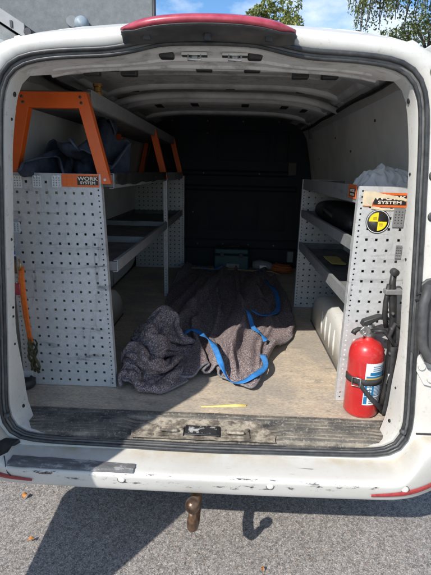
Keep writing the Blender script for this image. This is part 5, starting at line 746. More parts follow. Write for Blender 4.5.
-16,-2,3,-5,-17,-2,1,-16,-6,-9,-40,-37,-15,3,2,4,4,11,16,18,6,19,14,3,-8,-13,19,-3,20,-3,-10,14,13,8,-9,1,12,14,61,3,9,14,6,12,-2,9,5,0,-4,-7,-11,-26,-7,-8,-1,-37,-39,-8,-12,-7,
-11,2,5,14,28,18,16,4,18,11,-15,-11,6,6,25,8,-6,-19,9,8,-6,5,11,16,-85,0,-3,-5,-2,6,8,4,3,9,21,36,29,36,22,6,-38,-28,-37,-12,10,26,29,14,10,11,16,5,13,5,-24,-10,-12,7,19,13,
2,-14,-26,-32,0,4,1,3,-11,-18,-60,0,-21,8,5,15,8,4,0,8,16,15,34,38,17,10,-37,-25,-28,-4,17,32,23,17,10,6,-1,-7,-2,12,2,-23,-12,-23,16,13,3,-11,-33,-17,-2,1,2,5,-16,-16,-46,-21,-10,6,
21,26,10,5,8,11,9,3,28,32,12,-1,-25,-30,-15,3,23,16,22,-1,1,16,13,-2,3,-1,3,-5,-10,-28,-38,20,13,-12,-31,-19,1,2,-1,11,-16,-8,-37,-13,-10,-1,26,24,12,12,8,16,5,7,23,20,10,-11,-21,-20,
-4,11,6,18,19,17,-13,-2,15,12,1,2,4,-6,-8,-23,-24,-33,0,-6,-15,-11,7,-4,-4,9,1,-13,-18,-9,-4,-5,2,28,13,14,18,19,4,21,11,10,2,-5,-15,-10,-1,12,9,10,18,15,-5,-7,-5,10,10,6,4,-4,
-17,-19,-17,-19,-28,-20,-5,7,0,-6,-15,6,4,3,-3,-7,2,-1,-6,-5,22,22,19,28,14,21,10,3,-6,-5,-2,-4,8,10,-8,7,9,8,1,-13,-5,9,13,11,-1,-2,-13,-19,-18,-14,-16,-19,-14,-12,-11,8,2,4,9,-1,
20,-2,-3,2,-8,-10,-9,15,40,24,26,7,11,8,4,-5,10,10,-11,6,-1,-6,-7,3,-2,-13,-3,-2,13,16,7,-1,-16,-4,-11,-16,-11,-9,-9,0,-12,2,-6,-9,4,9,32,8,2,-8,-3,-10,-12,-8,33,41,28,20,7,7,
8,-2,15,9,-12,-11,1,-7,-13,-16,-14,-9,-7,12,5,14,7,-2,-2,-4,1,-16,-3,-14,-2,-9,1,-8,-6,-9,-8,8,52,14,0,-8,-15,-12,-12,-9,11,41,40,24,15,8,8,11,8,11,-12,-15,-9,-10,-10,-20,-18,-15,-7,0,
11,19,-3,0,-4,2,13,-12,5,-27,8,-2,-10,-15,-10,1,-13,-4,68,10,-2,-3,-15,-13,-9,-9,-8,37,44,34,15,12,9,12,20,-7,-5,-12,-10,-19,-22,-10,-20,-4,-9,-11,0,8,7,-6,3,4,18,0,8,-37,15,14,-10,-20,
-22,-11,0,4,71,10,1,1,-19,-8,-12,-1,-11,19,48,40,20,15,9,14,15,2,-3,-16,-16,-21,-20,-17,-25,8,2,-10,-10,-4,6,8,-9,4,13,15,9,-37,-4,28,-1,-21,-25,-8,1,-6,70,-11,0,15,-8,-17,8,1,-8,-3,
48,38,26,17,12,4,17,14,-4,-16,-10,-22,-27,-11,-20,-10,7,-9,-7,0,-7,6,12,6,7,15,12,-30,-26,11,11,-15,-26,-17,-1,3,79,-6,-13,-3,4,5,-4,-4,7,-7,30,36,30,16,0,8,13,20,12,-11,-20,-12,-21,-19,
-11,-6,0,6,-15,-17,2,9,14,14,5,12,-9,-21,-23,-26,13,-2,-13,-23,-5,0,118,-18,-9,-7,6,4,-9,-8,1,-3,-2,43,23,13,9,-3,11,20,26,4,-13,-21,-14,-22,-7,-6,10,3,-11,-17,-2,5,12,21,9,-17,6,-12,
-30,-25,-13,0,-9,-4,-19,0,135,-11,-12,3,0,-1,-8,-10,-4,0,-1,3,23,13,13,8,4,22,24,4,-7,-5,-23,-12,-8,2,12,5,-9,-21,-9,7,15,19,-6,0,-10,-5,-19,-40,-16,-5,-7,-3,-2,-10,142,-1,-6,0,-2,-2,
-9,-10,-3,-5,6,2,4,-1,10,16,7,18,28,22,-10,-17,-8,-18,0,8,8,8,-12,-19,-2,7,17,1,1,-8,-9,-16,-7,-33,-27,-12,-7,-6,-9,-2,149,3,-1,-11,-2,2,-3,-14,0,-4,-7,14,9,-4,-1,0,16,15,26,23,
-2,-11,-14,-13,4,10,7,5,-6,-18,5,9,11,1,-12,-23,-4,-9,-16,-10,-24,-8,-10,-11,-18,-7,156,-1,-8,0,-10,-1,10,-19,7,-2,-7,-3,17,7,-3,-3,5,18,26,17,5,-16,-1,-8,-3,13,5,5,-15,-4,-3,14,-5,14,
-16,-22,-19,-9,-9,6,-13,-3,-11,-18,-20,-13,164,0,-13,-2,-3,-9,8,-8,1,-16,9,0,23,-7,6,1,3,19,24,6,7,-7,-5,-13,-4,7,10,9,-7,-5,-2,-4,9,7,-22,-17,-16,-15,8,0,-16,-11,-1,-8,-23,-14,162,9,
-13,-6,8,-10,-12,9,-3,-16,-3,16,20,1,-6,11,6,19,21,4,5,-6,-13,-12,-1,0,8,15,-2,-1,4,-5,14,-23,-19,-17,-16,-9,13,-5,-10,-12,-11,-9,4,-16,167,1,-6,-3,-1,3,-7,2,-13,-7,-4,9,13,10,3,10,
14,17,6,12,12,-17,-17,0,-2,3,-1,3,8,3,-3,4,2,-26,-12,-18,-10,-13,9,-6,-7,1,-13,-7,-15,1,174,6,-13,3,-4,2,-5,-7,-3,-8,-4,6,6,8,16,11,6,26,9,-3,18,-5,-20,-1,0,2,-6,3,3,-8,
4,-3,9,-20,-24,-3,-11,-11,4,-13,-14,13,-1,-8,-16,-8,178,5,-9,-6,4,5,-4,-6,-10,-11,2,8,6,11,7,15,10,17,21,-1,-6,4,-5,4,-2,-8,-7,-1,3,-12,-7,-2,12,-15,-27,7,-16,-1,-15,7,-12,-13,2,0,
-8,-8,190,0,-11,2,1,-1,5,-7,-14,-11,-4,5,10,9,1,17,14,23,16,12,-3,-7,2,-4,-5,-3,-7,0,-3,-7,-14,-3,1,-8,-14,-7,-3,-9,-9,0,-2,-5,-11,3,-8,-8,193,7,-12,13,-3,-6,-5,5,-10,-15,-5,-1,
9,3,12,9,0,24,28,21,2,-9,-7,-10,-4,-8,-2,1,-2,-5,-15,2,-2,3,-10,-7,-2,-9,-14,-10,9,-4,-3,-6,-7,-23,210,0,-4,-2,10,-7,-5,-11,1,-15,-9,0,9,10,4,-8,20,25,30,17,-10,11,-30,9,-14,-3,
-8,-4,1,4,-13,-2,3,8,-9,-5,-3,-6,-13,-19,3,9,-8,-10,3,-31,226,0,3,4,-6,-3,-5,-13,-6,-9,-9,-12,5,11,12,-19,16,30,29,24,-12,14,-21,4,-8,-7,1,-6,-13,5,-1,-3,4,-4,6,-13,4,-3,-14,-19,
-10,18,-7,-5,-20,-7,242,2,6,-2,3,-5,-5,-16,-13,-12,-11,-13,-7,12,14,8,16,25,28,-9,9,-6,16,-12,1,2,-10,3,-13,-13,6,3,-7,0,3,-9,5,-4,-11,-17,-16,7,13,-6,-17,-6,259,5,-23,20,12,1,-8,-20,
-33,-16,9,-2,-5,-1,10,19,19,22,15,-14,-9,15,27,-9,-8,0,0,-1,-13,-11,-11,9,-1,-7,-13,13,6,-6,-10,-12,-13,-10,11,0,-2,-4,275,-9,-24,8,19,14,3,-23,-34,-20,6,12,-5,1,10,16,23,12,-16,-2,-9,26,
28,8,-14,-4,4,-12,-12,-9,-3,-9,3,-11,-8,1,17,0,-8,-9,-9,-6,-2,13,3,-10,288,-22,-18,-8,7,18,13,-16,-33,-9,4,4,6,9,6,18,15,6,-29,-11,-10,23,43,24,-2,-8,-1,-15,-1,-11,-6,-8,-6,-10,-1,-9,
15,-7,-13,10,-1,-2,0,11,-3,-5,307,-16,-13,-19,-20,-6,18,-9,-26,14,3,6,4,13,14,14,9,-3,-28,-29,-11,23,27,39,22,4,-17,-19,-19,-4,-8,9,1,-12,-13,-11,1,14,-16,-4,20,9,1,12,2,-12,335,-7,-9,-12,
-22,-33,-23,1,-18,15,25,2,10,9,7,13,11,-15,-33,-28,-17,12,21,37,20,14,-11,-27,-24,-7,1,-6,15,5,-4,-5,-14,14,-5,-13,15,17,9,7,-2,4,361,-5,-6,-12,-20,-26,-34,-25,-14,3,24,34,-8,11,13,12,-4,-18,
-37,-34,-7,-13,25,27,24,6,-10,-30,-19,-1,-13,5,8,14,-10,-1,-6,1,11,8,4,16,7,0,6,14,394,-3,-11,-18,-33,-27,-26,-33,-7,-8,20,20,22,16,14,4,-29,-12,-41,-31,-17,-4,17,22,22,-9,-26,-24,-23,-1,-7,9,
14,6,-4,-5,6,6,10,17,8,18,3,14,3,7,424,-10,-14,-28,-34,-33,-18,-32,-25,-6,15,20,23,16,12,17,-22,-33,-35,-29,-13,12,3,16,3,-16,-39,-41,0,-1,-11,7,12,8,3,9,3,12,18,18,12,15,13,17,12,-6,
444,-18,-28,-31,-28,-26,-21,-25,-27,-13,5,19,21,12,12,27,-17,-38,-30,-19,-11,8,10,-3,-17,-22,-36,-33,-4,-8,1,8,7,7,8,11,9,18,25,8,14,14,12,17,25,-1,452,-26,-35,-29,-20,-25,-19,-24,-21,-12,-3,13,18,16,
10,26,-13,-37,-24,-12,-7,6,-2,-9,-22,-37,-32,-11,-16,-8,2,2,4,13,5,10,20,23,23,11,9,10,9,14,27,12,444,-34,-27,-23,-23,-17,-26,-15,-14,-6,-10,0,16,18,13,17,-11,-25,-18,-12,1,-8,-7,-17,-22,-30,-28,-23,
1,15,15,7,-14,1,10,2,24,24,11,5,9,6,3,8,24,17,417,-9,-26,-24,-10,-23,-12,-30,-7,-11,-7,9,6,12,8,9,7,-25,-19,-8,-6,-10,-17,-14,-24,-14,-20,-3,22,15,1,11,9,-19,5,-3,19,9,7,-1,-9,0,
0,14,24,24,427,-21,-30,-5,-7,-24,-20,-16,-23,2,-7,-4,14,8,0,2,5,-1,-19,-15,-11,-20,-10,-28,-9,-20,1,24,27,0,4,-7,9,-1,2,-4,9,-3,-3,1,-2,-8,-4,13,24,25,413,-25,-22,-3,20,-14,-37,-21,-22,2,
8,-5,11,0,-1,0,-10,2,-1,-20,-22,-20,-25,-13,-17,2,17,35,22,13,-4,-10,-2,4,-3,-1,-4,-6,-1,-10,-3,-1,0,8,18,19,390,-14,0,8,-14,6,-17,-33,-25,-10,8,9,-6,11,-8,8,-4,-1,4,-29,-26,-23,-21,-18,
-9,13,23,41,31,-7,-3,-8,4,0,-5,4,-15,-21,-5,5,-8,-1,12,-2,14,7,360,-4,11,7,13,-17,-24,-14,-17,-5,7,-11,-4,9,4,7,-2,-5,5,-21,-24,-26,-25,-15,-4,2,31,46,31,-4,-7,-8,3,0,-8,4,-3,-36,
-6,2,-11,-5,9,10,12,18,345,-1,18,25,5,-22,-33,2,-12,-5,-4,-2,-11,3,4,13,5,-9,0,-6,-19,-21,-25,-16,-10,2,31,46,21,10,-8,-12,-7,4,2,-14,-4,-23,-18,7,1,-6,9,13,2,6,343,0,14,25,13,-27,
-31,-6,12,-6,-8,-11,0,2,-2,0,12,2,2,-5,-10,-12,-22,-19,-13,-1,27,38,26,5,-3,-16,-1,-10,4,-7,-30,-4,-20,0,8,30,15,7,-3,-1,336,11,12,14,14,-15,-27,-11,13,1,-7,-10,0,2,1,-1,1,13,-4,-5,
-6,-7,-8,-17,-17,-5,23,32,15,14,-9,-9,2,-7,-3,-8,-23,-22,-7,4,16,37,13,11,-3,-4,326,11,26,10,6,-13,-9,-12,5,6,0,-11,-1,4,-4,5,8,5,-6,-7,-11,0,-3,-3,-14,-10,23,18,26,2,-3,-7,-6,-5,
3,-9,-25,-24,-7,5,20,35,19,3,-11,-16,324,3,21,23,7,-8,-16,-12,8,6,1,3,-9,10,3,-4,13,6,-8,-21,8,6,-6,-4,-5,0,8,24,14,-8,8,-10,-11,0,-4,-12,-26,-19,-8,5,23,32,8,-10,-19,-14,327,-3,
11,22,17,0,-12,-15,-6,14,10,9,0,7,5,-3,8,7,-27,-19,25,14,-6,-6,4,-4,11,13,-12,8,0,2,-18,1,-12,-17,-25,-17,2,10,11,15,11,-17,-14,-14,316,15,6,5,17,16,6,-11,-6,-1,17,8,10,13,1,-6,
-4,-9,-30,-18,35,25,2,-8,-3,13,0,-10,5,10,-7,4,-20,-12,-18,-19,-19,-14,7,18,15,11,-12,-18,-12,-10,317,4,21,5,5,10,21,3,-1,-3,-2,12,18,15,5,-10,-11,-30,-20,-3,28,17,14,5,-2,18,-32,9,0,7,
-20,7,-8,-20,-28,-32,-15,7,6,19,15,7,-13,-19,-17,-3,329,-7,-14,21,4,14,21,24,11,3,-5,-6,10,21,13,-7,-32,-22,-28,18,23,8,9,10,14,10,-22,-6,11,-1,-14,-17,1,-20,-42,-30,-13,3,21,20,4,5,-1,-18,
-4,-12,316,9,-14,-10,12,15,23,23,19,9,10,-3,-5,-4,18,5,-21,-27,-3,21,16,1,0,12,13,2,-14,-6,6,-8,4,-16,-12,-8,-41,-36,-20,-1,19,21,4,3,7,-6,-3,-14,55,-13,5,12,0,-1,12,-1,-11,12,9,1,
12,2,5,1,-15,-19,-13,-25,-18,-1,1,3,8,16,8,13,10,18,-2,-7,12,34,16,10,7,6,-8,-25,13,7,1,15,3,0,47,-9,4,11,-3,12,3,8,-7,-3,24,6,0,17,-1,-13,-11,-20,-10,-14,-11,-4,9,-2,1,8,
7,10,13,13,16,1,4,12,7,22,6,-8,4,-3,7,-11,-2,12,5,2,34,-2,-5,4,16,8,7,14,-6,4,21,17,0,8,0,-27,-18,-12,-13,-13,-3,29,13,-3,-6,-3,9,4,0,14,13,14,5,-17,3,19,0,7,-1,7,
11,-12,0,-1,9,-9,10,9,-1,-3,20,13,12,4,17,8,19,21,-2,-15,6,-23,-20,-16,-12,-9,27,27,10,8,-7,-18,5,-2,3,16,8,6,1,-8,-14,-2,18,-5,8,9,10,-7,-1,-6,10,5,17,10,7,-17,10,3,21,17,
11,24,25,4,4,-15,-11,-21,-16,-10,3,-11,18,17,14,-3,1,0,-11,-3,4,16,15,-1,-10,-2,-12,-13,-4,7,21,14,8,-4,-7,-8,0,12,30,8,8,-17,-17,8,16,21,23,17,26,15,-3,-12,-20,-13,-14,3,-8,-7,5,15,
2,-6,-2,-8,5,4,8,13,10,1,-10,-1,-10,3,-2,0,4,10,6,-4,13,5,-10,-8,14,12,15,2,-21,-13,3,36,20,35,24,-11,-1,-2,-12,-5,-10,-1,14,-8,-12,-13,-5,-7,-5,3,9,11,16,11,-5,-4,2,-7,5,9,
11,9,9,-10,15,-16,9,8,-6,-11,22,6,0,15,-8,-11,-13,24,25,19,26,11,0,0,0,-11,-11,15,8,-5,-29,-26,-16,-6,-5,6,13,12,20,15,1,-12,-10,-8,11,13,23,13,18,11,-13,-8,17,-7,-4,-18,41,-16,-3,14,
15,-7,-11,-22,39,25,7,15,11,7,4,-12,19,10,5,-8,-33,-37,-30,-5,-15,2,13,20,17,2,10,0,-11,-7,1,20,33,9,28,22,-3,3,-12,-15,-3,-17,49,-13,0,1,11,4,-7,-27,4,36,9,19,11,11,13,7,8,18,
10,-12,-38,-38,-35,-23,11,-11,-3,12,19,4,7,0,-8,-3,2,21,37,4,34,31,13,1,-13,-26,-21,-14,67,-11,-5,-3,8,-10,-14,2,-22,28,18,18,14,8,14,7,17,15,13,-2,-29,-41,-40,-22,17,-18,-7,1,6,3,8,6,
-10,-4,12,14,31,3,38,31,26,4,-14,-27,-29,-18,88,-19,-5,3,-6,-4,-15,-10,-17,4,32,25,14,-2,8,14,5,16,17,3,-6,-35,-36,-34,19,-2,-11,-8,-5,4,5,-5,-10,-2,15,11,22,2,23,44,29,6,-11,-21,-26,-20,
83,12,-1,-2,-7,-14,-14,-10,-21,-12,28,27,10,1,12,6,9,-2,25,14,-10,-28,-29,-29,20,4,-10,-16,1,2,5,-7,-9,-10,8,15,0,7,15,38,35,13,-10,-13,-18,-8,99,-10,12,10,-12,-16,-20,-17,-9,-26,6,28,24,5,
2,11,6,0,16,27,5,-22,-47,-28,18,-6,-10,-11,-3,4,13,11,-9,-10,-9,-1,6,8,3,30,36,20,-1,-8,-11,-5,126,-9,8,-1,-9,-16,-26,-24,-16,-13,-10,12,24,-1,-1,12,17,15,9,20,7,-13,-30,-29,13,-10,-10,-11,
-9,-1,5,20,12,-11,-4,-21,-6,9,3,16,35,23,8,1,-7,0,154,-18,1,-5,-8,-14,-22,-30,-22,1,-14,-11,-3,11,8,1,22,19,22,14,9,-17,-21,-30,14,-3,-18,-7,-3,-10,10,12,18,2,-19,-15,-17,-1,25,-4,23,23,
14,5,0,-4,166,-13,-16,-12,-5,-10,-14,-26,-31,4,2,-16,-18,6,-7,7,15,24,23,17,13,-19,-22,-17,-5,0,3,-6,-17,-9,16,14,9,6,-13,-5,-21,-12,9,26,-2,19,19,12,3,-7,164,-3,-19,-23,-11,-10,-5,-16,-29,-7,
-5,10,-15,-20,4,-4,8,23,22,21,12,-9,-26,-9,14,0,-1,-17,-13,-16,9,11,7,7,-1,-11,-12,-13,17,23,-10,12,15,12,6,9,169,-14,-14,-27,-22,-10,-1,-5,-24,0,-7,13,-15,-17,-15,-2,15,9,14,23,10,-6,-16,3,
14,9,-3,-21,-30,-6,-4,12,7,8,-9,-3,-6,2,14,21,8,4,-12,-1,8,7,172,-12,-27,-31,-22,-12,-3,3,-19,12,-7,-10,-14,-2,-2,-11,1,4,17,13,12,-13,8,4,15,13,-2,-21,-34,-14,8,1,12,-4,-12,-3,-2,8,
19,23,10,0,2,-5,-17,0,179,-16,-37,-16,-34,-21,9,-5,-14,17,0,-17,-27,-5,13,2,-16,-3,16,10,11,-7,9,13,19,9,6,-18,-30,-16,5,-7,3,9,-26,-7,5,7,21,16,6,-2,-5,4,5,-15,180,-13,-35,-25,-30,-20,
10,3,-17,9,3,-10,-25,-18,1,12,4,-13,0,6,10,23,1,9,9,20,1,-15,-22,-17,7,-22,-7,14,-6,-18,17,-12,22,15,5,-1,-3,-5,0,11,175,-15,-33,-28,-27,-10,13,-8,-14,-2,8,-1,-17,-15,-13,3,8,5,-11,-2,
0,19,13,9,15,10,3,-18,-20,-13,11,-19,-11,8,8,-19,-2,13,8,28,11,-2,-11,-9,0,-2,181,-29,-23,-28,-22,-15,9,-7,-10,-14,-1,-3,12,-5,-17,0,4,-1,0,-9,-10,9,24,-7,15,13,1,-16,-17,5,-6,-18,3,10,
9,-8,-11,-10,14,24,25,14,2,-10,-10,-1,172,-33,-28,-22,-16,-11,-6,14,-14,-3,-9,-5,-2,3,-5,5,-3,1,4,-6,-10,-15,22,10,-11,8,11,-10,-13,1,-13,0,17,3,-1,-4,-13,-2,-2,24,22,5,13,12,-21,8,156,-37,
-28,-20,-4,-9,-6,-2,19,-5,-3,-9,-1,2,-5,-2,1,-2,0,5,-7,-23,-6,27,6,-15,10,7,-13,-19,-4,15,9,-9,-14,2,6,-13,3,12,20,15,14,13,-3,-4,143,-39,-34,-18,-9,-6,-3,1,21,9,7,-4,-12,1,0,-1,
-7,0,5,8,-2,-24,-26,29,7,-14,8,18,0,-22,-19,5,17,-1,-20,15,-8,-13,-1,7,32,15,22,12,12,-15,138,-44,-34,-25,-6,-10,-2,5,29,21,9,-2,-12,2,-1,-12,0,6,6,14,-6,-30,-37,21,14,-10,-6,20,11,-3,
-18,-14,0,16,-9,6,-21,1,-6,6,29,30,19,16,16,-15,128,-42,-25,-20,-14,-13,-5,9,21,47,-14,5,-6,-9,5,-2,-9,16,12,18,-7,-33,-42,1,10,7,-7,19,4,1,-1,-11,-10,10,4,-12,-18,-7,0,9,22,41,25,20,
21,-11,119,-34,-17,-25,-10,-8,-16,13,18,48,-3,-8,-5,-11,11,2,-14,10,29,22,-10,-28,-43,-19,3,14,-5,16,2,9,-9,2,-10,0,13,-11,-13,-8,-5,3,17,40,40,17,21,8,115,-12,-18,-23,-21,-10,-9,-7,26,55,-4,-3,
-11,-6,8,-5,-1,14,19,20,-10,-25,-28,-27,-11,11,5,11,16,-3,-8,0,4,1,-5,2,-6,-6,-13,-1,8,35,40,27,21,15,110,0,-10,-14,-19,-26,-16,-14,21,52,25,-24,5,4,-5,1,3,12,15,8,-9,-26,-24,-9,-14,3,
12,-3,7,12,-3,2,10,3,-8,-8,7,0,-13,-15,-2,28,37,28,16,13,114,-10,2,-14,-16,-12,-15,-20,6,37,44,-13,1,-13,13,5,-1,11,16,-14,-1,-14,-25,-3,-23,11,11,-8,-4,11,10,6,-4,10,8,3,-3,13,-13,-22,
-9,11,30,28,19,10,96,9,-15,9,-18,-23,-9,-2,-8,24,26,18,10,-1,5,-12,13,8,2,-8,-18,3,-8,-15,-19,-2,18,-4,-8,6,13,-7,-12,-5,19,11,9,11,12,-15,-10,0,21,22,16,16,96,9,-10,-10,-5,-24,-18,0,
-3,9,16,21,7,11,5,21,5,-12,-2,-8,7,13,-8,-17,-9,-16,0,8,-7,11,-14,-11,-4,-2,14,14,11,9,19,1,-6,-1,12,16,22,13,81,10,-6,-7,-9,-23,-15,-4,-1,1,12,13,8,12,18,25,27,-10,-6,-3,7,1,
6,-15,-7,-8,3,-11,-11,2,-13,-5,-4,10,1,17,7,9,11,14,-3,-2,3,9,19,27,94,-12,-8,-2,-21,-17,-9,-8,-1,-2,10,9,14,20,25,21,33,-3,-5,-3,5,7,-6,4,-15,2,1,-13,-15,-7,-1,4,-9,8,5,8,
5,14,9,10,-8,-1,1,9,13,22,81,-17,-6,-8,-27,-8,-3,-1,-3,6,0,20,10,15,26,22,36,3,-2,-4,7,-3,14,9,-5,-6,-12,-27,1,7,2,2,-2,-6,-3,12,11,12,7,-13,4,-1,1,6,16,20,52,-13,10,-31,
-9,6,-8,5,15,-18,11,9,18,11,20,22,30,16,2,-4,8,4,14,4,-20,-12,-1,8,11,2,-7,-5,12,1,-11,20,-1,1,11,-21,-1,-2,1,-6,18,24,21,27,-33,-7,12,-2,8,0,10,-10,-9,15,6,13,19,23,24,15,
12,11,14,-7,-6,7,-6,-20,10,23,2,13,16,-16,-5,10,-4,18,2,-9,-8,-13,-4,-8,2,0,11,9,43,-25,-9,18,9,-8,12,-4,1,-11,-8,1,10,10,16,24,26,33,15,9,11,2,-23,-6,1,-4,23,15,12,30,14,10,
-9,-9,-6,16,-3,-18,-10,-19,-13,1,4,-9,-6,3,24,-11,9,14,3,1,4,9,-10,-11,-14,1,11,13,12,12,26,34,32,9,-9,6,-14,-21,-2,12,24,13,37,14,25,18,5,-12,-8,-13,-3,-14,-19,-13,-13,-10,12,-3,-5,-9,
13,6,13,6,14,4,1,-3,0,0,-8,-8,5,9,12,6,19,30,34,6,8,-18,-18,-17,7,12,26,22,20,35,29,22,6,-11,-6,-20,-13,-21,-24,-6,-12,-13,-1,17,3,-16,21,11,8,11,7,11,-9,-12,-4,14,-1,7,1,4,
-1,5,12,30,27,22,-6,-20,-17,-5,6,17,8,17,41,34,27,22,9,-10,-4,-15,-15,-23,-27,-11,-6,-11,-6,5,3,-3,25,12,14,1,13,10,-8,-17,-19,12,19,14,6,-1,-2,2,12,20,23,26,-7,-23,-5,-6,4,8,19,12,
44,32,28,8,13,4,-11,-6,0,-22,-30,-21,-15,0,-10,1,-14,-11,22,17,23,2,11,-3,-10,-20,-4,-3,26,11,14,-7,10,8,10,20,17,19,-7,-20,-6,-1,0,10,5,24,44,33,10,5,23,9,0,-15,-5,-2,-15,-35,-12,-3,
-4,-8,-18,-20,23,11,29,6,13,-18,-13,-22,14,8,14,13,1,4,13,11,18,15,16,-5,-6,6,-17,-5,12,12,-9,35,46,4,7,12,16,25,1,-11,-14,-6,-8,-13,-14,4,0,-8,-22,-27,26,6,16,20,13,-2,-26,-20,-2,16,
21,17,6,2,14,13,13,23,11,-17,15,2,-14,-17,9,10,11,38,25,29,-2,-15,16,17,11,-1,-10,-9,-17,-12,0,10,-2,-13,-21,-22,34,0,17,9,14,10,-5,-15,-10,8,19,21,9,4,15,21,4,14,-1,2,4,4,-1,-9,
-7,13,24,21,34,-10,19,-16,9,16,3,5,-3,-7,0,-11,-4,7,-10,-13,-13,-14,46,-8,17,11,10,12,4,0,-3,3,9,12,12,17,18,21,-7,-13,-8,8,3,12,7,7,1,13,14,32,-21,-3,22,10,4,14,-13,7,-1,-8,
4,5,-3,-9,5,-14,-9,-9,30,-2,18,21,13,15,6,9,2,13,-2,12,5,14,15,26,-5,-20,-27,11,15,-3,12,11,14,16,25,-16,5,-7,17,16,4,24,-22,3,-9,-9,1,8,9,4,6,-9,-13,-7,7,8,2,28,31,22,
14,-2,16,15,11,1,6,11,23,-1,-25,-25,-5,23,18,2,4,12,14,7,1,23,1,-5,1,15,21,16,-15,-8,-12,-12,-4,11,12,15,9,-2,-11,-4,11,6,6,11,29,31,27,-2,5,14,18,15,1,8,-3,6,-23,-36,13,25,
20,10,7,3,3,27,-4,0,13,13,-18,10,23,14,-9,-9,-20,-19,1,16,14,16,16,-5,9,-6,10,0,8,14,28,32,28,13,-8,10,9,17,20,-6,-7,-8,-11,5,-15,27,9,2,10,5,12,27,10,-18,7,29,-14,-3,13,17,
7,-25,2,-17,-11,15,14,11,13,17,6,-6]),
    'bag': (40, 40, [
82,18,9,1,-11,-17,6,-9,-6,-18,-15,1,2,8,9,7,0,13,19,11,6,1,0,2,4,9,20,8,11,-14,-13,-12,4,12,18,4,12,23,7,20,74,10,22,6,-13,-18,-7,3,-9,-21,-17,-9,-1,11,8,8,14,15,16,14,
-3,-6,2,4,10,7,22,18,-4,0,-2,-13,-12,2,6,10,12,26,29,14,75,-4,9,5,-3,-14,4,9,-1,-16,-22,-18,-12,-2,8,18,22,12,17,7,3,-10,-1,4,11,17,10,22,-2,0,0,-1,-20,-7,10,13,17,29,13,9,
68,-6,-7,3,3,-1,7,14,0,-4,-5,-17,-21,-11,-7,19,21,12,12,4,-2,13,7,-15,11,9,19,15,5,-8,8,-4,-17,-7,20,15,26,17,5,11,49,-9,2,4,8,4,-3,11,14,0,-7,-4,-20,-12,-1,9,9,11,8,6,
3,-3,3,8,9,10,19,16,-10,7,-6,-4,-9,-2,27,26,21,12,5,11,29,-7,7,16,6,-8,-3,13,18,9,1,-11,-7,-17,-3,2,7,-2,9,9,18,3,-1,15,13,7,14,-3,-6,-2,-6,-6,0,5,19,41,20,7,5,6,
18,-12,9,11,-1,-9,5,24,20,9,2,-1,-7,-17,-8,-3,-11,9,10,10,22,8,9,15,12,7,4,-10,-12,0,-9,-1,6,11,17,36,17,9,5,10,0,-9,8,0,-5,-4,8,30,18,5,-5,7,2,-8,-20,0,6,10,6,8,
7,19,9,12,5,4,4,-8,-10,-1,-2,17,10,6,6,22,18,8,13,13,-30,5,12,-2,0,3,-5,16,15,1,0,17,6,-12,-10,5,15,10,9,-6,7,0,22,2,11,3,-1,3,-4,-5,14,19,10,7,4,20,11,13,15,4,
-56,12,17,8,-11,6,3,8,9,5,11,16,6,-14,-11,4,13,18,12,-8,-4,2,0,2,10,7,6,-2,4,11,15,21,9,7,17,18,9,10,-1,-1,-68,8,22,5,8,3,5,8,0,7,11,10,3,-16,-4,-6,7,19,13,6,
-12,-3,5,-7,9,6,11,4,14,14,23,20,13,4,13,11,13,6,-6,6,-78,18,10,11,12,12,-3,-4,3,6,11,5,6,0,-23,-9,5,16,15,5,-1,-9,12,-4,9,10,8,8,9,17,24,17,3,30,7,4,0,6,-7,0,
-91,17,5,10,14,10,-2,4,5,5,9,10,4,-9,-23,-6,6,17,10,4,4,3,5,6,9,10,-6,8,14,19,22,13,18,14,6,-6,0,5,14,-12,-110,20,2,8,10,8,4,9,11,3,13,6,-1,-14,-19,-3,12,19,7,27,
-9,3,7,18,11,3,-14,9,7,17,16,10,14,10,2,11,3,2,10,5,-126,17,10,8,6,4,7,14,14,5,4,3,-4,-12,-13,-2,20,17,17,29,-5,-11,9,22,11,4,-11,9,5,4,14,10,8,9,6,5,10,7,14,2,
-125,5,14,10,11,-3,6,20,5,2,4,0,-7,-10,-7,2,32,13,10,23,14,-15,-2,20,5,11,2,3,2,7,12,12,5,4,0,10,11,9,10,9,-124,6,17,5,15,-4,5,2,12,6,-6,10,-6,-14,3,0,31,3,12,18,
24,-7,-12,14,11,8,6,2,8,3,15,13,0,4,8,5,14,3,6,24,-109,0,9,7,11,2,-1,3,-8,7,9,-1,15,-12,-8,7,17,7,28,14,20,-14,-7,10,12,11,9,3,9,-3,9,17,-4,6,7,14,15,-5,4,25,
-131,18,15,8,5,0,10,-1,-8,-4,15,2,4,10,3,-6,5,16,29,16,10,-3,-1,11,7,14,3,4,8,-3,-3,7,4,4,9,12,12,1,7,17,-125,19,13,8,11,-7,8,-5,-10,-8,11,5,-3,4,6,10,10,17,20,28,
9,2,8,10,12,9,1,6,-1,12,-11,-8,2,-3,9,13,8,9,7,13,-124,16,6,6,16,3,8,-3,-20,-13,1,9,6,14,5,7,14,15,20,26,11,1,9,3,21,6,12,3,4,-10,-15,-1,11,2,8,6,10,7,10,11,
-135,11,8,15,14,3,7,0,-15,-18,-3,3,8,16,8,7,8,17,29,18,14,10,2,9,16,5,7,5,2,-18,8,7,11,4,1,-6,8,7,8,12,-145,4,13,19,14,3,9,1,-14,-15,-12,-2,11,18,10,6,8,16,25,23,
15,3,10,9,10,5,10,0,0,10,11,13,3,-7,-3,-4,-2,9,16,4,-146,-6,15,21,14,1,10,2,-8,-13,-14,-10,20,18,10,7,6,8,23,21,18,12,7,11,9,-3,10,8,7,18,18,4,-6,-11,-9,-3,0,17,14,13,
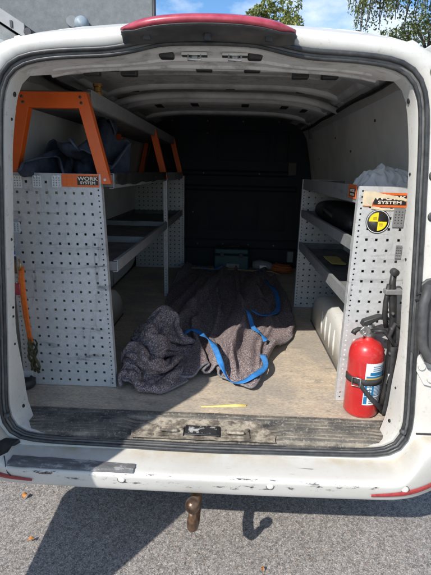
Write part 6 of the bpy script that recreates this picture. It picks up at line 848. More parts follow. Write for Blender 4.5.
-138,-8,6,11,7,5,8,11,0,-9,-11,-5,12,19,10,6,2,5,15,21,20,11,16,9,9,-7,14,4,17,16,15,10,-9,-11,-1,-4,-15,27,16,5,-149,5,4,6,-1,2,5,7,5,7,7,0,-6,19,13,9,10,-2,6,17,
22,11,10,5,8,7,8,4,17,15,17,10,-8,-17,6,11,-17,1,23,13,-154,1,1,3,-2,-4,4,5,7,7,9,15,7,17,17,5,12,-1,8,13,11,8,8,-4,-4,7,5,21,17,14,15,6,-4,-3,9,11,-6,-13,14,20,
-163,-6,-2,5,-9,-3,2,7,10,12,15,18,18,8,16,13,9,9,13,0,2,11,-2,2,-4,-1,13,22,-1,13,15,9,2,4,9,13,11,-3,2,18,-178,-5,-17,-3,-1,8,13,8,11,13,22,9,15,12,15,16,11,-3,3,14,
13,-5,5,3,-10,0,16,20,19,-3,2,8,16,37,22,13,-15,11,-1,-6,-195,-9,-16,1,4,7,7,12,8,15,28,28,14,6,5,14,5,2,4,7,14,4,-5,-1,6,10,17,13,20,3,-5,12,28,35,10,10,1,-4,3,2,
-196,-7,-10,-14,5,10,13,12,6,7,21,32,21,5,8,9,4,0,-2,5,11,2,16,5,5,15,13,13,16,6,2,1,27,35,10,-9,-7,1,10,8,-195,2,-7,-17,-2,10,16,6,-2,-1,23,34,24,11,8,9,-6,1,7,3,
6,20,15,-3,3,6,8,22,15,10,12,2,4,26,21,-7,-11,4,8,4,-202,8,6,-8,5,6,6,2,-6,0,21,34,24,6,-1,10,7,-10,-1,5,12,11,12,9,7,-2,-2,21,21,18,13,6,-10,12,23,5,3,10,5,6,
-209,7,13,11,-8,7,12,4,0,-3,19,32,8,-2,-3,14,13,-3,-7,1,14,12,7,13,8,-5,3,8,18,23,18,6,-11,7,5,4,9,15,25,14,-194,-13,5,15,4,7,15,10,9,-6,15,12,10,-6,-4,10,17,9,0,-11,
10,26,9,-5,6,3,10,3,11,18,20,4,-8,5,8,9,7,15,16,19,-198,-10,0,16,12,5,18,0,3,5,12,8,16,1,-8,4,17,2,1,10,-7,28,13,4,-5,7,12,8,5,11,9,3,4,8,14,15,2,13,3,17,
-183,-8,0,16,15,4,4,-10,-1,8,13,12,14,12,-1,-8,5,4,6,-1,7,17,19,11,1,8,12,4,1,5,10,5,3,8,18,17,5,-1,16,12,-189,7,7,9,20,1,-4,-11,-1,0,19,10,13,10,1,-5,-1,9,4,8,
12,8,12,9,12,10,6,7,7,9,-9,-9,12,17,10,20,11,-5,18,12,-193,0,9,19,4,0,5,6,0,-2,1,9,9,10,2,-4,-1,14,7,11,18,9,6,-2,10,12,9,21,8,3,-14,-7,4,16,12,17,7,8,3,20,
-233,2,21,27,11,-4,4,23,10,-2,-18,5,5,5,13,-3,2,18,9,8,13,12,-7,-1,7,18,11,22,12,2,-15,-1,11,13,15,18,3,10,-2,-3,105,-2,12,1,-19,-4,12,-1,10,20,3,10,6,9,10,-1,-13,14,-9,-10,
-9,-7,-7,-9,4,16,3,24,13,14,-4,16,7,-27,-10,-14,0,8,21,-9,118,-17,3,6,0,-12,7,7,7,1,4,7,14,12,11,0,4,12,-10,-4,-15,-15,-9,-6,2,6,13,17,24,-4,17,12,7,-14,-15,-9,-7,2,9,10,
118,-15,-6,8,7,-1,7,6,2,2,1,9,10,14,12,5,0,11,-8,-4,-18,-15,-13,1,-8,19,7,6,24,3,19,18,-3,-1,-13,-12,-8,1,9,2,133,-32,1,6,4,14,6,7,-3,1,4,8,6,12,13,5,-1,13,-5,-1,
-15,-16,-14,-14,-9,21,12,9,7,8,11,12,6,3,-13,-5,-5,6,8,8,140,-38,-11,13,13,4,14,11,1,3,2,10,8,9,4,12,-6,6,3,1,-4,-19,-21,-19,-8,14,15,5,16,4,3,5,10,1,2,-21,12,-3,13,8,
135,-38,3,6,12,20,10,6,1,4,-2,13,21,14,-3,0,-4,5,2,2,-6,-22,-21,-11,-8,2,7,20,6,10,5,7,15,4,-10,-15,-6,4,11,9,135,-36,18,13,18,8,-3,5,3,4,8,18,18,10,-1,-2,-4,0,2,-2,
-3,-19,-21,-11,-4,-3,12,16,0,17,4,18,8,3,-9,-9,-6,-3,-2,3,138,-33,19,22,-5,0,15,6,0,12,15,16,18,4,-3,8,-9,-3,-9,5,-10,-5,-18,-13,-5,4,4,13,10,15,5,6,3,2,5,0,-4,-5,-7,-3,
133,-9,19,-5,14,-16,4,23,2,16,24,6,12,6,7,12,-6,-14,-11,3,2,-20,-2,-19,5,5,4,5,10,10,5,9,1,-2,-1,1,12,-3,-6,-20,129,10,15,-3,3,-9,3,11,12,23,25,14,8,2,9,10,-7,-14,-6,-3,
-1,-11,-23,-15,2,10,6,12,1,5,18,6,0,-4,3,-2,14,-4,-14,-15,147,5,-3,13,3,4,4,11,11,26,21,5,11,-2,9,-13,5,3,-2,-1,-16,-11,-15,-16,3,12,4,13,7,-3,2,4,0,6,3,-2,4,11,-6,-19,
167,8,-10,0,12,17,9,3,21,23,14,-5,6,10,-13,2,4,1,3,-18,-12,-15,12,-14,0,10,5,7,15,-2,1,2,-6,-4,-3,7,14,11,-14,-18,189,5,-10,2,15,15,2,5,17,19,12,4,8,4,-5,8,4,-5,-20,-27,
-9,-1,5,3,6,7,8,6,8,9,2,1,1,-5,5,9,13,8,-7,-26,208,7,-18,5,15,10,4,5,6,22,14,8,11,8,2,8,-1,-21,-37,-15,3,-4,-4,7,5,13,7,5,8,9,4,1,1,-1,13,20,11,7,-3,-19,
218,-2,6,8,2,5,0,1,14,17,15,12,10,14,5,-7,-3,-36,-28,-3,2,3,-11,-5,10,11,6,9,12,13,4,2,-3,4,17,14,13,11,-3,-18,234,-4,12,8,-5,0,-1,-4,8,11,13,13,17,14,0,-15,-11,-30,-6,0,
2,-2,-6,-4,8,11,8,4,18,12,7,-3,4,4,6,14,11,14,-10,-18,226,13,-2,14,0,1,-3,-13,5,4,5,11,13,15,6,-11,-10,-6,-5,0,-2,1,3,-5,8,6,3,-4,15,13,9,6,6,5,11,5,8,13,-20,-31,
228,-3,6,10,16,-3,-2,-5,-6,3,8,4,6,4,6,3,-2,13,-6,7,-4,0,3,-8,4,-2,-3,-9,8,14,15,8,7,7,13,14,5,10,-28,-33,229,-9,3,11,17,6,-2,-4,-7,3,7,4,9,-3,6,7,13,19,0,0,
-9,-6,-1,-8,-1,-11,-8,5,10,3,9,8,13,15,13,19,4,6,-28,-34,230,-7,-1,12,14,12,3,-4,-6,0,1,5,6,12,9,11,14,11,-1,6,-17,-11,-1,-7,-9,-9,-4,11,16,-6,-2,7,15,19,17,5,8,-6,-20,-29,
238,-5,-1,12,10,14,-3,-10,4,2,6,-2,4,4,11,13,17,11,4,-3,-16,-12,1,-12,1,-6,6,8,11,-4,-2,9,5,18,15,-3,1,-1,-17,-25,251,-3,-7,8,12,10,-3,-8,-5,13,12,0,-4,6,8,7,14,5,-1,-5,
-10,-4,-7,-3,-5,7,7,7,23,2,-3,6,2,10,6,-7,-4,1,-10,-12,260,-4,-18,18,14,5,-2,-17,-5,10,20,8,-4,10,5,4,2,-4,9,-12,-14,10,-8,-4,5,-7,13,20,20,7,-1,-5,6,9,6,-3,-18,-5,2,-23,
236,5,3,14,15,7,-5,-15,-11,4,16,20,4,3,10,-3,-3,8,-7,-8,-2,3,-8,-2,-3,4,12,23,20,1,4,-4,10,18,7,-18,-12,-13,-6,-10,244,1,6,9,12,12,-1,-13,-13,0,15,19,10,-5,13,4,-6,-4,3,-4,
-3,-4,-4,-8,-10,14,16,22,10,19,-2,4,8,19,-6,0,-24,-10,3,0,250,6,0,8,7,12,3,-5,-11,4,5,6,15,3,13,6,-4,-5,3,1,-3,-6,-10,-17,-8,20,22,18,7,20,3,6,6,6,9,-8,-22,-8,2,-1,
255,-1,0,9,10,13,-1,-1,-2,-5,5,7,15,12,11,11,-2,-3,-2,2,-7,-12,-16,-14,-3,25,23,18,12,13,-9,9,-2,12,4,-2,-25,2,12,5,248,7,9,9,0,11,11,4,-1,-3,4,8,10,14,11,8,1,-3,-2,-9,
-10,-8,-16,-8,2,30,25,13,8,-7,9,6,-1,-11,-1,3,-9,14,24,10,250,19,-3,11,15,12,6,3,-1,-8,-1,20,15,7,5,0,-11,14,-7,9,-8,-18,-19,-2,-2,39,28,12,-8,6,-4,-1,11,15,4,-2,6,0,9,0,
275,-1,4,12,17,15,9,0,0,-6,-11,5,12,6,10,-11,15,-4,7,5,7,-19,-23,-7,15,29,20,11,-1,-3,2,-1,26,21,-1,-10,5,3,2,-5,294,-6,3,9,19,15,12,2,1,-2,-9,3,2,2,1,-10,14,17,5,5,
1,-11,-18,-8,10,12,12,12,-2,14,-9,11,22,29,-4,-5,-1,-1,-1,-1,297,10,0,10,12,15,10,6,-1,-5,-2,3,-1,-2,-2,-3,4,15,15,7,-5,5,-11,-3,3,6,2,3,3,10,-8,10,20,28,14,4,3,8,-6,-4,
321,0,1,-5,0,13,15,12,4,2,-5,-9,-2,4,6,-1,4,8,11,7,8,7,-1,-4,1,2,2,-3,1,-4,4,11,10,28,-3,5,7,13,17,-3,327,1,3,-7,-13,8,10,12,12,-6,-6,-11,13,11,3,9,4,3,10,4,
5,18,11,3,2,-5,-5,-4,-4,-6,5,12,-7,24,21,6,-5,2,16,11,334,5,-12,-8,-12,6,-2,2,9,-2,-1,8,13,17,4,6,7,4,8,6,4,1,20,23,5,-6,-7,-6,-11,-4,6,11,-10,19,12,1,-12,-7,15,21,
342,-13,-16,-8,-5,8,2,10,-1,-9,3,15,17,15,2,7,3,8,8,7,7,2,19,26,10,-4,-9,-12,-12,-9,9,0,11,18,6,-14,-16,-17,5,23,332,-9,-14,-10,5,-1,12,1,0,7,1,16,16,12,-4,3,10,6,-1,10,
16,15,13,16,1,4,-7,-10,-15,0,15,7,4,-5,2,1,-32,-20,-1,4,330,1,-14,-6,-3,4,12,0,-2,17,11,9,11,5,-1,0,7,10,10,-16,16,26,21,7,3,1,-3,-8,-7,-6,11,6,5,1,-19,-3,-19,-27,-4,17,
360,-2,-12,-12,-21,2,10,5,10,22,12,8,1,2,8,1,-8,7,11,-9,9,23,21,10,16,9,-5,-8,-6,-1,6,-2,-3,-7,-16,-7,-16,-8,-13,8,389,-2,-7,-17,-24,-10,-3,10,28,20,9,-3,-8,-10,8,9,2,5,-3,11,
16,12,18,11,21,25,8,-4,-9,-8,-1,-5,-12,-8,-10,1,-10,-12,-12,4,19,-10,11,12,13,14,3,2,9,16,18,-4,-11,15,-10,-3,-15,-19,0,-5,-13,-11,3,12,25,29,-4,-19,14,9,24,-5,-32,-22,2,-2,-9,9,7,7,
17,-2,6,6,11,4,7,3,4,17,21,4,0,-5,-1,-10,-19,-12,-11,-10,-13,-5,-2,12,25,44,14,-9,-7,22,21,6,-27,-24,-6,-6,-17,-5,4,19,10,11,6,-1,1,9,8,1,-7,10,17,11,1,14,-1,-7,-16,-20,-7,-14,
7,-5,-7,-11,22,42,31,-12,-7,18,20,8,-4,-17,-8,-19,-24,-15,10,20,10,0,15,-5,8,7,16,-8,-20,-4,19,20,5,12,7,-1,-14,-14,-7,-10,-3,11,-13,0,15,27,23,3,-24,12,17,17,2,-8,-13,-37,-21,1,14,15,
11,1,14,-6,4,23,19,-7,-17,-21,-3,16,1,15,16,3,-14,-9,-2,2,-12,7,15,12,9,15,-1,-3,-10,-12,17,19,4,-10,-15,-18,-4,-7,8,18,11,1,16,9,8,12,18,-7,-16,-21,-13,1,5,13,15,9,2,-8,-2,-9,
-2,6,23,12,-2,8,-3,-3,-14,-5,20,19,2,-13,-23,-1,-4,-3,3,16,11,7,10,13,12,14,11,-8,-15,-9,-14,-3,3,5,22,15,4,9,-2,-25,-14,8,16,14,-3,-6,3,0,-4,4,27,10,1,-16,-26,-6,9,-1,1,3,
11,22,15,3,23,17,-1,-15,-12,-4,-9,-5,3,0,9,20,20,22,-1,-27,-29,-1,4,11,-8,4,15,-1,-1,9,23,14,-2,-17,-27,-20,-6,-1,5,13,11,36,-5,16,15,-1,12,0,-13,-4,-12,7,-4,-7,6,11,18,36,7,-22,
-31,-6,4,4,-2,7,17,13,-2,-2,14,3,-5,-10,-19,-15,-15,4,-9,-1,12,35,2,12,9,10,4,2,-16,-5,0,2,-9,-6,5,9,16,22,3,-16,-21,7,13,19,2,3,12,-5,8,4,1,-4,-15,-20,-11,-7,-13,-10,-15,2,
11,36,18,-2,5,7,-6,0,-19,-6,-2,16,-8,0,13,4,7,10,-1,-12,2,19,30,18,0,-7,12,-6,0,19,8,-12,-29,-32,-14,-1,4,-8,-24,-22,15,30,34,7,-5,-7,-12,-13,-14,-10,1,10,0,12,6,12,7,-4,7,1,
10,30,23,6,8,-4,12,0,-10,25,9,-16,-39,-18,-9,8,6,-1,-24,-29,26,27,30,5,-14,-13,-10,-5,-11,-13,8,4,1,10,0,7,5,10,11,19,26,24,8,3,-12,7,12,8,-1,8,-4,-23,-33,-19,7,20,6,0,-22,-24,
36,17,9,1,-8,-2,-10,0,-20,4,-7,3,2,2,4,11,13,22,23,38,29,9,-8,-13,-15,8,8,6,-12,-8,-15,-23,-23,-7,19,16,11,10,-15,-27,46,16,8,-5,1,-3,-11,-19,-18,0,11,-3,-11,1,7,19,23,22,36,35,
27,3,-6,-16,-13,9,-12,-3,-28,-22,-13,-12,-13,-1,16,20,8,14,-12,-23,40,18,3,-7,6,20,-8,-22,-26,-6,-2,-2,-3,-1,11,21,19,28,34,24,23,21,5,-10,-24,-6,-12,-22,-37,-21,-5,-5,-5,4,20,10,4,6,-16,-26,
48,-1,3,-7,13,32,9,-16,-18,-8,-10,-5,-13,-9,9,15,10,40,26,21,15,37,15,0,-30,-14,-14,-30,-43,-24,0,5,-4,7,16,21,0,-9,-26,0,34,13,-3,5,17,32,15,-5,-11,-8,-13,-17,-9,-14,1,1,17,32,26,32,
19,35,21,2,-33,-19,-16,-32,-48,-28,-1,3,6,11,21,18,0,-17,-25,2,24,11,10,9,17,26,12,8,0,-9,-14,-21,-7,3,-3,-4,2,25,38,38,23,27,16,-10,-35,-20,-20,-30,-51,-28,-5,15,-4,10,18,21,1,-11,-11,-1,
10,16,12,8,14,20,17,16,12,-7,-12,-15,2,12,6,-10,-8,20,20,42,18,13,2,-18,-42,-12,-18,-33,-47,-12,-6,12,-6,10,16,18,2,5,-7,2,10,15,9,1,8,25,27,26,18,-1,-6,2,2,19,7,-12,-15,-5,12,11,
8,9,1,-20,-22,-25,-9,-33,-41,-9,2,16,4,0,9,13,2,2,-2,7,9,14,12,-1,13,28,31,29,16,3,6,10,6,9,10,-4,-14,-21,-14,-18,-1,11,11,-16,-29,-16,-12,-31,-22,-8,15,16,1,-4,7,0,-8,2,9,14,
15,11,6,9,14,30,30,20,11,10,11,14,7,-3,5,4,-12,-18,-27,-7,-5,6,-1,-15,-26,-18,-9,-23,-7,6,14,8,-2,5,-1,-15,-20,-1,14,11,27,-2,11,8,9,24,27,17,5,12,22,13,2,-13,-1,5,-4,-9,-14,-15,
-2,-4,-4,-20,-20,-15,-8,-7,3,15,11,3,-3,8,2,-17,-38,-12,10,23,64,-10,-14,-4,-1,18,26,15,7,13,24,20,3,-17,-6,1,-8,-6,6,-11,-12,-5,-8,-25,-9,-5,2,-12,12,16,14,7,-7,6,7,-25,-39,-26,3,18,
84,-18,-20,-4,-8,10,20,15,4,14,20,21,1,-11,-7,-4,-9,-7,12,2,-10,-14,-12,-4,7,6,-10,-17,10,17,21,7,-10,1,-4,-12,-34,-40,-5,1,81,-23,-16,1,4,-2,12,10,11,15,18,8,5,6,-7,-9,-10,-8,7,2,
-19,-15,-2,14,18,16,-13,-17,-6,18,23,1,-22,-13,-5,-6,-24,-26,-18,2,64,-23,-9,-1,14,6,2,2,8,17,22,15,-3,14,1,-10,-17,-3,-5,-14,-22,-14,14,31,27,33,-7,-21,-24,9,11,-8,-35,-26,-10,-4,-13,-5,-2,-4,
54,-15,-12,-5,-4,0,2,5,5,17,25,26,10,5,0,-12,-14,-5,-11,-18,-13,-8,12,31,33,33,3,-11,-16,-13,-10,-19,-41,-5,4,-5,-3,-5,0,1,57,-14,-12,-4,5,0,-12,9,1,1,10,23,17,6,2,-7,-10,-18,-16,-14,
3,12,13,33,24,18,4,-5,-5,-18,-25,-32,-24,23,6,-3,-7,-5,-6,-2,58,-4,-8,-11,-8,-5,2,8,-2,-1,-5,16,12,10,6,-5,-10,-10,-18,-9,2,28,27,20,18,-5,2,7,0,-13,-28,-36,-13,10,-13,5,-4,-6,-2,0,
81,-5,1,-9,-25,-5,1,-3,-13,-5,5,13,7,8,8,4,-14,-12,0,-3,8,15,20,14,8,-6,-8,9,17,-11,-23,-29,-21,1,8,-7,-3,-5,-2,-5,90,6,-4,-22,-22,-4,8,-10,-15,-9,14,15,11,9,0,1,-12,-10,-7,2,
0,13,7,-3,2,6,10,11,15,-8,-16,-19,-17,-11,9,11,9,-2,-4,-5,83,6,-5,-9,-14,-7,0,1,-6,-8,9,13,20,5,-7,-10,-13,-9,-2,-9,-10,7,8,2,4,6,10,15,14,-2,1,-9,-16,-15,-1,20,15,5,-8,-15,
74,-9,-2,6,-13,-1,-2,2,2,-8,2,24,23,6,-8,-22,-14,-3,-4,-9,-23,3,8,16,13,7,-5,13,9,10,5,-12,-15,-19,-1,21,17,1,8,-10,65,-14,5,6,-1,0,-1,4,7,-1,-5,17,12,16,2,-14,-20,-5,-4,-13,
-30,-9,9,25,16,8,-6,8,9,-2,10,-17,-13,-11,10,4,17,-3,16,6,66,-6,12,8,-1,-7,-6,0,5,7,-1,-1,12,14,11,1,-12,2,-1,-16,-29,-29,1,13,12,8,6,8,1,-4,-3,-5,-13,12,0,15,-4,7,-5,20,
70,-8,8,25,2,-15,-14,-2,12,-2,3,3,2,8,6,4,3,12,3,-5,-30,-27,-15,-5,-4,0,16,16,1,-10,-15,-4,24,5,5,11,5,1,-16,1,60,-5,15,16,1,-12,-14,15,15,1,-10,5,1,-7,4,4,8,20,-1,-6,
-18,-15,-7,-15,-23,-15,5,22,5,-12,-6,15,20,18,-3,3,9,-8,-13,-8,59,-4,6,5,2,-7,-3,16,25,-3,-9,-23,-5,-2,0,8,22,20,0,-9,-10,8,-2,-11,-37,-27,-8,13,4,-9,8,20,30,0,-3,9,15,2,-21,-20]),
}

# ------------------------------------------------------------------ world, sun, camera
SUN = Vector((.72, 1.0, -1.08)).normalized()          # direction the light travels
el = math.asin(-SUN.z); az = math.atan2(-SUN.x, -SUN.y)   # bearing of the sun, clockwise from +Y
w = bpy.data.worlds.new('World'); sc.world = w; w.use_nodes = True
nt = w.node_tree; nt.nodes.clear()
out = nt.nodes.new('ShaderNodeOutputWorld'); bg = nt.nodes.new('ShaderNodeBackground')
sky = nt.nodes.new('ShaderNodeTexSky'); sky.sky_type = 'NISHITA'; sky.sun_disc = False
sky.sun_elevation = el; sky.sun_rotation = az; sky.air_density = 1.0; sky.dust_density = .3; sky.ozone_density = 2.0
tc = nt.nodes.new('ShaderNodeTexCoord')
mp = nt.nodes.new('ShaderNodeMapping'); mp.inputs['Scale'].default_value = (1, 1, 2.2); mp.inputs['Location'].default_value = (0.3, 0.1, 0.0)
ns = nt.nodes.new('ShaderNodeTexNoise'); ns.inputs['Scale'].default_value = 3.2; ns.inputs['Detail'].default_value = 9; ns.inputs['Roughness'].default_value = .55
rp = nt.nodes.new('ShaderNodeValToRGB'); rp.color_ramp.elements[0].position = .50; rp.color_ramp.elements[1].position = .68
rp.color_ramp.elements[1].color = (.9, .9, .9, 1)
mx = nt.nodes.new('ShaderNodeMix'); mx.data_type = 'RGBA'
hs = nt.nodes.new('ShaderNodeHueSaturation'); hs.inputs['Saturation'].default_value = 1.22
mx.inputs[7].default_value = (6.6, 6.9, 7.4, 1)
for a, b in ((tc.outputs['Generated'], mp.inputs[0]), (mp.outputs[0], ns.inputs[0]), (ns.outputs[0], rp.inputs[0]), (rp.outputs[0], mx.inputs[0]),
             (sky.outputs[0], hs.inputs['Color']), (hs.outputs[0], mx.inputs[6]), (mx.outputs[2], bg.inputs[0]), (bg.outputs[0], out.inputs[0])): nt.links.new(a, b)
bg.inputs[1].default_value = .15
sun = bpy.data.lights.new('sun', 'SUN'); sun.energy = 4.3; sun.angle = R(.53); sun.color = (1.0, .955, .89)
so = bpy.data.objects.new('sun', sun); so.rotation_euler = SUN.to_track_quat('-Z', 'Y').to_euler(); so.location = (-4, -6, 8); COL.objects.link(so)

cam = bpy.data.cameras.new('camera'); co = bpy.data.objects.new('camera', cam); COL.objects.link(co)
cam.sensor_fit = 'HORIZONTAL'; cam.sensor_width = 36; cam.lens = 36 * 432 / 431; cam.clip_start = .02; cam.clip_end = 3000
P, YW, RO = R(15.12), R(1.907), R(1.3)
f0 = Vector((-math.sin(YW) * math.cos(P), math.cos(YW) * math.cos(P), -math.sin(P)))
r0 = Vector((math.cos(YW), math.sin(YW), 0)); u0 = r0.cross(f0)
r1 = r0 * math.cos(RO) + u0 * math.sin(RO); u1 = u0 * math.cos(RO) - r0 * math.sin(RO)
rot = Matrix((r1, u1, -f0)).transposed()
co.matrix_world = Matrix.Translation((.08, -1.35, 1.49)) @ rot.to_4x4()
sc.camera = co
vs = sc.view_settings; vs.view_transform = 'Standard'; vs.look = 'None'; vs.gamma = 1; vs.use_curve_mapping = False; vs.exposure = .36
sc.render.engine = 'CYCLES'; sc.cycles.use_denoising = True
sc.cycles.max_bounces = 10; sc.cycles.diffuse_bounces = 6; sc.cycles.transparent_max_bounces = 12

# ------------------------------------------------------------------ ground
m = MB()
xs = [-400, -60, -8, -3, -1.5, 0, 1.5, 3, 8, 60, 400]
m.grid([[(x, y, 0) for x in xs] for y in (-400, -60, -8, -2, -1, 0, 1, 2, 8, 60, 900)], False)
tag(m.build('ground', M['asphalt']), kind='structure')

# ------------------------------------------------------------------ van
van = empty('delivery_van', (0, 0, 0), 'dusty white panel van with its rear doors open to a racked load bay', 'van')
NA = 144; CEN = (0.0, 1.2)
def ray_outline(half, n=NA):
    """sample a symmetric outline (given as its right half, top to bottom) at n fixed angles"""
    poly = list(half) + [(-x, z) for x, z in reversed(half) if x > 1e-6]
    if half[-1][0] > 1e-6 and False: pass
    res = []
    m_ = len(poly)
    for k in range(n):
        a = k * 2 * PI / n; dx, dz = math.sin(a), math.cos(a); best = None
        for i in range(m_):
            (x0, z0), (x1, z1) = poly[i], poly[(i + 1) % m_]
            ex, ez = x1 - x0, z1 - z0; den = dx * ez - dz * ex
            if abs(den) < 1e-12: continue
            qx, qz = x0 - CEN[0], z0 - CEN[1]
            t = (qx * ez - qz * ex) / den; s = (qx * dz - qz * dx) / den
            if t > 0 and -1e-9 <= s <= 1 + 1e-9 and (best is None or t > best): best = t
        res.append((CEN[0] + dx * best, CEN[1] + dz * best))
    # light smoothing keeps corners round
    for _ in range(1):
        res = [((res[i - 1][0] + 2 * res[i][0] + res[(i + 1) % n][0]) / 4, (res[i - 1][1] + 2 * res[i][1] + res[(i + 1) % n][1]) / 4) for i in range(n)]
    return res
IN_H = [(0, 1.829), (.10, 1.828), (.15, 1.824), (.20, 1.811), (.28, 1.796), (.42, 1.790), (.51, 1.780), (.555, 1.765), (.580, 1.740), (.596, 1.69), (.610, 1.56), (.635, 1.28), (.655, 1.03), (.672, .83), (.687, .66), (.684, .61), (.668, .578), (.635, .558), (.55, .548), (0, .543)]
OUT_H = [(0, 1.858), (.10, 1.857), (.155, 1.852), (.20, 1.838), (.28, 1.823), (.42, 1.817), (.52, 1.807), (.575, 1.788), (.606, 1.752), (.621, 1.695), (.636, 1.56), (.662, 1.28), (.684, 1.03), (.702, .83), (.718, .655), (.714, .60), (.696, .560), (.655, .534), (.55, .524), (0, .514)]
REAR_H = [(0, 1.892), (.25, 1.884), (.42, 1.870), (.54, 1.858), (.615, 1.838), (.69, 1.785), (.75, 1.70), (.80, 1.5), (.85, 1.25), (.88, 1.0), (.89, .75), (.885, .45), (.86, .36), (0, .34)]
BODY_H = [(0, 1.985), (.35, 1.972), (.58, 1.94), (.69, 1.89), (.755, 1.80), (.83, 1.55), (.90, 1.25), (.94, 1.0), (.95, .75), (.945, .45), (.91, .36), (0, .33)]
WID = lambda L: [(x + .011 * sstep(1.78, 1.66, z) * sstep(.45, .58, x), z) for x, z in L]
IN_H = WID(IN_H); OUT_H = WID(OUT_H)
IN = ray_outline(IN_H); OUT = ray_outline(OUT_H); REAR = ray_outline(REAR_H); BODY = ray_outline(BODY_H)
def loopY(o, y): return [(x, y, z) for x, z in o]
def mixo(a, b, t): return [(lerp(p[0], q[0], t), lerp(p[1], q[1], t)) for p, q in zip(a, b)]
def nose(o, wid, top):   # front sections
    return [(x * wid, min(z, top) if z > 1 else z) for x, z in o]
m = MB()
loops = [loopY(OUT, .012), loopY(mixo(OUT, REAR, .06), -.002), loopY(mixo(OUT, REAR, .62), .0), loopY(mixo(OUT, REAR, .9), .010), loopY(REAR, .030),
         loopY(mixo(REAR, BODY, .3), .10), loopY(mixo(REAR, BODY, .8), .30), loopY(BODY, .60), loopY(BODY, .95), loopY(BODY, 3.25), loopY(nose(BODY, .98, 1.84), 3.55), loopY(nose(BODY, .95, 1.18), 4.35),
         loopY(nose(BODY, .90, 1.02), 4.85), loopY(nose(BODY, .72, .80), 5.0)]
m.loft(loops, True, False, True)
body = m.build('body', M['white'], van)
# inner reveal of the door aperture: pillars, header, foot flares
def inner_at(o, k):
    x, z = o[k]
    t = sstep(1.755, 1.785, z)
    foot = sstep(.98, .64, z)
    y = lerp(.052 + .02 * sstep(1.5, 1.72, z) + .062 * foot, .285, t)
    z -= .05 * sstep(.615, .572, z) * (1 - t)
    xs_ = 1 if x > 0 else -1
    zz = lerp(z, 1.822 - .02 * (abs(x) / .5) ** 4, t)
    return (x - xs_ * (.006 + .006 * foot) * min(1, abs(x) / .3), y, zz)
L0 = loopY(IN, .012); L1 = loopY(IN, .022)
L1 = [(x * .994, y, z) for x, y, z in L1]
L2 = [inner_at(IN, k) for k in range(NA)]
def back_at(k):
    x, y, z = L2[k]; xs_ = 1 if x > 0 else -1
    t = sstep(1.72, 1.80, z)
    return (lerp(xs_ * .87, x * 1.0, t) if z > .57 else x, y + .012, lerp(z, min(1.955, 1.865 + (y - .13) * .55), t))
L3 = [back_at(k) for k in range(NA)]
OUTB = loopY(OUT, .012)
m = MB(); m.loft([OUTB, L0, L1, L2, L3], True)
frame = m.build('aperture_frame', [M['white_in'], M['roof_in']], van, auto=50)
for p in frame.data.polygons:
    if p.center.z > 1.755 and p.center.y > .035: p.material_index = 1
# little black clip holes, plugs and seams on the pillars and header
def plug(x, y, z, r, axis, depth=.004, mat='black', name='hole_plug', par=frame, n=14):
    MB().lathe([(r * .8, -depth), (r, -depth * .5), (r, depth * .5), (r * .8, depth)], (x, y, z), axis, n).build(name, M[mat], par)
for s, z in ((-1, 1.70), (-1, 1.62), (-1, 1.26), (-1, 1.03), (-1, 1.01), (-1, .99), (-1, .90), (1, 1.70), (1, 1.48), (1, 1.24), (1, .78)):
    k = min(range(NA), key=lambda i: abs(IN[i][1] - z) + (10 if IN[i][0] * s < 0 else 0))
    a, b = Vector(L1[k]), Vector(L2[k]); c = a.lerp(b, .55)
    plug(c.x, c.y, c.z, .0085 if abs(z - 1.70) < .01 else .0045, 'X', .003)
for s in (-1, 1):                                                   # foot bolts
    for z in (.64, .605):
        k = min(range(NA), key=lambda i: abs(IN[i][1] - z) + (10 if IN[i][0] * s < 0 else 0))
        c = Vector(L1[k]).lerp(Vector(L2[k]), .6); plug(c.x, c.y, c.z, .007, 'X', .004, 'dark')
# header clips; black blocks stand in for the shade in open notches
for x in (-.42, -.29, -.03, .135, .30, .40): MB().box(x - .028, x + .028, .262, .296, 1.800 if abs(x) > .2 else 1.818, 1.835).build('notch_shade', M['black'], frame, bevel=.004)
for x in (-.13, .135): MB().box(x - .022, x + .022, .06, .10, 1.812, 1.835).build('rubber_buffer', M['black'], frame, bevel=.006)
for x in (-.045, .075):
    m = MB(); m.box(x - .038, x + .038, .055, .085, 1.818, 1.826)
    m.tube([(x - .018, .06, 1.822), (x - .018, .055, 1.806), (x + .018, .055, 1.806), (x + .018, .06, 1.822)], .0045, 8)
    m.lathe([(.0, -.004), (.012, -.004), (.012, .004), (0, .004)], (x, .062, 1.815), 'Y', 12)
    m.build('latch_striker', M['steel'], frame)
for y, x1 in ((.135, .50), (.225, .54)):
    m = MB(); X = [lerp(-x1, x1, i / 30) for i in range(31)]
    m.grid([[(x, y + d, lerp(IN_H[0][1] if abs(x) < .12 else interp([(a, b) for a, b in IN_H[:8]], abs(x)), 1.822 - .02 * (abs(x) / .5) ** 4, y / .285) - h) for x in X] for d, h in ((-.012, -.001), (-.006, .007), (.006, .007), (.012, -.001))], True); m.build('pressed_bead', M['roof_in'], frame)
# door seal: two rubber lips round the aperture
m = MB()
for t, r, y in ((.22, .0062, .002), (.80, .0068, -.007)):
    o = mixo(IN, OUT, t); m.tube([(x, y + .0015 * N(x * 9, z * 9, t), z) for x, z in o], r, 10, closed=True)
seal_ = m.build('door_seal', M['rubber'], van)
m = MB(); m.tube([(x, .002 + .0015 * N(x * 9, z * 9, 2), z) for x, z in mixo(IN, OUT, .5)], .0070, 10, closed=True); m.build('seal_web', M['web'], seal_)

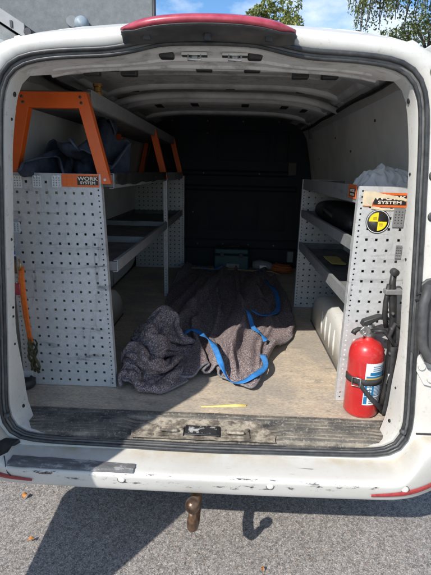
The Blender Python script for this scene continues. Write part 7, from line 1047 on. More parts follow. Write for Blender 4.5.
# interior lining and roof
def lining(s):
    m = MB(); prof = [(.862, .56), (.862, .90), (.855, 1.20), (.838, 1.36), (.812, 1.52), (.770, 1.72), (.736, 1.86), (.720, 1.90)]
    rows = [[(s * (x - .016 * sstep(.6, .15, y) * sstep(1.3, 1.6, z)), y, z) for x, z in prof] for y in (.15, .3, .45, .6, .85, 1.1, 1.75, 2.3, 2.93)]
    m.grid(rows, True); o = m.build('wall_lining', M['lining'], van, solid=.006, sub=2)
    for y in (1.05, 2.0):
        m = MB(); m.grid([[(s * (x - .004), y + d, z) for x, z in prof] for d in (-.004, .004)], False); m.build('lining_seam', M['dark'], o, solid=.002)
    for y, z in ((.45, 1.62), (.55, 1.30), (1.4, 1.62), (.9, 1.74), (2.4, 1.6), (1.75, 1.72)):
        x = interp([(b, a) for a, b in prof], z)
        MB().lathe([(.006, -.004), (.0075, 0), (.005, .004)], (s * (x - .008), y, z), 'X', 10).build('push_rivet', M['dark'], o)
    return o
lining(-1); lining(1)
def roofz(x): return 1.965 - .075 * (abs(x) / .75) ** 4
m = MB(); m.grid([[(x, y, roofz(x)) for x in [i * .075 - .75 for i in range(21)]] for y in (.29, .6, 1.0, 1.5, 2.0, 2.5, 2.95)], True)
rl = m.build('roof_skin', M['roof_in'], van, solid=.004)
def rib(y0, y1, drop, mat='rib', holes=()):
    m = MB(); X = [i * .0725 - .725 for i in range(21)]
    lo = lambda x: roofz(x) - drop - .012 * (abs(x) / .72) ** 4
    m.grid([[(x, y, z(x)) for x in X] for y, z in ((y0, lambda x: roofz(x) - .001), (y0 + .006, lo), (y0 + .02, lambda x: lo(x) - .006), (y1 - .02, lambda x: lo(x) - .006), (y1 - .006, lo), (y1, lambda x: roofz(x) - .001))], False)
    o = m.build('roof_rib', M[mat], van, bevel=.003)
    for x in holes: MB().box(x - .026, x + .026, y0 + .03, y1 - .03, lo(x) - .0095, lo(x) - .004).build('rib_slot', M['black'], o, bevel=.003)
    return o
rib(.70, .84, .022, holes=(-.48, -.36, -.1, .22, .36, .5))
rib(1.30, 1.37, .018, holes=(-.5, .05, .45))
rib(1.78, 1.98, .028, holes=(-.45, -.2, .15, .42, .56))
rib(2.42, 2.52, .02)
m = MB(); m.tube([(x, 1.46, roofz(x) - .038 - .02 * (abs(x) / .7) ** 4) for x in [i * .07 - .70 for i in range(21)]], .019, 12); m.build('roof_crossbar', M['rib'], van)
for y, x0, x1 in ((.52, -.35, .30), (1.06, -.5, .5), (1.62, -.45, .45), (2.2, -.4, .4)):      # pressed beads of the roof skin
    m = MB(); X = [lerp(x0, x1, i / 12) for i in range(13)]
    m.grid([[(x, y + d, roofz(x) - h) for x in X] for d, h in ((-.03, .0), (-.02, .007), (.02, .007), (.03, 0))], True); m.build('pressed_bead', M['roof_in'], rl)
for s in (-1, 1):
    for xx in (.30, .52):                                            # lengthwise pressings between header and first rib
        m = MB(); m.grid([[(s * (xx + d + .10 * (y - .3)), y, roofz(xx) - h) for d, h in ((-.03, -.002), (-.018, .010), (.018, .010), (.03, -.002))] for y in (.30, .45, .60, .70)], True); m.build('pressed_bead', M['roof_in'], rl)
    m = MB(); m.tube([(s * (.698 - .006 * math.sin(y * 5)), y, 1.853 + .005 * math.sin(y * 7)) for y in [.30 + i * .13 for i in range(20)]], .011, 8); m.build('dark_gap_line', M['black'], van)  # black tube stands in for the dark gap above the wall lining
    m = MB(); m.tube([(s * .675, y, 1.905) for y in (.30, 1.0, 2.0, 2.9)], .022, 8, flat=1.3); m.build('roof_rail_channel', M['rib'], van)
m = MB(); m.tube([(.56, 2.55, 1.925), (.66, 2.56, 1.93), (.715, 2.57, 1.91), (.735, 2.58, 1.86), (.745, 2.59, 1.77)], [.03, .036, .036, .03, .022], 12); m.build('roof_bracket', M['greybox'], van)

# bulkhead: pressed dark partition with screws
bkp = [(-.86, .55), (.86, .55), (.86, 1.25), (.80, 1.6), (.755, 1.90), (.45, 1.975), (0, 2.0), (-.45, 1.975), (-.755, 1.90), (-.80, 1.6), (-.86, 1.25)]
m = MB(); m.prism(bkp, 2.925, 2.96); bk = m.build('bulkhead', M['bulk'], van)
def pan(x0, x1, z0, z1, d=.009, n='pressed_panel'):
    m = MB(); i = .018
    a = [(x0, 2.926, z0), (x1, 2.926, z0), (x1, 2.926, z1), (x0, 2.926, z1)]; b = [(x0 + i, 2.926 - d, z0 + i), (x1 - i, 2.926 - d, z0 + i), (x1 - i, 2.926 - d, z1 - i), (x0 + i, 2.926 - d, z1 - i)]
    m.loft([a, b], True, False, True, False); m.build(n, M['bulk'], bk, bevel=.006)
pan(-.60, -.12, 1.60, 1.86); pan(-.08, .42, 1.58, 1.86); pan(.46, .60, 1.58, 1.86)
for i in range(5): pan(-.66 + i * .255, -.42 + i * .255, .92, 1.22, .008)
pan(-.70, .70, 1.30, 1.36, .03, 'stiffening_rail'); pan(-.62, .62, 1.44, 1.50, .035, 'stiffening_rail'); pan(-.78, .78, .74, .84, .02, 'stiffening_rail')
for x, z in [(-.5 + i * .25, .79) for i in range(5)] + [(-.5 + i * .33, 1.935) for i in range(4)] + [(-.17, 1.83), (-.2, 1.47), (.33, 1.47), (.0, 1.33), (-.30, 1.10)]:
    MB().lathe([(.009, 0), (.008, -.006), (0, -.008)], (x, 2.890 if z in (.79, 1.47) else 2.905, z), 'Y', 10).build('screw_head', M['steel'], bk)
MB().box(.60, .68, 2.895, 2.925, 1.46, 1.58).build('latch_plate', M['dark'], bk, bevel=.006)
MB().box(.64, .70, 2.86, 2.925, .63, .74).build('wiring_box', M['greybox'], bk, bevel=.006)

# cargo floor, sill, striker tray
m = MB(); m.box(-.865, .865, .163, 2.93, .535, .56); m.build('cargo_floor', M['floor'], van)
def sillx(y): return lerp(.655, .70, sstep(-.01, .10, y)) - .03 * sstep(.12, .2, y)
rows = []; ny = 120
for j in range(ny + 1):
    y = lerp(-.004, .170, j / ny); hw = .655 + .010 * sstep(.0, .06, y) + .08 * sstep(.112, .118, y)
    ridge = .0085 * max(0, math.sin((y - .02) / .0225 * 2 * PI)) * sstep(.012, .03, y) * sstep(.165, .152, y)
    ridge0 = ridge
    z0 = lerp(.546, .558, sstep(-.004, .03, y)) + .006 * sstep(.155, .165, y)
    row = []
    for i in range(61):
        x = lerp(-hw, hw, i / 60)
        ridge = ridge0 * (sstep(.648, .60, abs(x)) if y < .118 else 1.0)
        tr = sstep(.31, .26, abs(x)) * sstep(.135, .12, y)      # the tray has no ridges
        z = z0 + ridge * (1 - tr) + .0015 * N(x * 8, y * 8) - .006 * tr
        row.append((x, y, z))
    rows.append(row)
sill = MB().grid(rows, True).build('ribbed_sill', M['sill'], van)
m = MB(); rows = []
for j in range(15):
    y = lerp(.002, .132, j / 14); row = []
    hw = .262 * (1 - .30 * sstep(.05, .15, y)) + .012 * N(y * 40, 2)
    for i in range(41):
        x = lerp(-hw, hw, i / 40); e = sstep(0, .12, 1 - abs(i - 20) / 20) * sstep(0, .2, j / 14) * sstep(0, .2, 1 - j / 14)
        row.append((x, y, .5575 - .004 * e + .0025 * N(x * 22, y * 22) ))
    rows.append(row)
tray = m.grid(rows, True).build('striker_tray', M['tray'], van)
for x in (-.125, .118):
    m = MB(); m.box(x - .052, x + .052, .022, .080, .5565, .5605); m.tube([(x - .03, .05, .559), (x - .028, .032, .572), (x, .026, .575), (x + .028, .032, .572), (x + .03, .05, .559)], .0055, 8)
    for dx in (-.042, .042): m.lathe([(.008, 0), (.008, .004), (.004, .005)], (x + dx, .06, .5605), 'Z', 8)
    m.build('striker_plate', M['tray'], tray, auto=40)
m = MB(); m.box(-.068, .062, .026, .085, .557, .5625); m.build('cover_plate', M['black'], tray, bevel=.004)
t = NT('flaking black label'); kk = t.ramp(t.noise(30, 6, .7), [(.5, (.03, .03, .032)), (.57, (.45, .45, .43))]); t.col(kk); t.rough(.6)
MB().box(-.055, .050, .034, .078, .5626, .5634).build('worn_label', t.m, tray)

# bumper
def bprof(x):
    a = abs(x); yo = .115 * sstep(.60, .97, a) ** 1.6 + .016 * (a / .9) ** 2       # plan curve
    up = .105 * sstep(.675, .76, a)
    zt = .502 + up; ye = -.124 + yo
    back = .012
    P_ = [(back, zt + .012), (back - .012, zt + .004), (lerp(ye, back, .55), zt + .001), (ye + .020, zt - .001), (ye + .008, zt - .004), (ye + .001, zt - .012), (ye + .0005, zt - .018 - up * .5), (ye + .007, .455), (ye + .013, .434), (ye + .021, .418), (ye + .034, .409), (ye + .08, .404)]
    return [(x, y, z) for y, z in P_]
xsb = [-.98 + i * .0245 for i in range(81)]
m = MB(); m.grid([bprof(x) for x in xsb], True)
for s in (-1, 1):      # wrap round the flank to the wheel arch
    pass
bump = m.build('rear_bumper', M['bumper'], van, sub=1, solid=.004, solid_off=-1)
for s in (-1, 1):
    e = bprof(s * .98); m = MB(); m.loft([[(x, y + .001, z) for x, y, z in e], [(x * 1.0, y + .35, z) for x, y, z in e], [(x * .985, y + .7, z) for x, y, z in e]], False)
    m.build('bumper_flank', M['bumper'], bump, solid=.004)
def byt(x): return -.124 + .115 * sstep(.60, .97, abs(x)) ** 1.6 + .016 * (abs(x) / .9) ** 2
def byf(x): return .0095 + -.124 + .115 * sstep(.60, .97, abs(x)) ** 1.6 + .016 * (abs(x) / .9) ** 2
for x in (-.74, -.265, .237, .688):
    m = MB(); m.lathe([(.0115, -.003), (.012, -.0048), (.010, -.0055), (.0, -.0055)], (x, byf(x) - .003, .475), 'Y', 20); o = m.build('parking_sensor', M['white'], bump)
    MB().lathe([(.0140, -.0025), (.0142, -.0042), (.0128, -.0044), (.0126, -.0025)], (x, byf(x) - .003, .475), 'Y', 20, cap=False).build('sensor_ring', M['dark'], o)
for s in (-1, 1):
    rows = []
    for i in range(15):
        x = s * lerp(.575, .86, i / 14); y = byf(x); z = lerp(.452, .470, i / 14); h = lerp(.004, .0095, min(1, i / 6))
        rows.append([(x, y - .0065, z - h), (x, y - .0105, z - h * .6), (x, y - .0105, z + h * .6), (x, y - .0065, z + h)])
    MB().grid(rows, True).build('reflector', M['reflector'], bump)
# worn strip of protective tape on the shaded end of the bumper
rows = []
for i in range(60):
    x = lerp(-.665, -.225, i / 59); row = []
    for j in range(9):
        v = j / 8; y0 = byt(x) + .055; y1 = byt(x) + .003
        y = lerp(y0 + .010 * sstep(.3, 1, i / 59) * -1, y1, v) + .004 * N(x * 22, v * 4) * (1 if j in (0, 8) else .3)
        row.append((x + .004 * N(v * 9, 3) * (1 if i in (0, 59) else 0), y, .5068 - .006 * sstep(.80, 1, v)))
    rows.append(row)
MB().grid(rows, True).build('protective_tape', M['tape'], bump)
# dark gap where the bumper end meets the body
for s in (-1, 1):
    m = MB(); m.prism([(s * .722, .515), (s * .760, .60), (s * .775, .605), (s * .735, .512)], -.010, .004); m.build('body_seam', M['black'], van)
gp = [(-.7142, -.0456, .5500), (-.7085, -.0170, .5430), (-.6680, -.0040, .5300), (-.6640, -.0060, .5240), (-.6862, -.0225, .5147), (-.6854, -.0534, .5121), (-.6954, -.0873, .5201)]
m = MB(); lo_ = [(x, y + .002, z - .006) for x, y, z in gp]; hi_ = [(x, y - .0015, z + .0025) for x, y, z in gp]
m.loft([lo_, hi_], True, False, True, False); m.build('split_gap', M['black'], bump)
MB().tube([(-.6860, -.078, .5150), (-.6785, -.0895, .5070), (-.6680, -.1075, .4960), (-.6610, -.1125, .4760), (-.6480, -.1130, .4600)], .0016, 6).build('crack', M['black'], bump)
for s in (-1,1):
    m = MB(); m.box(min(s * .745, s * .80), max(s * .745, s * .80), -.0055, -.001, .6195, .6245); m.build('body_seam', M['black'], van)

# tow bar
BX = -.018
tb = MB().tube([(BX, .16, .40), (BX, .05, .352), (BX, -.06, .318), (BX, -.125, .318), (BX, -.168, .345), (BX, -.178, .385), (BX, -.18, .415)], [.021, .021, .021, .021, .0195, .016, .0115], 14).build('tow_bar', M['rust'], van)
MB().lathe([(.010, -.026), (.018, -.018), (.0235, -.009), (.025, 0), (.0235, .009), (.018, .018), (.011, .0225), (.004, .0228)], (BX, -.18, .437), 'Z', 24).build('tow_ball', M['ball'], tb)
MB().tube([(-.55, .18, .38), (.55, .18, .38)], .035, 10).build('tow_beam', M['black'], tb)
m = MB(); m.lathe([(.026, -.01), (.026, .012)], (.145, -.02, .40), 'Z', 14); m.build('towing_eye_cover', M['greybox'], van)
# high-level brake light moulding
def blt(t): return t * .245
rows_top = []; rows_lens = []; rows_und = []
for i in range(33):
    t = -1 + i / 16; x = .237 * t; a = abs(t); fall = 1 - sstep(.80, 1.0, a) * .65
    zt = 1.874 - .018 * t * t; ys = -.105 + .055 * a ** 4
    rows_lens.append([(x, .02, zt + .014 * fall), (x, ys + .02, zt + .010 * fall), (x, ys + .003, zt + .002), (x, ys - .002, zt - .008 * fall), (x, ys + .003, zt - .016 * fall)])
    rows_und.append([(x, ys + .004, zt - .016 * fall), (x, ys + .018, zt - .018 * fall), (x, -.018, zt - .020 - .012 * fall), (x, .006, zt - .022 - .010 * fall)])
bl = MB().grid(rows_und, True).build('brake_light', M['dark'], van, solid=.003)
MB().grid(rows_lens, True).build('red_lens', M['lens'], bl, solid=.003)
for x in (-.165, .165, .0): MB().box(x - .010, x + .010, -.055, -.045, 1.828, 1.848).build('fixing_clip', M['black'], bl, bevel=.003)
for s in (-1, 1): MB().prism([(s * .237, 1.862), (s * .246, 1.852), (s * .225, 1.828), (s * .15, 1.838)], -.012, .0).build('end_cheek', M['dark'], bl)

# roof bars
for y in (1.0, 2.4):
    m = MB(); m.box(-.925, .925, y - .025, y + .025, 2.075, 2.105); o = m.build('roof_bar', M['trim_grey'], van, bevel=.006)
    for s in (-1, 1):
        MB().box(min(s * .925, s * .945), max(s * .925, s * .945), y - .027, y + .027, 2.07, 2.108).build('end_cap', M['black'], o, bevel=.006)
        MB().prism([(s * .70, 1.86), (s * .76, 1.83), (s * .80, 2.076), (s * .74, 2.076)], y - .03, y + .03).build('bar_foot', M['black'], o, bevel=.006)

# door hinge pocket with wiring hose, on both rear corners
for s in (-1, 1):
    m = MB(); m.prism([(s * .682, .93), (s * .672, 1.10), (s * .676, 1.15), (s * .70, 1.175), (s * .76, 1.19), (s * .79, 1.17), (s * .80, .93), (s * .77, .885), (s * .71, .90)], -.0075, .004)
    pk = m.build('hinge_pocket', M['dark'], van, bevel=.005)
    MB().tube([(s * .705, -.020, 1.16), (s * .690, -.030, 1.10), (s * .692, -.040, 1.02), (s * .700, -.045, .965), (s * .725, -.05, .925), (s * .78, -.06, .905), (s * .87, -.06, .90)], .0155, 12).build('wiring_hose', M['conduit'], pk)
    for z in (1.125, 1.105): MB().tube([(s * .672, -.010, z), (s * .70, -.016, z + .012), (s * .74, -.018, z + .016)], .004, 6).build('wire', M['black'], pk)
    m = MB(); m.prism([(s * .703, .905), (s * .708, .865), (s * .740, .815), (s * .80, .80), (s * .80, .86), (s * .745, .87), (s * .715, .925)], -.012, -.002)
    for x, z in ((.722, .882), (.758, .838)): m.lathe([(.012, -.02), (.0125, -.014), (.0125, -.012)], (s * x, 0, z), 'Y', 12)
    m.build('door_hinge', M['white_in'], van, auto=40)
    for x, z in ((.624, 1.772), (.662, 1.49), (.676, 1.37)): MB().lathe([(.013, -.003), (.0145, -.005), (.010, -.0075), (.0, -.0055)], (s * (x + .012), 0, z), 'Y', 16).build('hole_shade', M['dark'], body)  # dark discs stand in for the shaded holes in the pillar face
    MB().tube([(s * .690, -.006, .632), (s * .700, -.02, .634)], .008, 10).build('door_stop', M['dark'], body)
    m = MB(); m.prism([(s * .81, .80), (s * .87, .80), (s * .85, 1.22), (s * .80, 1.22)], -.02, .06); m.build('tail_light', M['lens'], van, bevel=.012)

# rear doors, swung open
def door(s, ang):
    W = .80; pts = [(0.0, .43), (.02, .405), (W - .05, .405), (W, .45), (W, 1.82), (W - .04, 1.885), (.12, 1.875), (.06, 1.80), (.02, 1.45)]
    hx, hy = s * .895, -.03
    c, q = math.cos(ang), math.sin(ang)
    def T(v): return Vector((hx + s * (v.x * q + v.y * c), hy - v.x * c + v.y * q, v.z))
    m = MB(); m.prism(pts, 0, .055); m.mapv(T); d = m.build('rear_door', M['white'], van, bevel=.018, seg=3)
    m = MB(); m.prism([(.08, .55), (W - .09, .55), (W - .09, 1.25), (.08, 1.25)], -.012, -.001); m.mapv(T); m.build('door_trim', M['rib'], d, bevel=.008)
    m = MB(); m.prism([(.10, 1.32), (W - .09, 1.32), (W - .10, 1.76), (.14, 1.76)], -.006, -.001); m.mapv(T); m.build('window_blank', M['rib'], d, bevel=.006)
    m = MB(); m.box(W - .16, W - .06, .055, .09, 1.0, 1.06); m.mapv(T); m.build('door_handle', M['black'], d, bevel=.01)
    for z in (.86, 1.5):
        m = MB(); m.tube([(s * .80, -.002, z), (s * .86, -.045, z), (hx, hy - .03, z)], .014, 8); m.build('hinge_arm', M['white_in'], d)
door(-1, R(-2)); door(1, R(22))
# wheel arches in the load bay, wheels, windscreen
for s in (-1, 1):
    loops = []
    for i in range(13):
        a = PI * i / 12; y = .93 - .42 * math.cos(a); z = .56 + .245 * min(1, math.sin(a) ** .55 if a not in (0,) else 0)
        loops.append([(s * .615, y, .558), (s * .617, y, max(.559, z - .03)), (s * .632, y, max(.560, z - .006)), (s * .66, y, z), (s * .865, y, z)])
    wa = MB().loft(loops, False).build('wheel_arch_box', M['white_in'], van, solid=.004)
    for yy in (.70, .80, .90, 1.0): MB().tube([(s * .616, yy, .60), (s * .616, yy + .01, .66), (s * .617, yy + .015, .73)], [.004, .007, .003], 8).build('pressed_rib', M['white_in'], wa)
    MB().tube([(s * .618, .53 + .1 * i, .566) for i in range(9)], .007, 6).build('sealant_bead', M['dark'], wa)
    for y in (.98, 4.0):
        m = MB(); m.lathe([(.20, -.11), (.29, -.115), (.315, -.09), (.322, 0), (.315, .09), (.29, .115), (.20, .11)], (s * .80, y, .322), 'X', 40, cap=False); tw = m.build('wheel', M['tyre'], van)
        m = MB(); m.lathe([(.0, s * .085), (.06, s * .09), (.10, s * .07), (.19, s * .075), (.21, s * .10), (.205, 0)], (s * .80, y, .322), 'X', 32, cap=False); m.build('rim', M['greybox'], tw)
m = MB(); m.grid([[(-.72, 3.62, 1.80), (.72, 3.62, 1.80)], [(-.84, 4.36, 1.20), (.84, 4.36, 1.20)]], False); m.build('windscreen', M['glass'], van, solid=.006)
m = MB(); m.box(-.86, .86, .3, 4.2, .30, .33); m.build('underbody', M['black'], van)
# ------------------------------------------------------------------ racking
def frange(a, b, step):
    n = int(round((b - a) / step)); return [a + (b - a) * i / n for i in range(n + 1)]
def panel(name, mat, parent, Y, x_in, x_out, z0, z1, fn=None, inner_small=True, flange=.03, label=None):
    """perforated end panel of a rack; x_in is the aisle edge"""
    s = 1 if x_out > x_in else -1; W = abs(x_out - x_in); m = MB()
    X = lambda d: x_in + s * d
    def strip(d0, d1, ds, hx, zs, hz):
        a, b = X(d0), X(d1)
        if a > b: a, b = b, a
        m.holes(a, b, z0, z1, sorted(X(d) for d in ds), hx, zs, hz, Y)
    zs_small = frange(z0 + .018, z1 - .018, .021); zs_main = frange(z0 + .028, z1 - .034, .0405)
    strip(0, .026, [.013], .0032, zs_small, .0032)
    xs_main = frange(.047, W - .047, .0405)
    strip(.026, W - .026, xs_main, .0050, zs_main, .0050)
    strip(W - .026, W, [W - .013], .0032, zs_small, .0032)
    m.holes(0, 1, z0, z1, [], 1, [], 1, Y) if False else None
    if flange:   # returned edge on the aisle side
        a = [m.v(X(0), Y, z0), m.v(X(0), Y + flange, z0), m.v(X(0), Y + flange, z1), m.v(X(0), Y, z1)]; m.face(a)
    if fn: m.mapv(fn)
    o = m.build(name, M[mat], parent, solid=.0018, solid_off=0, recalc=False)
    if label: o['label'] = label
    return o
LY, LX0, LX1 = .355, -.405, -.812
rack = empty('shelving_rack', (-.6, .355, .56), 'long galvanised racking with three orange brackets along the van wall opposite the extinguisher', 'racking', 'steel racks bolted along the van walls')
def lean(v):      # near panel narrows slightly towards the top
    t = (v.z - .56) / .905
    if v.x > -.6: v.x -= .028 * t * ((v.x + .6) / .2)
    return v
pl = panel('end_panel', 'galv', rack, LY, LX0, LX1, .562, 1.467, lean, label='scuffed perforated end panel nearest the van doors')
panel('end_panel', 'galv_clean', rack, 2.78, -.372, -.845, .562, 1.437)
m = MB(); zs = frange(.58, 1.42, .021)
m.holes(-.412, -.384, .562, 1.437, [-.398], .0032, zs, .0032, 1.79)
m.face([m.v(-.384, 1.79, .562), m.v(-.384, 1.82, .562), m.v(-.384, 1.82, 1.437), m.v(-.384, 1.79, 1.437)])
m.build('upright_post', M['galv_clean'], rack, solid=.002)
def shelf(parent, xe, xw, y0, y1, ztop, zbot, name='shelf', end=True):
    s = 1 if xw > xe else -1
    m = MB(); a, b = sorted((xe + s * .004, xw)); zb = zbot + .008
    m.box(a, b, y0, y1, zb - .004, zb)
    m.box(*sorted((xw, xw - s * .004)), y0, y1, zb, ztop)
    for yy in (y0, y1 - .003): m.box(a, b, yy, yy + .003, zb, ztop - .004)
    o = m.build(name, M['shelf'], parent)
    m = MB(); a, b = sorted((xe, xe + s * .0025)); m.box(a, b, y0, y1, zbot, ztop)
    m.box(*sorted((xe, xe + s * .016)), y0, y1, ztop, ztop + .002); m.box(*sorted((xe + s * .003, xe + s * .02)), y0, y1, zbot - .002, zbot)
    m.build('shelf_lip', M['lip'], o)
    return o
shelf(rack, -.388, -.83, LY + .032, 2.775, 1.468, 1.415)
mid = shelf(rack, -.386, -.845, LY + .032, 2.775, 1.122, 1.076)
for y in (1.05, 1.80): MB().box(-.84, -.395, y, y + .002, 1.088, 1.122).build('shelf_divider', M['lip'], mid)
tray_ = shelf(rack, -.462, -.76, LY + .04, 2.79, 1.772, 1.716, 'top_tray')
# rubber mat folded over the near end of the top shelf lip
rows = [[(-.3835 - .006 * math.sin(v * 3) + .004 * N(y * 7, v), y, 1.474 - v * (.050 + .014 * N(y * 6, 2))) for v in (0, .3, .6, 1)] for y in frange(.40, 1.75, .05)]
MB().grid(rows).build('mat_overhang', M['black'], rack, solid=.003)
for Y in (LY + .004, 1.775, 2.765):
    ox = 0 if Y < 1 else .012
    zi = 1.704 if Y < 1 else 1.742
    out_ = [(-.812, 1.440), (-.735, 1.760), (-.472, 1.760), (-.392, 1.430), (-.436, 1.430), (-.503 - (zi - 1.704) * .25, zi), (-.694 - (zi - 1.704) * .25, zi), (-.766, 1.440)]
    m = MB(); m.prism([(x + ox, z) for x, z in out_], Y, Y + .004)
    for (x0, z0), (x1, z1) in (((-.812, 1.440), (-.735, 1.760)), ((-.392, 1.430), (-.472, 1.760)), ((-.436, 1.430), (-.503, 1.704)), ((-.766, 1.440), (-.694, 1.704)), ((-.503, zi), (-.694, zi))):
        d = .003 if x0 > x1 and z0 < z1 else -.003
        m.loft([[(x0 + ox, Y + .003, z0), (x1 + ox, Y + .003, z1)], [(x0 + ox, Y + .034, z0), (x1 + ox, Y + .034, z1)]], False, smooth=False)
    o = m.build('orange_bracket', M['orange'], rack, bevel=.0015)
    for x, z in ((-.716, 1.742), (-.712, 1.722), (-.495, 1.742), (-.492, 1.722), (-.416, 1.447), (-.787, 1.452)):
        MB().lathe([(.0055, 0), (.005, -.003), (0, -.0035)], (x + ox, Y - .0002, z), 'Y', 10).build('bolt', M['dark' if z > 1.5 else 'zinc'], o)
def rack_label(parent, x0, x1, z0, z1, Y, split, txt=True):
    o = MB().box(x0, x1, Y - .0012, Y, z0, z1).build('maker_label', M['ink_orange'], parent)
    h = z1 - z0; xs_ = lerp(x0, x1, split)
    MB().box(xs_, x1 - .003, Y - .0018, Y - .0013, z0 + h * .16, z1 - h * .16).build('label_field', M['ink_black'], o)
    cx = (xs_ + x1 - .003) / 2; w_ = x1 - .003 - xs_
    text_obj('WORK', h * .40, M['ink_cream'], o, (cx, Y - .0024, z0 + h * .64), FACE_Y, w_ / (h * .40) / 3.25, bold=.0004)
    text_obj('SYSTEM', h * .30, M['ink_cream'], o, (cx, Y - .0024, z0 + h * .32), FACE_Y, w_ / (h * .30) / 4.65, bold=.0003)
    if split > .3:
        for i in range(1, 3): MB().box(lerp(x0, xs_, i / 3) - .0006, lerp(x0, xs_, i / 3) + .0006, Y - .0016, Y - .0013, z0 + .004, z1 - .004).build('label_line', M['orange'], o)
        for i in range(1, 4): MB().box(x0 + .003, xs_ - .003, Y - .0016, Y - .0013, lerp(z0, z1, i / 4) - .0006, lerp(z0, z1, i / 4) + .0006).build('label_line', M['orange'], o)
    return o
rack_label(rack, -.583, -.437, 1.417, 1.466, LY - .002, .42)
def hook_plate(parent, x, z, w_, h, Y, mat='zinc', hooks=True):
    m = MB(); n = 4 if h > .05 else 3
    m.holes(x - w_ / 2, x + w_ / 2, z - h / 2, z + h / 2, frange(x - w_ * .3, x + w_ * .3, w_ * .3), .0022, frange(z - h * .3, z + h * .3, h * .6 / n), .0022, Y - .004)
    o = m.build('hook_plate', M[mat], parent, solid=.003)
    if hooks:
        for dx in (-w_ * .2, w_ * .2): MB().tube([(x + dx, Y, z + h * .42), (x + dx, Y - .010, z + h * .40), (x + dx, Y - .012, z + h * .52)], .0028, 6).build('hook', M['zinc'], o)
    return o
for x, z, ww, h in ((-.757, 1.432, .034, .048), (-.680, 1.434, .034, .046), (-.603, 1.436, .036, .046), (-.786, 1.254, .044, .042)):
    hook_plate(rack, x, z, ww, h, LY, 'zinc', z > 1.3)
MB().lathe([(.040, .562), (.046, .570), (.044, .592), (.030, .606), (.024, .594), (.0, .59)], (-.800, .33, 0), 'Z', 24).build('rubber_foot', M['black'], rack)
m = MB(); m.box(-.812, -.770, LY - .004, LY - .002, .565, .625); m.build('foot_plate', M['zinc'], rack)

rrack = empty('shelving_rack', (.68, .318, .56), 'short galvanised racking with a round yellow and black sticker, behind the red extinguisher', 'racking', 'steel racks bolted along the van walls')
RY = .314
def leanr(v):
    t = (v.z - .56) / .89
    if v.x < .6: v.x += .006 * t
    if v.x > .8: v.x -= .015 * t
    return v
panel('end_panel', 'galv', rrack, RY, .546, .850, .562, 1.447, leanr, label='perforated end panel with stickers nearest the van doors')
panel('end_panel', 'galv_clean', rrack, 1.62, .546, .855, .562, 1.447)
shelf(rrack, .548, .845, RY + .032, 1.615, 1.447, 1.385)
shelf(rrack, .548, .855, RY + .032, 1.615, 1.247, 1.203)
shelf(rrack, .548, .860, RY + .032, 1.615, 1.030, .980)
rl_ = rack_label(rrack, .572, .730, 1.372, 1.425, RY - .002, .22)
# ragged-edged cream patch across the label
random.seed(5)
def torn(poly, Y, name='cream_patch'):
    pts = []
    for (x0, z0), (x1, z1) in zip(poly, poly[1:] + poly[:1]):
        n = max(2, int(math.hypot(x1 - x0, z1 - z0) / .006))
        for i in range(n):
            t = i / n; pts.append((lerp(x0, x1, t) + random.uniform(-.0012, .0012), lerp(z0, z1, t) + random.uniform(-.0012, .0012)))
    m = MB(); m.prism(pts, Y - .0006, Y); return m.build(name, M['paper'], rl_)
torn([(.566, 1.428), (.604, 1.430), (.640, 1.421), (.740, 1.403), (.742, 1.394), (.660, 1.404), (.612, 1.406), (.606, 1.392), (.602, 1.374), (.567, 1.376)], RY - .0045)
torn([(.600, 1.375), (.660, 1.366), (.700, 1.366), (.690, 1.361), (.640, 1.360), (.600, 1.366)], RY - .004)
# round quadrant sticker
cx, cz, rr = .632, 1.318, .0455
st = MB().lathe([(rr, -.0010), (rr, -.0016), (0, -.0016)], (cx, RY - .001, cz), 'Y', 48).build('quadrant_sticker', M['ink_black'], rrack)
for r0_, r1_, mt in ((.0405, .0425, 'label_white'),):
    m = MB(); m.loft([[(cx + r * math.cos(k * PI / 30), RY - .0030, cz + r * math.sin(k * PI / 30)) for k in range(60)] for r in (r0_, r1_)], True, smooth=False); m.build('sticker_ring', M[mt], st)
for a0 in (PI / 2, 3 * PI / 2):
    m = MB(); c_ = m.v(cx, RY - .0032, cz); arc = [m.v(cx + .034 * math.cos(a0 + k * PI / 28), RY - .0032, cz + .034 * math.sin(a0 + k * PI / 28)) for k in range(15)]
    m.face([c_] + arc); m.build('sticker_quadrant', M['ink_yellow'], st)
    for i in range(3): MB().box(cx + math.cos(a0 + PI / 4) * .017 - .007, cx + math.cos(a0 + PI / 4) * .017 + .007, RY - .0036, RY - .0034, cz + math.sin(a0 + PI / 4) * .017 - .005 + i * .004, cz + math.sin(a0 + PI / 4) * .017 - .0035 + i * .004).build('sticker_line', M['ink_black'], st)
hook_plate(rrack, .706, 1.335, .040, .070, RY, 'greybox', False); hook_plate(rrack, .722, 1.205, .022, .05, RY, 'greybox', False)
# small label on the shelf lip
lo = MB().box(.5455, .5468, .335, .445, 1.398, 1.450).build('maker_label', M['ink_orange'], rrack)
MB().box(.5448, .5454, .345, .425, 1.405, 1.435).build('label_field', M['ink_black'], lo)
RX = Matrix.Rotation(R(-90), 3, 'Z') @ FACE_Y
text_obj('WORK', .016, M['ink_cream'], lo, (.5444, .385, 1.427), RX, 1.3); text_obj('SYSTEM', .013, M['ink_cream'], lo, (.5444, .385, 1.412), RX, 1.2)
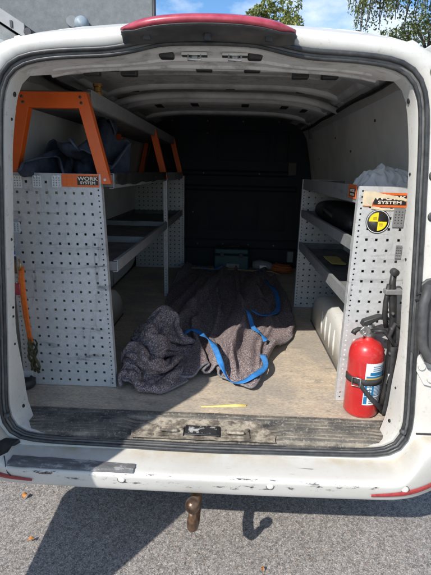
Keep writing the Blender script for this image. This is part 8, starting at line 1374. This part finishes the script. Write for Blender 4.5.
# yellow cloth scrap and black tool bag on the shelves
tag(MB().grid([[(.64 + .09 * u + .01 * N(v * 3, u), 1.02 + .24 * v, .996 + .010 + .010 * N(u * 3, v * 4, 2)) for u in (0, .25, .5, .75, 1)] for v in (0, .2, .4, .6, .8, 1)]).build('cleaning_cloth', M['yellow'], None, solid=.004, sub=1), 'mustard yellow cloth lying flat on the lowest rack shelf', 'cloth')
bag = empty('tool_bag', (.70, 1.1, 1.212), 'long black soft bag on the middle shelf of the short rack', 'bag')
loops = []
for i in range(19):
    v = i / 18; y = .70 + .84 * v; e = (1 - abs(2 * v - 1) ** 5) ** .5 if 0 < v < 1 else .15
    L = []
    for k in range(18):
        a = k * 2 * PI / 18; cxx = math.copysign(abs(math.cos(a)) ** .6, math.cos(a)); czz = math.copysign(abs(math.sin(a)) ** .7, math.sin(a))
        L.append((.705 + .10 * cxx * lerp(.7, 1, e) + .006 * N(v * 6, a), y, 1.212 + (.062 + .058 * czz) * lerp(.45, 1, e) * (1 + .10 * N(v * 5, 3)) + .004 * N(v * 12, a * 2)))
    loops.append(L)
MB().loft(loops, True, True, True).build('body', M['black'], bag, sub=1)
MB().tube([(.612, .95, 1.27), (.590, 1.0, 1.29), (.592, 1.12, 1.30), (.612, 1.18, 1.27)], .009, 8).build('carry_handle', M['web_black'], bag)

# ------------------------------------------------------------------ fire extinguisher
EX = Vector((.625, .240, .562)); ex = empty('fire_extinguisher', EX, 'red fire extinguisher with a white and blue label, strapped upright on the van floor', 'fire extinguisher')
er = .0665
MB().lathe([(.050, .0), (.060, .001), (.0655, .008), (.0655, .016), (er, .020), (er, .232), (.0672, .236), (er, .240), (.0655, .262), (.060, .282), (.048, .298), (.030, .309), (.021, .314), (.019, .326)], EX, 'Z', 48).build('cylinder', M['red'], ex)
MB().lathe([(.020, .322), (.023, .326), (.023, .338), (.014, .342), (.014, .356), (.018, .358), (.018, .372), (.008, .376)], EX, 'Z', 24).build('valve', M['steel'], ex, auto=40)
m = MB(); m.lathe([(.018, -.004), (.020, .004), (.017, .012), (.0, .013)], EX + Vector((-.02, -.018, .350)), 'Y', 18); m.build('pressure_gauge', M['steel'], ex)
def Lp(x, z, y=0): return (EX.x + x, EX.y + y, EX.z + z)
m = MB(); m.prism([(EX.x - .036, EX.z + .368), (EX.x - .030, EX.z + .388), (EX.x + .030, EX.z + .412), (EX.x + .066, EX.z + .404), (EX.x + .070, EX.z + .392), (EX.x + .030, EX.z + .396), (EX.x - .018, EX.z + .366)], EX.y - .017, EX.y + .017)
m.build('squeeze_lever', M['black'], ex, bevel=.004)
m = MB(); m.prism([(EX.x - .016, EX.z + .358), (EX.x + .020, EX.z + .362), (EX.x + .070, EX.z + .346), (EX.x + .074, EX.z + .332), (EX.x + .030, EX.z + .344), (EX.x - .012, EX.z + .344)], EX.y - .014, EX.y + .014)
m.build('carry_handle', M['black'], ex, bevel=.004)
m = MB(); L = [(EX.x - .032 + .012 * math.cos(k * PI / 8), EX.y - .03, EX.z + .352 + .012 * math.sin(k * PI / 8)) for k in range(16)]
m.tube(L, .0022, 6, closed=True); m.build('safety_pin', M['steel'], ex)
MB().tube([Lp(-.014, .350), Lp(-.045, .352, -.006), Lp(-.058, .345, -.010), Lp(-.064, .334, -.012)], [.009, .009, .010, .011], 10).build('spout', M['black'], ex)
MB().tube([Lp(.012, .346, -.01), Lp(.050, .352, -.018), Lp(.080, .318, -.02), Lp(.086, .25, -.02), Lp(.082, .14, -.02), Lp(.078, .07, -.018), Lp(.074, .045, -.018)], [.0085] * 5 + [.0115, .013], 12).build('hose', M['black'], ex)
def wrap(a0, a1, z0, z1, r, n=24, slope=0.0):
    return [[(EX.x + r * math.cos(lerp(a0, a1, i / n)), EX.y + r * math.sin(lerp(a0, a1, i / n)), EX.z + z + slope * i / n) for z in (z0, z1)] for i in range(n + 1)]
A0, A1 = R(-104), R(-8)
lb = MB().grid(wrap(A0, A1, .062, .236, er + .0006)).build('paper_label', M['label_white'], ex)
def patch(t0, t1, z0, z1, mat, nm='label_print', k=1):
    MB().grid(wrap(lerp(A0, A1, t0), lerp(A0, A1, t1), z0, z1, er + .0006 + .0005 * k, 10)).build(nm, M[mat], lb)
patch(.16, 1, .186, .200, 'label_blue'); patch(.04, 1, .158, .176, 'label_gold'); patch(.02, 1, .100, .156, 'label_blue'); patch(.02, .14, .066, .098, 'label_blue')
patch(.04, 1, .176, .184, 'label_blue')
for i in range(4):
    patch(.10, .26, .104 + i * .0125, .112 + i * .0125, 'label_white', k=2); patch(.18, .22, .105 + i * .0125, .110 + i * .0125, 'ink_black', k=3)
for i in range(8): patch(.34, .86 - .1 * (i % 3), .104 + i * .006, .1065 + i * .006, 'label_white', k=2)
for i in range(4): patch(.20, .9 - .12 * (i % 2), .070 + i * .007, .0725 + i * .007, 'ink_black', k=2)
for i in range(3): patch(.24, .92 - .1 * i, .206 + i * .008, .2085 + i * .008, 'label_blue', k=2)
# strap that holds the extinguisher
sp = empty('holding_strap', (.625, .240, .70), 'black webbing strap with a steel buckle, buckled around the red extinguisher', 'strap')
def srib(rows, nm): return MB().grid(rows, True).build(nm, M['web_black'], sp, solid=.0022)
srib(wrap(R(-190), R(10), .142, .168, er + .003, 40, .004), 'webbing')
rows = [[(EX.x + (er + .006 + .004 * t) * math.cos(lerp(R(-128), R(-22), t)) + .01 * t, EX.y + (er + .006 + .004 * t) * math.sin(lerp(R(-128), R(-22), t)), EX.z + lerp(.158, -.0, t ** .9) + dz * lerp(1, 1.0, t)) for dz in (-.002, .024)] for t in [i / 24 for i in range(25)]]
for r_ in rows: r_[:] = [(x, y, max(z, EX.z + .002)) for x, y, z in r_]
srib(rows, 'loose_tail')
srib([[(EX.x + .070 + .006 * math.sin(t * 3), EX.y - .050 - .006 * math.sin(t * 4), EX.z + lerp(.30, .012, t)), (EX.x + .098 + .004 * math.sin(t * 3), EX.y - .045 - .004 * math.sin(t * 4), EX.z + lerp(.30, .008, t))] for t in [i / 14 for i in range(15)]], 'hanging_tail')
a = R(-128); bx_, by_ = EX.x + (er + .008) * math.cos(a), EX.y + (er + .008) * math.sin(a)
MB().tube([(bx_ - .014, by_ + .008, EX.z + .138), (bx_ + .014, by_ - .008, EX.z + .138), (bx_ + .014, by_ - .008, EX.z + .172), (bx_ - .014, by_ + .008, EX.z + .172)], .0030, 8, closed=True).build('buckle', M['steel'], sp)
# black folding tool and strap bundle hanging behind the pillar
tl = empty('hanging_tool', (.70, .235, .562), 'black folding tool with a round pivot end, upright beside the red extinguisher', 'tool')
MB().tube([(.684, .225, 1.142), (.682, .222, 1.10), (.690, .222, 1.05), (.702, .225, .97), (.714, .235, .88), (.72, .24, .72), (.715, .24, .562)], [.013, .015, .018, .016, .019, .018, .018], 12, flat=.8).build('arm', M['black'], tl)
MB().tube([(.668, .215, 1.10), (.664, .215, 1.03), (.668, .218, .98), (.680, .22, .93)], [.009, .010, .011, .009], 8).build('side_rod', M['black'], tl)
MB().lathe([(.008, -.020), (.013, -.017), (.014, .010), (.008, .014)], (.684, .222, 1.145), 'Y', 20).build('pivot', M['black'], tl, auto=40)
MB().box(.655, .720, .200, .235, 1.062, 1.082, None).build('clamp', M['greybox'], tl, bevel=.004)
for z in (.99, .93, .83, .74, .66): MB().lathe([(.0, -.024), (.006, -.022), (.007, -.01)], (lerp(.692, .722, (1 - z) * 2), .222, z), 'Y', 12).build('rivet', M['conduit'], tl)
MB().tube([(.735, .215, .93), (.705, .205, .95), (.690, .205, .90), (.715, .21, .86), (.74, .22, .87)], .008, 8).build('loop', M['web_black'], tl)
MB().tube([(.735, .21, .74), (.708, .20, .75), (.700, .20, .71), (.722, .205, .69)], .004, 6).build('wire_clip', M['steel'], tl)

# ------------------------------------------------------------------ soft goods
def mainfn(x, y, z):
    z = z * (1.25 + .5 * sstep(1.0, .6, y))
    s_ = x - .16 * (y - .45) + .03 * N(y * 2.2, 3)
    fold = max(0, math.sin(s_ * 17 + .9)) ** 3 * .060 + max(0, math.sin(s_ * 29 + 2.2)) ** 3 * .026
    z += fold * sstep(.40, .75, y) * (1 - .35 * sstep(1.6, 2.6, y)) * sstep(.50, .40, x)
    front = sstep(1.25, .75, y)
    if x > .05: x = .05 + (x - .05) * (1 - .26 * front)
    y += (.20 * sstep(.20, .27, x) + .03 * math.sin(x * 23)) * sstep(1.0, .42, y)
    y -= .06 * sstep(.0, -.1, x) * sstep(.8, .4, y)
    x += .018 * N(y * 7, 5) * sstep(.2, .4, abs(x))
    return (x, y, .562 + z)
bl_, BP = cloth_mesh('moving_blanket', 'main', mainfn, M['felt'], thick=.008)
tag(bl_, 'wide grey felt moving blanket spread down the middle of the van floor', 'blanket', 'felt moving blankets on the van floor')
def hem(o, P_, key, mat='hem', r_=.0058):
    nu, nv = CLOTH[key][:2]
    idx = [i for i in range(nu)] + [j * nu + nu - 1 for j in range(1, nv)] + [(nv - 1) * nu + i for i in range(nu - 2, -1, -1)] + [j * nu for j in range(nv - 2, 0, -1)]
    L = [Vector(P_[i]) for i in idx]; L = [(L[i - 1] + L[i] * 2 + L[(i + 1) % len(L)]) / 4 for i in range(len(L))]
    MB().tube([q + Vector((0, 0, .001)) for q in L], r_, 6, closed=True).build('stitched_hem', M[mat], o)
hem(bl_, BP, 'main')
def blz(x, y, r=.05):
    zz = [p[2] for p in BP if abs(p[0] - x) < r and abs(p[1] - y) < r]
    return max(zz) if zz else .562
pile, PP = cloth_mesh('moving_blanket', 'pile', lambda x, y, z: (-.405 + (x + .395) * .90, .285 + (y - .217) * .97, .562 + z * 1.25), M['felt'], thick=.009)
hem(pile, PP, 'pile')
tag(pile, 'crumpled heap of grey felt blanket against the long rack', 'blanket', 'felt moving blankets on the van floor')
jk, JP = cloth_mesh('work_jacket', 'jacket', lambda x, y, z: (-.585 + (x - .03) * .80, .66 + (y - .18) * 1.5, 1.428 + z * 1.05 - .0), M['navy'], thick=.012, relax=3)
hem(jk, JP, 'jacket', 'navy_hem', .005)
tag(jk, 'crumpled navy blue jacket heaped on the top shelf behind the orange bracket', 'jacket')
rows = []
for j in range(61):
    row = []
    for i in range(61):
        u, v = i / 30 - 1, j / 30 - 1
        r = (abs(u) ** 3.5 + abs(v) ** 3.5) ** (1 / 3.5); dome = max(0, 1 - min(1, r) ** 2.6)
        cr = abs(N(u * 2.1 + 4, v * 2.3, 1.7)) * .050 + abs(N(u * 4.6, v * 4.9, 8.1)) * .030 + abs(N(u * 9, v * 10, 3.3)) * .016
        z = 1.398 + (.100 + .03 * N(u * 1.5, v * 1.5, 6)) * dome + (.030 - cr) * min(1, dome * 3 + .15)
        row.append((.690 + .135 * u + .018 * N(u * 4, v * 4, 11), .475 + .13 * v + .018 * N(u * 4, v * 4, 21), max(z, 1.397)))
    rows.append(row)
pb = MB().grid(rows, True).build('plastic_bag', M['film'], None, sub=1, recalc=False)
tag(pb, 'crumpled clear plastic bag on top of the short rack', 'bag')
MB().grid([[(.585 + .05 * u, .40 + .10 * v, 1.462 + .03 * math.sin(u * 3) * math.sin(v * 3)) for u in (0, .3, .6, 1)] for v in (0, .3, .6, 1)]).b.free()
def strap(pts, w_, label, name='lashing_strap', mat='web_blue', group='blue straps lying over the blanket', twist=None, sub=6):
    P_ = [Vector(p) for p in pts]; fine = []
    for i in range(len(P_) - 1):
        p0, p1, p2, p3 = P_[max(i - 1, 0)], P_[i], P_[i + 1], P_[min(i + 2, len(P_) - 1)]
        for k in range(sub):
            t = k / sub; fine.append(.5 * ((2 * p1) + (-p0 + p2) * t + (2 * p0 - 5 * p1 + 4 * p2 - p3) * t * t + (-p0 + 3 * p1 - 3 * p2 + p3) * t ** 3))
    fine.append(P_[-1])
    nm_ = [(0.5 * math.sin(i * .35), .4 * math.cos(i * .3), 1) for i in range(len(fine))]
    o = MB().ribbon(fine, w_, nm_).build(name, M[mat], None, solid=.002)
    return tag(o, label, 'strap', group)
def on(x, y, h=.010):
    return (x, y, max(blz(x, y, .035) + h, .572))
strap([on(-.170, .86), on(-.125, .885), on(-.080, .84), on(-.045, .75), on(-.005, .64), on(.025, .54), on(.055, .45), on(.095, .400), on(.150, .392), on(.205, .42), on(.245, .475), on(.262, .535), on(.250, .60)], .027,
      'blue strap looping over the front hem of the spread blanket')
strap([on(.17, 1.24), on(.20, 1.17, .016), on(.225, 1.08, .014), on(.25, .98), on(.275, .87), on(.28, .80)], .027, 'short blue strap crossing the sunlit part of the blanket')
strap([on(.355, 2.5), on(.40, 2.2), on(.43, 1.85), on(.425, 1.55), on(.39, 1.36), on(.30, 1.27), on(.22, 1.24)], .032, 'blue strap running along the shaded side of the blanket to the bulkhead')
strap([on(-.16, 2.58), on(-.08, 2.56), on(.01, 2.55)], .035, 'short blue strap end lying at the shaded back of the blanket')
strap([on(-.36, 2.60, .01), (-.30, 2.66, .60), (-.2, 2.70, .595), (-.13, 2.72, .59)], .035, 'blue strap end on the floor near the teal tool case')

# ratchet strap beside the near rack panel
rs = empty('ratchet_strap', (-.76, .315, .75), 'bright orange ratchet strap hanging against the scuffed perforated rack panel', 'strap')
MB().ribbon([(-.760, .318, 1.10), (-.758, .308, 1.06), (-.755, .305, .98), (-.751, .304, .90), (-.746, .305, .82), (-.744, .308, .78)], .024, [(.25, -1, 0), (.1, -1, 0), (0, -1, 0), (-.15, -1, 0), (-.3, -1, 0), (-.2, -1, 0)]).build('orange_webbing', M['web_orange'], rs, solid=.003)
random.seed(31)
for i in range(5):
    x0 = -.752 + .006 * i; pts_ = []
    for q in range(9):
        z = lerp(.795, .640 + .012 * (i % 3), q / 8); pts_.append((x0 + .010 * math.sin(q * 1.1 + i * 1.7) + .004 * q / 8, .312 - .005 * (i % 3) + .006 * math.cos(q * .9 + i), z))
    MB().ribbon(pts_, .011, [(math.sin(q * .5 + i) * .7, -1, 0) for q in range(9)]).build('olive_webbing', M['web_olive'], rs, solid=.002)
rb = MB().box(-.792, -.768, .300, .318, 1.075, 1.135, None).build('ratchet_body', M['rust'], rs, bevel=.003)
for x in (-.797, -.764):
    m = MB(); m.prism([(.296, 1.060), (.322, 1.065), (.326, 1.10), (.318, 1.145), (.300, 1.150), (.292, 1.10)], x - .0015, x + .0015, 'X'); m.build('side_plate', M['steel'], rs)
MB().tube([(-.797, .292, 1.150), (-.780, .286, 1.158), (-.764, .292, 1.150)], .0035, 8).build('ratchet_handle', M['steel'], rs)
MB().lathe([(.007, -.022), (.0075, .022)], (-.780, .312, 1.092), 'X', 14).build('spindle', M['brass'], rb)
MB().tube([(-.757, .300, 1.135), (-.750, .295, 1.115), (-.752, .297, 1.095), (-.760, .300, 1.09)], .003, 8).build('hook', M['brass'], rs)
MB().tube([(-.788, .305, 1.07), (-.792, .305, 1.04), (-.784, .305, 1.02), (-.776, .305, 1.04)], .003, 6).build('wire_hook', M['steel'], rs)
tag(MB().box(-.800, -.764, .300, .312, .985, 1.035).build('strap_tag', M['lens'], rs, bevel=.003))
tag(MB().ribbon([(-.797, .33, 1.29), (-.798, .322, 1.24), (-.799, .322, 1.17), (-.797, .33, 1.13)], .028, (.35, -1, 0)).build('lashing_strap', M['web_blue'], None, solid=.006),
    'folded blue strap hanging beside the long rack panel, above the orange ratchet strap', 'strap', 'blue straps lying over the blanket')

# back of the load bay: tool case, grey machine, tangle of rope
tc_ = empty('tool_case', (.09, 2.75, .562), 'dark teal plastic tool case standing against the bulkhead', 'tool case')
MB().box(-.075, .255, 2.68, 2.88, .564, .72).build('case_body', M['teal'], tc_, bevel=.014, seg=3)
MB().box(-.073, .253, 2.678, 2.882, .726, .782).build('case_lid', M['teal'], tc_, bevel=.014, seg=3)
MB().tube([(.02, 2.69, .775), (.02, 2.67, .81), (.16, 2.67, .81), (.16, 2.69, .775)], .009, 8).build('carry_handle', M['black'], tc_)
for x in (.0, .18): MB().box(x - .018, x + .018, 2.668, 2.682, .700, .745).build('latch', M['black'], tc_, bevel=.003)
MB().box(.045, .165, 2.6765, 2.679, .600, .640).build('paper_label', M['greybox'], tc_)
gm = empty('power_tool', (.42, 2.70, .562), 'dull grey power tool lying between the teal case and the rope tangle', 'power tool')
MB().tube([(.30, 2.73, .62), (.36, 2.72, .625), (.44, 2.70, .615), (.50, 2.69, .61)], [.045, .055, .05, .032], 14).build('motor_body', M['greybox'], gm)
MB().tube([(.40, 2.71, .61), (.41, 2.64, .595), (.42, 2.58, .59)], [.030, .026, .028], 10).build('grip', M['black'], gm)
MB().box(.36, .42, 2.655, 2.665, .60, .635).build('rating_plate', M['label_white'], gm)
rp_ = []; random.seed(8)
for i in range(90):
    a = i * .55; rr_ = .08 + .05 * N(i * .2, 1); rp_.append((.57 + rr_ * 1.15 * math.cos(a) + .05 * N(i * .11, 5), 2.68 + rr_ * .8 * math.sin(a) + .04 * N(i * .13, 8), .578 + .05 * abs(N(i * .3, 3)) + .0006 * i))
tag(MB().tube(rp_, .011, 7).build('rope', M['rope']), 'tangled orange rope piled at the bulkhead by the short rack', 'rope')
tag(MB().tube([(-.32, 2.62, .60), (-.22, 2.66, .592), (-.1, 2.60, .60), (.0, 2.60, .60), (.12, 2.62, .600), (.25, 2.58, .600), (.38, 2.58, .600), (.47, 2.56, .60), (.55, 2.55, .575)], .008, 7).build('rope', M['rope_tan']), 'thin tan rope running along the floor in front of the teal case', 'rope')
tag(MB().tube([(-.02, .218, .562), (.03, .224, .562), (.08, .231, .5625), (.12, .236, .5625), (.165, .240, .563)], [.002, .0035, .0055, .007, .006], 8, flat=.25).build('plastic_strip', M['yellow']), 'thin yellow plastic strip lying on the plywood near the sill', 'strip')
# brass fitting on the top tray
tag(MB().lathe([(.013, 0), (.020, .003), (.020, .014), (.015, .018), (.015, .034), (.019, .038), (.019, .048), (.0, .05)], (-.484, .55, 1.7735), 'Z', 18).build('brass_fitting', M['brass'], None, auto=40), 'small brass hose fitting on the end of the top tray', 'fitting')

# ------------------------------------------------------------------ outside
random.seed(21)
def dry_leaf(x, y, s, a, label):
    m = MB(); rows = []
    for i in range(7):
        v = i / 6; w_ = s * .35 * math.sin(PI * min(1, v * .95 + .03)); d = Vector((math.cos(a), math.sin(a), 0)); q = Vector((-d.y, d.x, 0))
        c = Vector((x, y, .006 + .012 * math.sin(v * 3))) + d * s * (v - .5); rows.append([c - q * w_ + Vector((0, 0, .006)), c, c + q * w_ + Vector((0, 0, .008))])
    tag(m.grid(rows).build('fallen_leaf', M['leaf_dry'], None, solid=.0008), label, 'leaf', 'dry leaves on the asphalt')
dry_leaf(-.838, .30, .032, 1.4, 'orange dry leaf on the sunlit asphalt under the bumper end')
dry_leaf(-.70, .06, .022, .3, 'tiny brown dry leaf on the asphalt beside the wide shadow')
dry_leaf(.24, -.02, .018, 2.0, 'tiny reddish dry leaf on the asphalt beyond the tow bar shadow')

hs_ = empty('house', (-1.372, 7.0, 0), 'grey roughcast house behind the van roof', 'house')
HX, HY = -1.372, 7.0
MB().box(-9.5, HX, HY, 15, 0, 5.6).build('wall', M['render'], hs_)
m = MB(); m.prism([(HY - .35, 5.5), (11.0, 8.3), (15.35, 5.5), (15.35, 5.62), (11.0, 8.45), (HY - .35, 5.62)], -9.8, HX + .2, 'X'); rf = m.build('roof', M['slate'], hs_)
MB().tube([(HX + .005, HY - .005, .05), (HX + .010, HY - .005, 5.45)], .034, 12).build('drainpipe', M['trim_dark'], hs_)
MB().tube([(-9.8, HY - .42, 5.5), (HX + .2, HY - .42, 5.5)], .06, 10).build('gutter', M['trim_dark'], rf)
wl = MB().lathe([(.0, .0), (.085, -.0), (.09, -.02), (.085, -.05)], (-2.72, HY, 3.80), 'Y', 24).build('wall_light', M['trim_grey'], hs_)
MB().lathe([(.115, -.03), (.12, -.05), (.105, -.09), (.07, -.12), (.0, -.13)], (-2.57, HY, 3.78), 'Y', 28).build('glass_dome', M['lamp_glass'], wl)
for x in (-7.6, -5.4):
    wn = MB().box(x - .6, x + .6, HY - .02, HY + .02, 1.0, 2.3).build('window', M['trim_grey'], hs_, bevel=.01)
    MB().box(x - .52, x + .52, HY - .026, HY - .021, 1.08, 2.22).build('pane', M['glass'], wn)
hs_.rotation_euler = (0, 0, R(19))
# porch in front of the wall, gable trimmed in pale boards
po = empty('porch', (-4.7, 5.6, 0), 'grey porch with a pale edged sloping roof, standing against the grey house', 'porch')
PX, PZ = -2.86, 3.24
sl = .60
MB().prism([(PX - .02, 0), (PX - .02, PZ - .05), (PX - 1.6, PZ - .05 + 1.6 * sl), (PX - 3.2, PZ - .05), (PX - 3.2, 0)], 5.02, 6.99).build('wall', M['render'], po)
rp2 = MB().prism([(PX + .12, PZ - .02), (PX - 1.6, PZ + 1.72 * sl - .02), (PX - 3.3, PZ - .02), (PX - 3.3, PZ + .06), (PX - 1.6, PZ + 1.72 * sl + .07), (PX + .12, PZ + .06)], 5.0, 6.99).build('roof', M['slate'], po)
for s_, x0 in ((1, PX + .12), (-1, PX - 3.32)):
    MB().prism([(x0, PZ - .10), (x0 - s_ * 1.72, PZ + 1.72 * sl - .10), (x0 - s_ * 1.72, PZ + 1.72 * sl + .075), (x0, PZ + .065)], 4.955, 4.985).build('barge_board', M['trim_grey'], rp2)
MB().box(PX - .06, PX - .03, 4.94, 4.954, PZ + .02, PZ + .10).build('roof_vent', M['trim_dark'], rp2)
MB().tube([(PX + .16, 4.95, PZ - .03), (PX + .16, 6.95, PZ - .03)], .05, 10).build('gutter', M['trim_dark'], rp2)

def leaf_cloud(m, c, rad, n, size, droop=0.0):
    for _ in range(n):
        while True:
            d = Vector((random.uniform(-1, 1), random.uniform(-1, 1), random.uniform(-1, 1)))
            if .02 < d.length < 1: break
        d = d.normalized() * d.length ** .45
        p = c + Vector((d.x * rad[0], d.y * rad[1], d.z * rad[2]))
        s = size * random.uniform(.6, 1.3)
        a = Vector((random.gauss(0, 1), random.gauss(0, 1), random.gauss(0, 1) - droop)).normalized(); b = a.cross(Vector((random.gauss(0, 1), random.gauss(0, 1), random.gauss(0, 1)))).normalized()
        k = a.cross(b) * .12 * s
        m.face([m.v(*(p - a * s * .5)), m.v(*(p + b * s * .30 + k)), m.v(*(p + a * s * .55)), m.v(*(p - b * s * .30 + k))])
def tree(loc, label, trunk, branches, clouds, size, mat, droop=0):
    t = empty('tree', loc, label, 'tree', 'trees beyond the van')
    m = MB(); m.tube(trunk, [lerp(.17, .04, i / (len(trunk) - 1)) for i in range(len(trunk))], 10)
    for b in branches: m.tube(b, [lerp(.045, .008, i / (len(b) - 1)) for i in range(len(b))], 6)
    m.build('trunk', M['bark'], t)
    m = MB()
    for c, rad, n in clouds: leaf_cloud(m, Vector(c), rad, n, size, droop)
    m.build('crown', M[mat], t, recalc=False)
    return t
# small tree right behind the house corner
random.seed(4)
tr, br, cl = [(1.2, 14, 0), (1.22, 14, 2), (1.15, 14.05, 4), (1.1, 14, 5.9)], [], []
for i in range(26):
    a = random.uniform(0, 2 * PI); z = random.uniform(3.4, 6.25); r_ = random.uniform(.25, 1.15) * lerp(1.15, .55, sstep(5.4, 6.6, z))
    e = (1.15 + r_ * math.cos(a), 14 + r_ * math.sin(a), z + random.uniform(0, .25)); br.append([(1.12, 14, z - .5), ((1.12 + e[0]) / 2, (14 + e[1]) / 2, z - .1), e]); cl.append((e, (.32, .32, .24), 120))
for e in ((.55, 13.8, 6.1), (.42, 13.9, 5.9), (.95, 13.8, 6.42), (1.25, 13.9, 6.5), (1.05, 14.1, 6.28), (1.45, 13.8, 6.12), (1.75, 13.9, 5.98), (2.0, 13.9, 5.78), (.75, 13.9, 6.3)): cl.append((e, (.25, .25, .20), 110)); br.append([(1.1, 14, 5.2), ((1.1 + e[0]) / 2, 14, (5.3 + e[2]) / 2), e])
tree((1.2, 14, 0), 'leafy tree rising behind the red brake light, just right of the house corner', tr, br, cl, .115, 'leaf_a')
# birch with hanging strands
random.seed(9)
tr = [(6.6, 10.4, 0), (6.5, 10.4, 2.5), (6.45, 10.3, 5), (6.3, 10.2, 8)]; br, cl = [], []
for i in range(135):
    x = random.uniform(2.75, 6.8); y = random.uniform(9.3, 10.9); zt = 6.0 + random.uniform(0, 1.6)
    low = interp([(2.75, 5.20), (2.95, 4.85), (3.1, 4.72), (3.3, 4.95), (3.6, 5.0), (4.3, 4.95), (4.8, 4.7), (6.8, 4.0)], x) + random.uniform(-.05, .55) 
    b = [(6.4, 10.3, zt - .5), ((6.4 + x) / 2, (10.3 + y) / 2, zt + .3), (x, y, zt), (x + .05, y, (zt + low) / 2), (x + random.uniform(-.1, .1), y, low)]
    br.append(b)
    k = int((zt - low) / .16)
    for q in range(k): 
        z = lerp(low, zt, q / k); cl.append(((x + .05 * math.sin(z * 6), y, z), (.08, .08, .12), 15))
tree((6.6, 10.4, 0), 'birch with thin hanging branches above the van roof', tr, br, cl, .060, 'leaf_b', 1.0)
# bushy tree lower down
random.seed(14)
tr = [(5.6, 12.5, 0), (5.6, 12.5, 2), (5.5, 12.5, 4.2)]; br, cl = [], []
for i in range(60):
    a = random.uniform(0, 2 * PI); r_ = random.uniform(.2, 1.5); x = 5.25 + r_ * math.cos(a) * 1.15; y = 12.5 + r_ * math.sin(a) * .8
    zt = interp([(3.7, 4.95), (4.1, 5.2), (4.7, 5.55), (5.4, 6.0), (6.6, 5.4)], x)
    z = zt - random.uniform(0, 1.9); cl.append(((x, y, z), (.34, .34, .26), 105)); br.append([(5.55, 12.5, z - 1), ((5.55 + x) / 2, (12.5 + y) / 2, z - .5), (x, y, z)])
for x, z in ((3.55, 4.8), (3.75, 4.92), (3.95, 5.05), (4.2, 5.18), (4.5, 5.25), (4.8, 5.4), (5.1, 5.5), (4.1, 4.95), (4.4, 5.0), (4.7, 5.1), (4.95, 5.2), (3.8, 4.75), (4.6, 4.85)): cl.append(((x, 12.2, z), (.22, .22, .16), 120))
tree((5.6, 12.5, 0), 'bushy pale green tree below the hanging birch branches', tr, br, cl, .075, 'leaf_c')
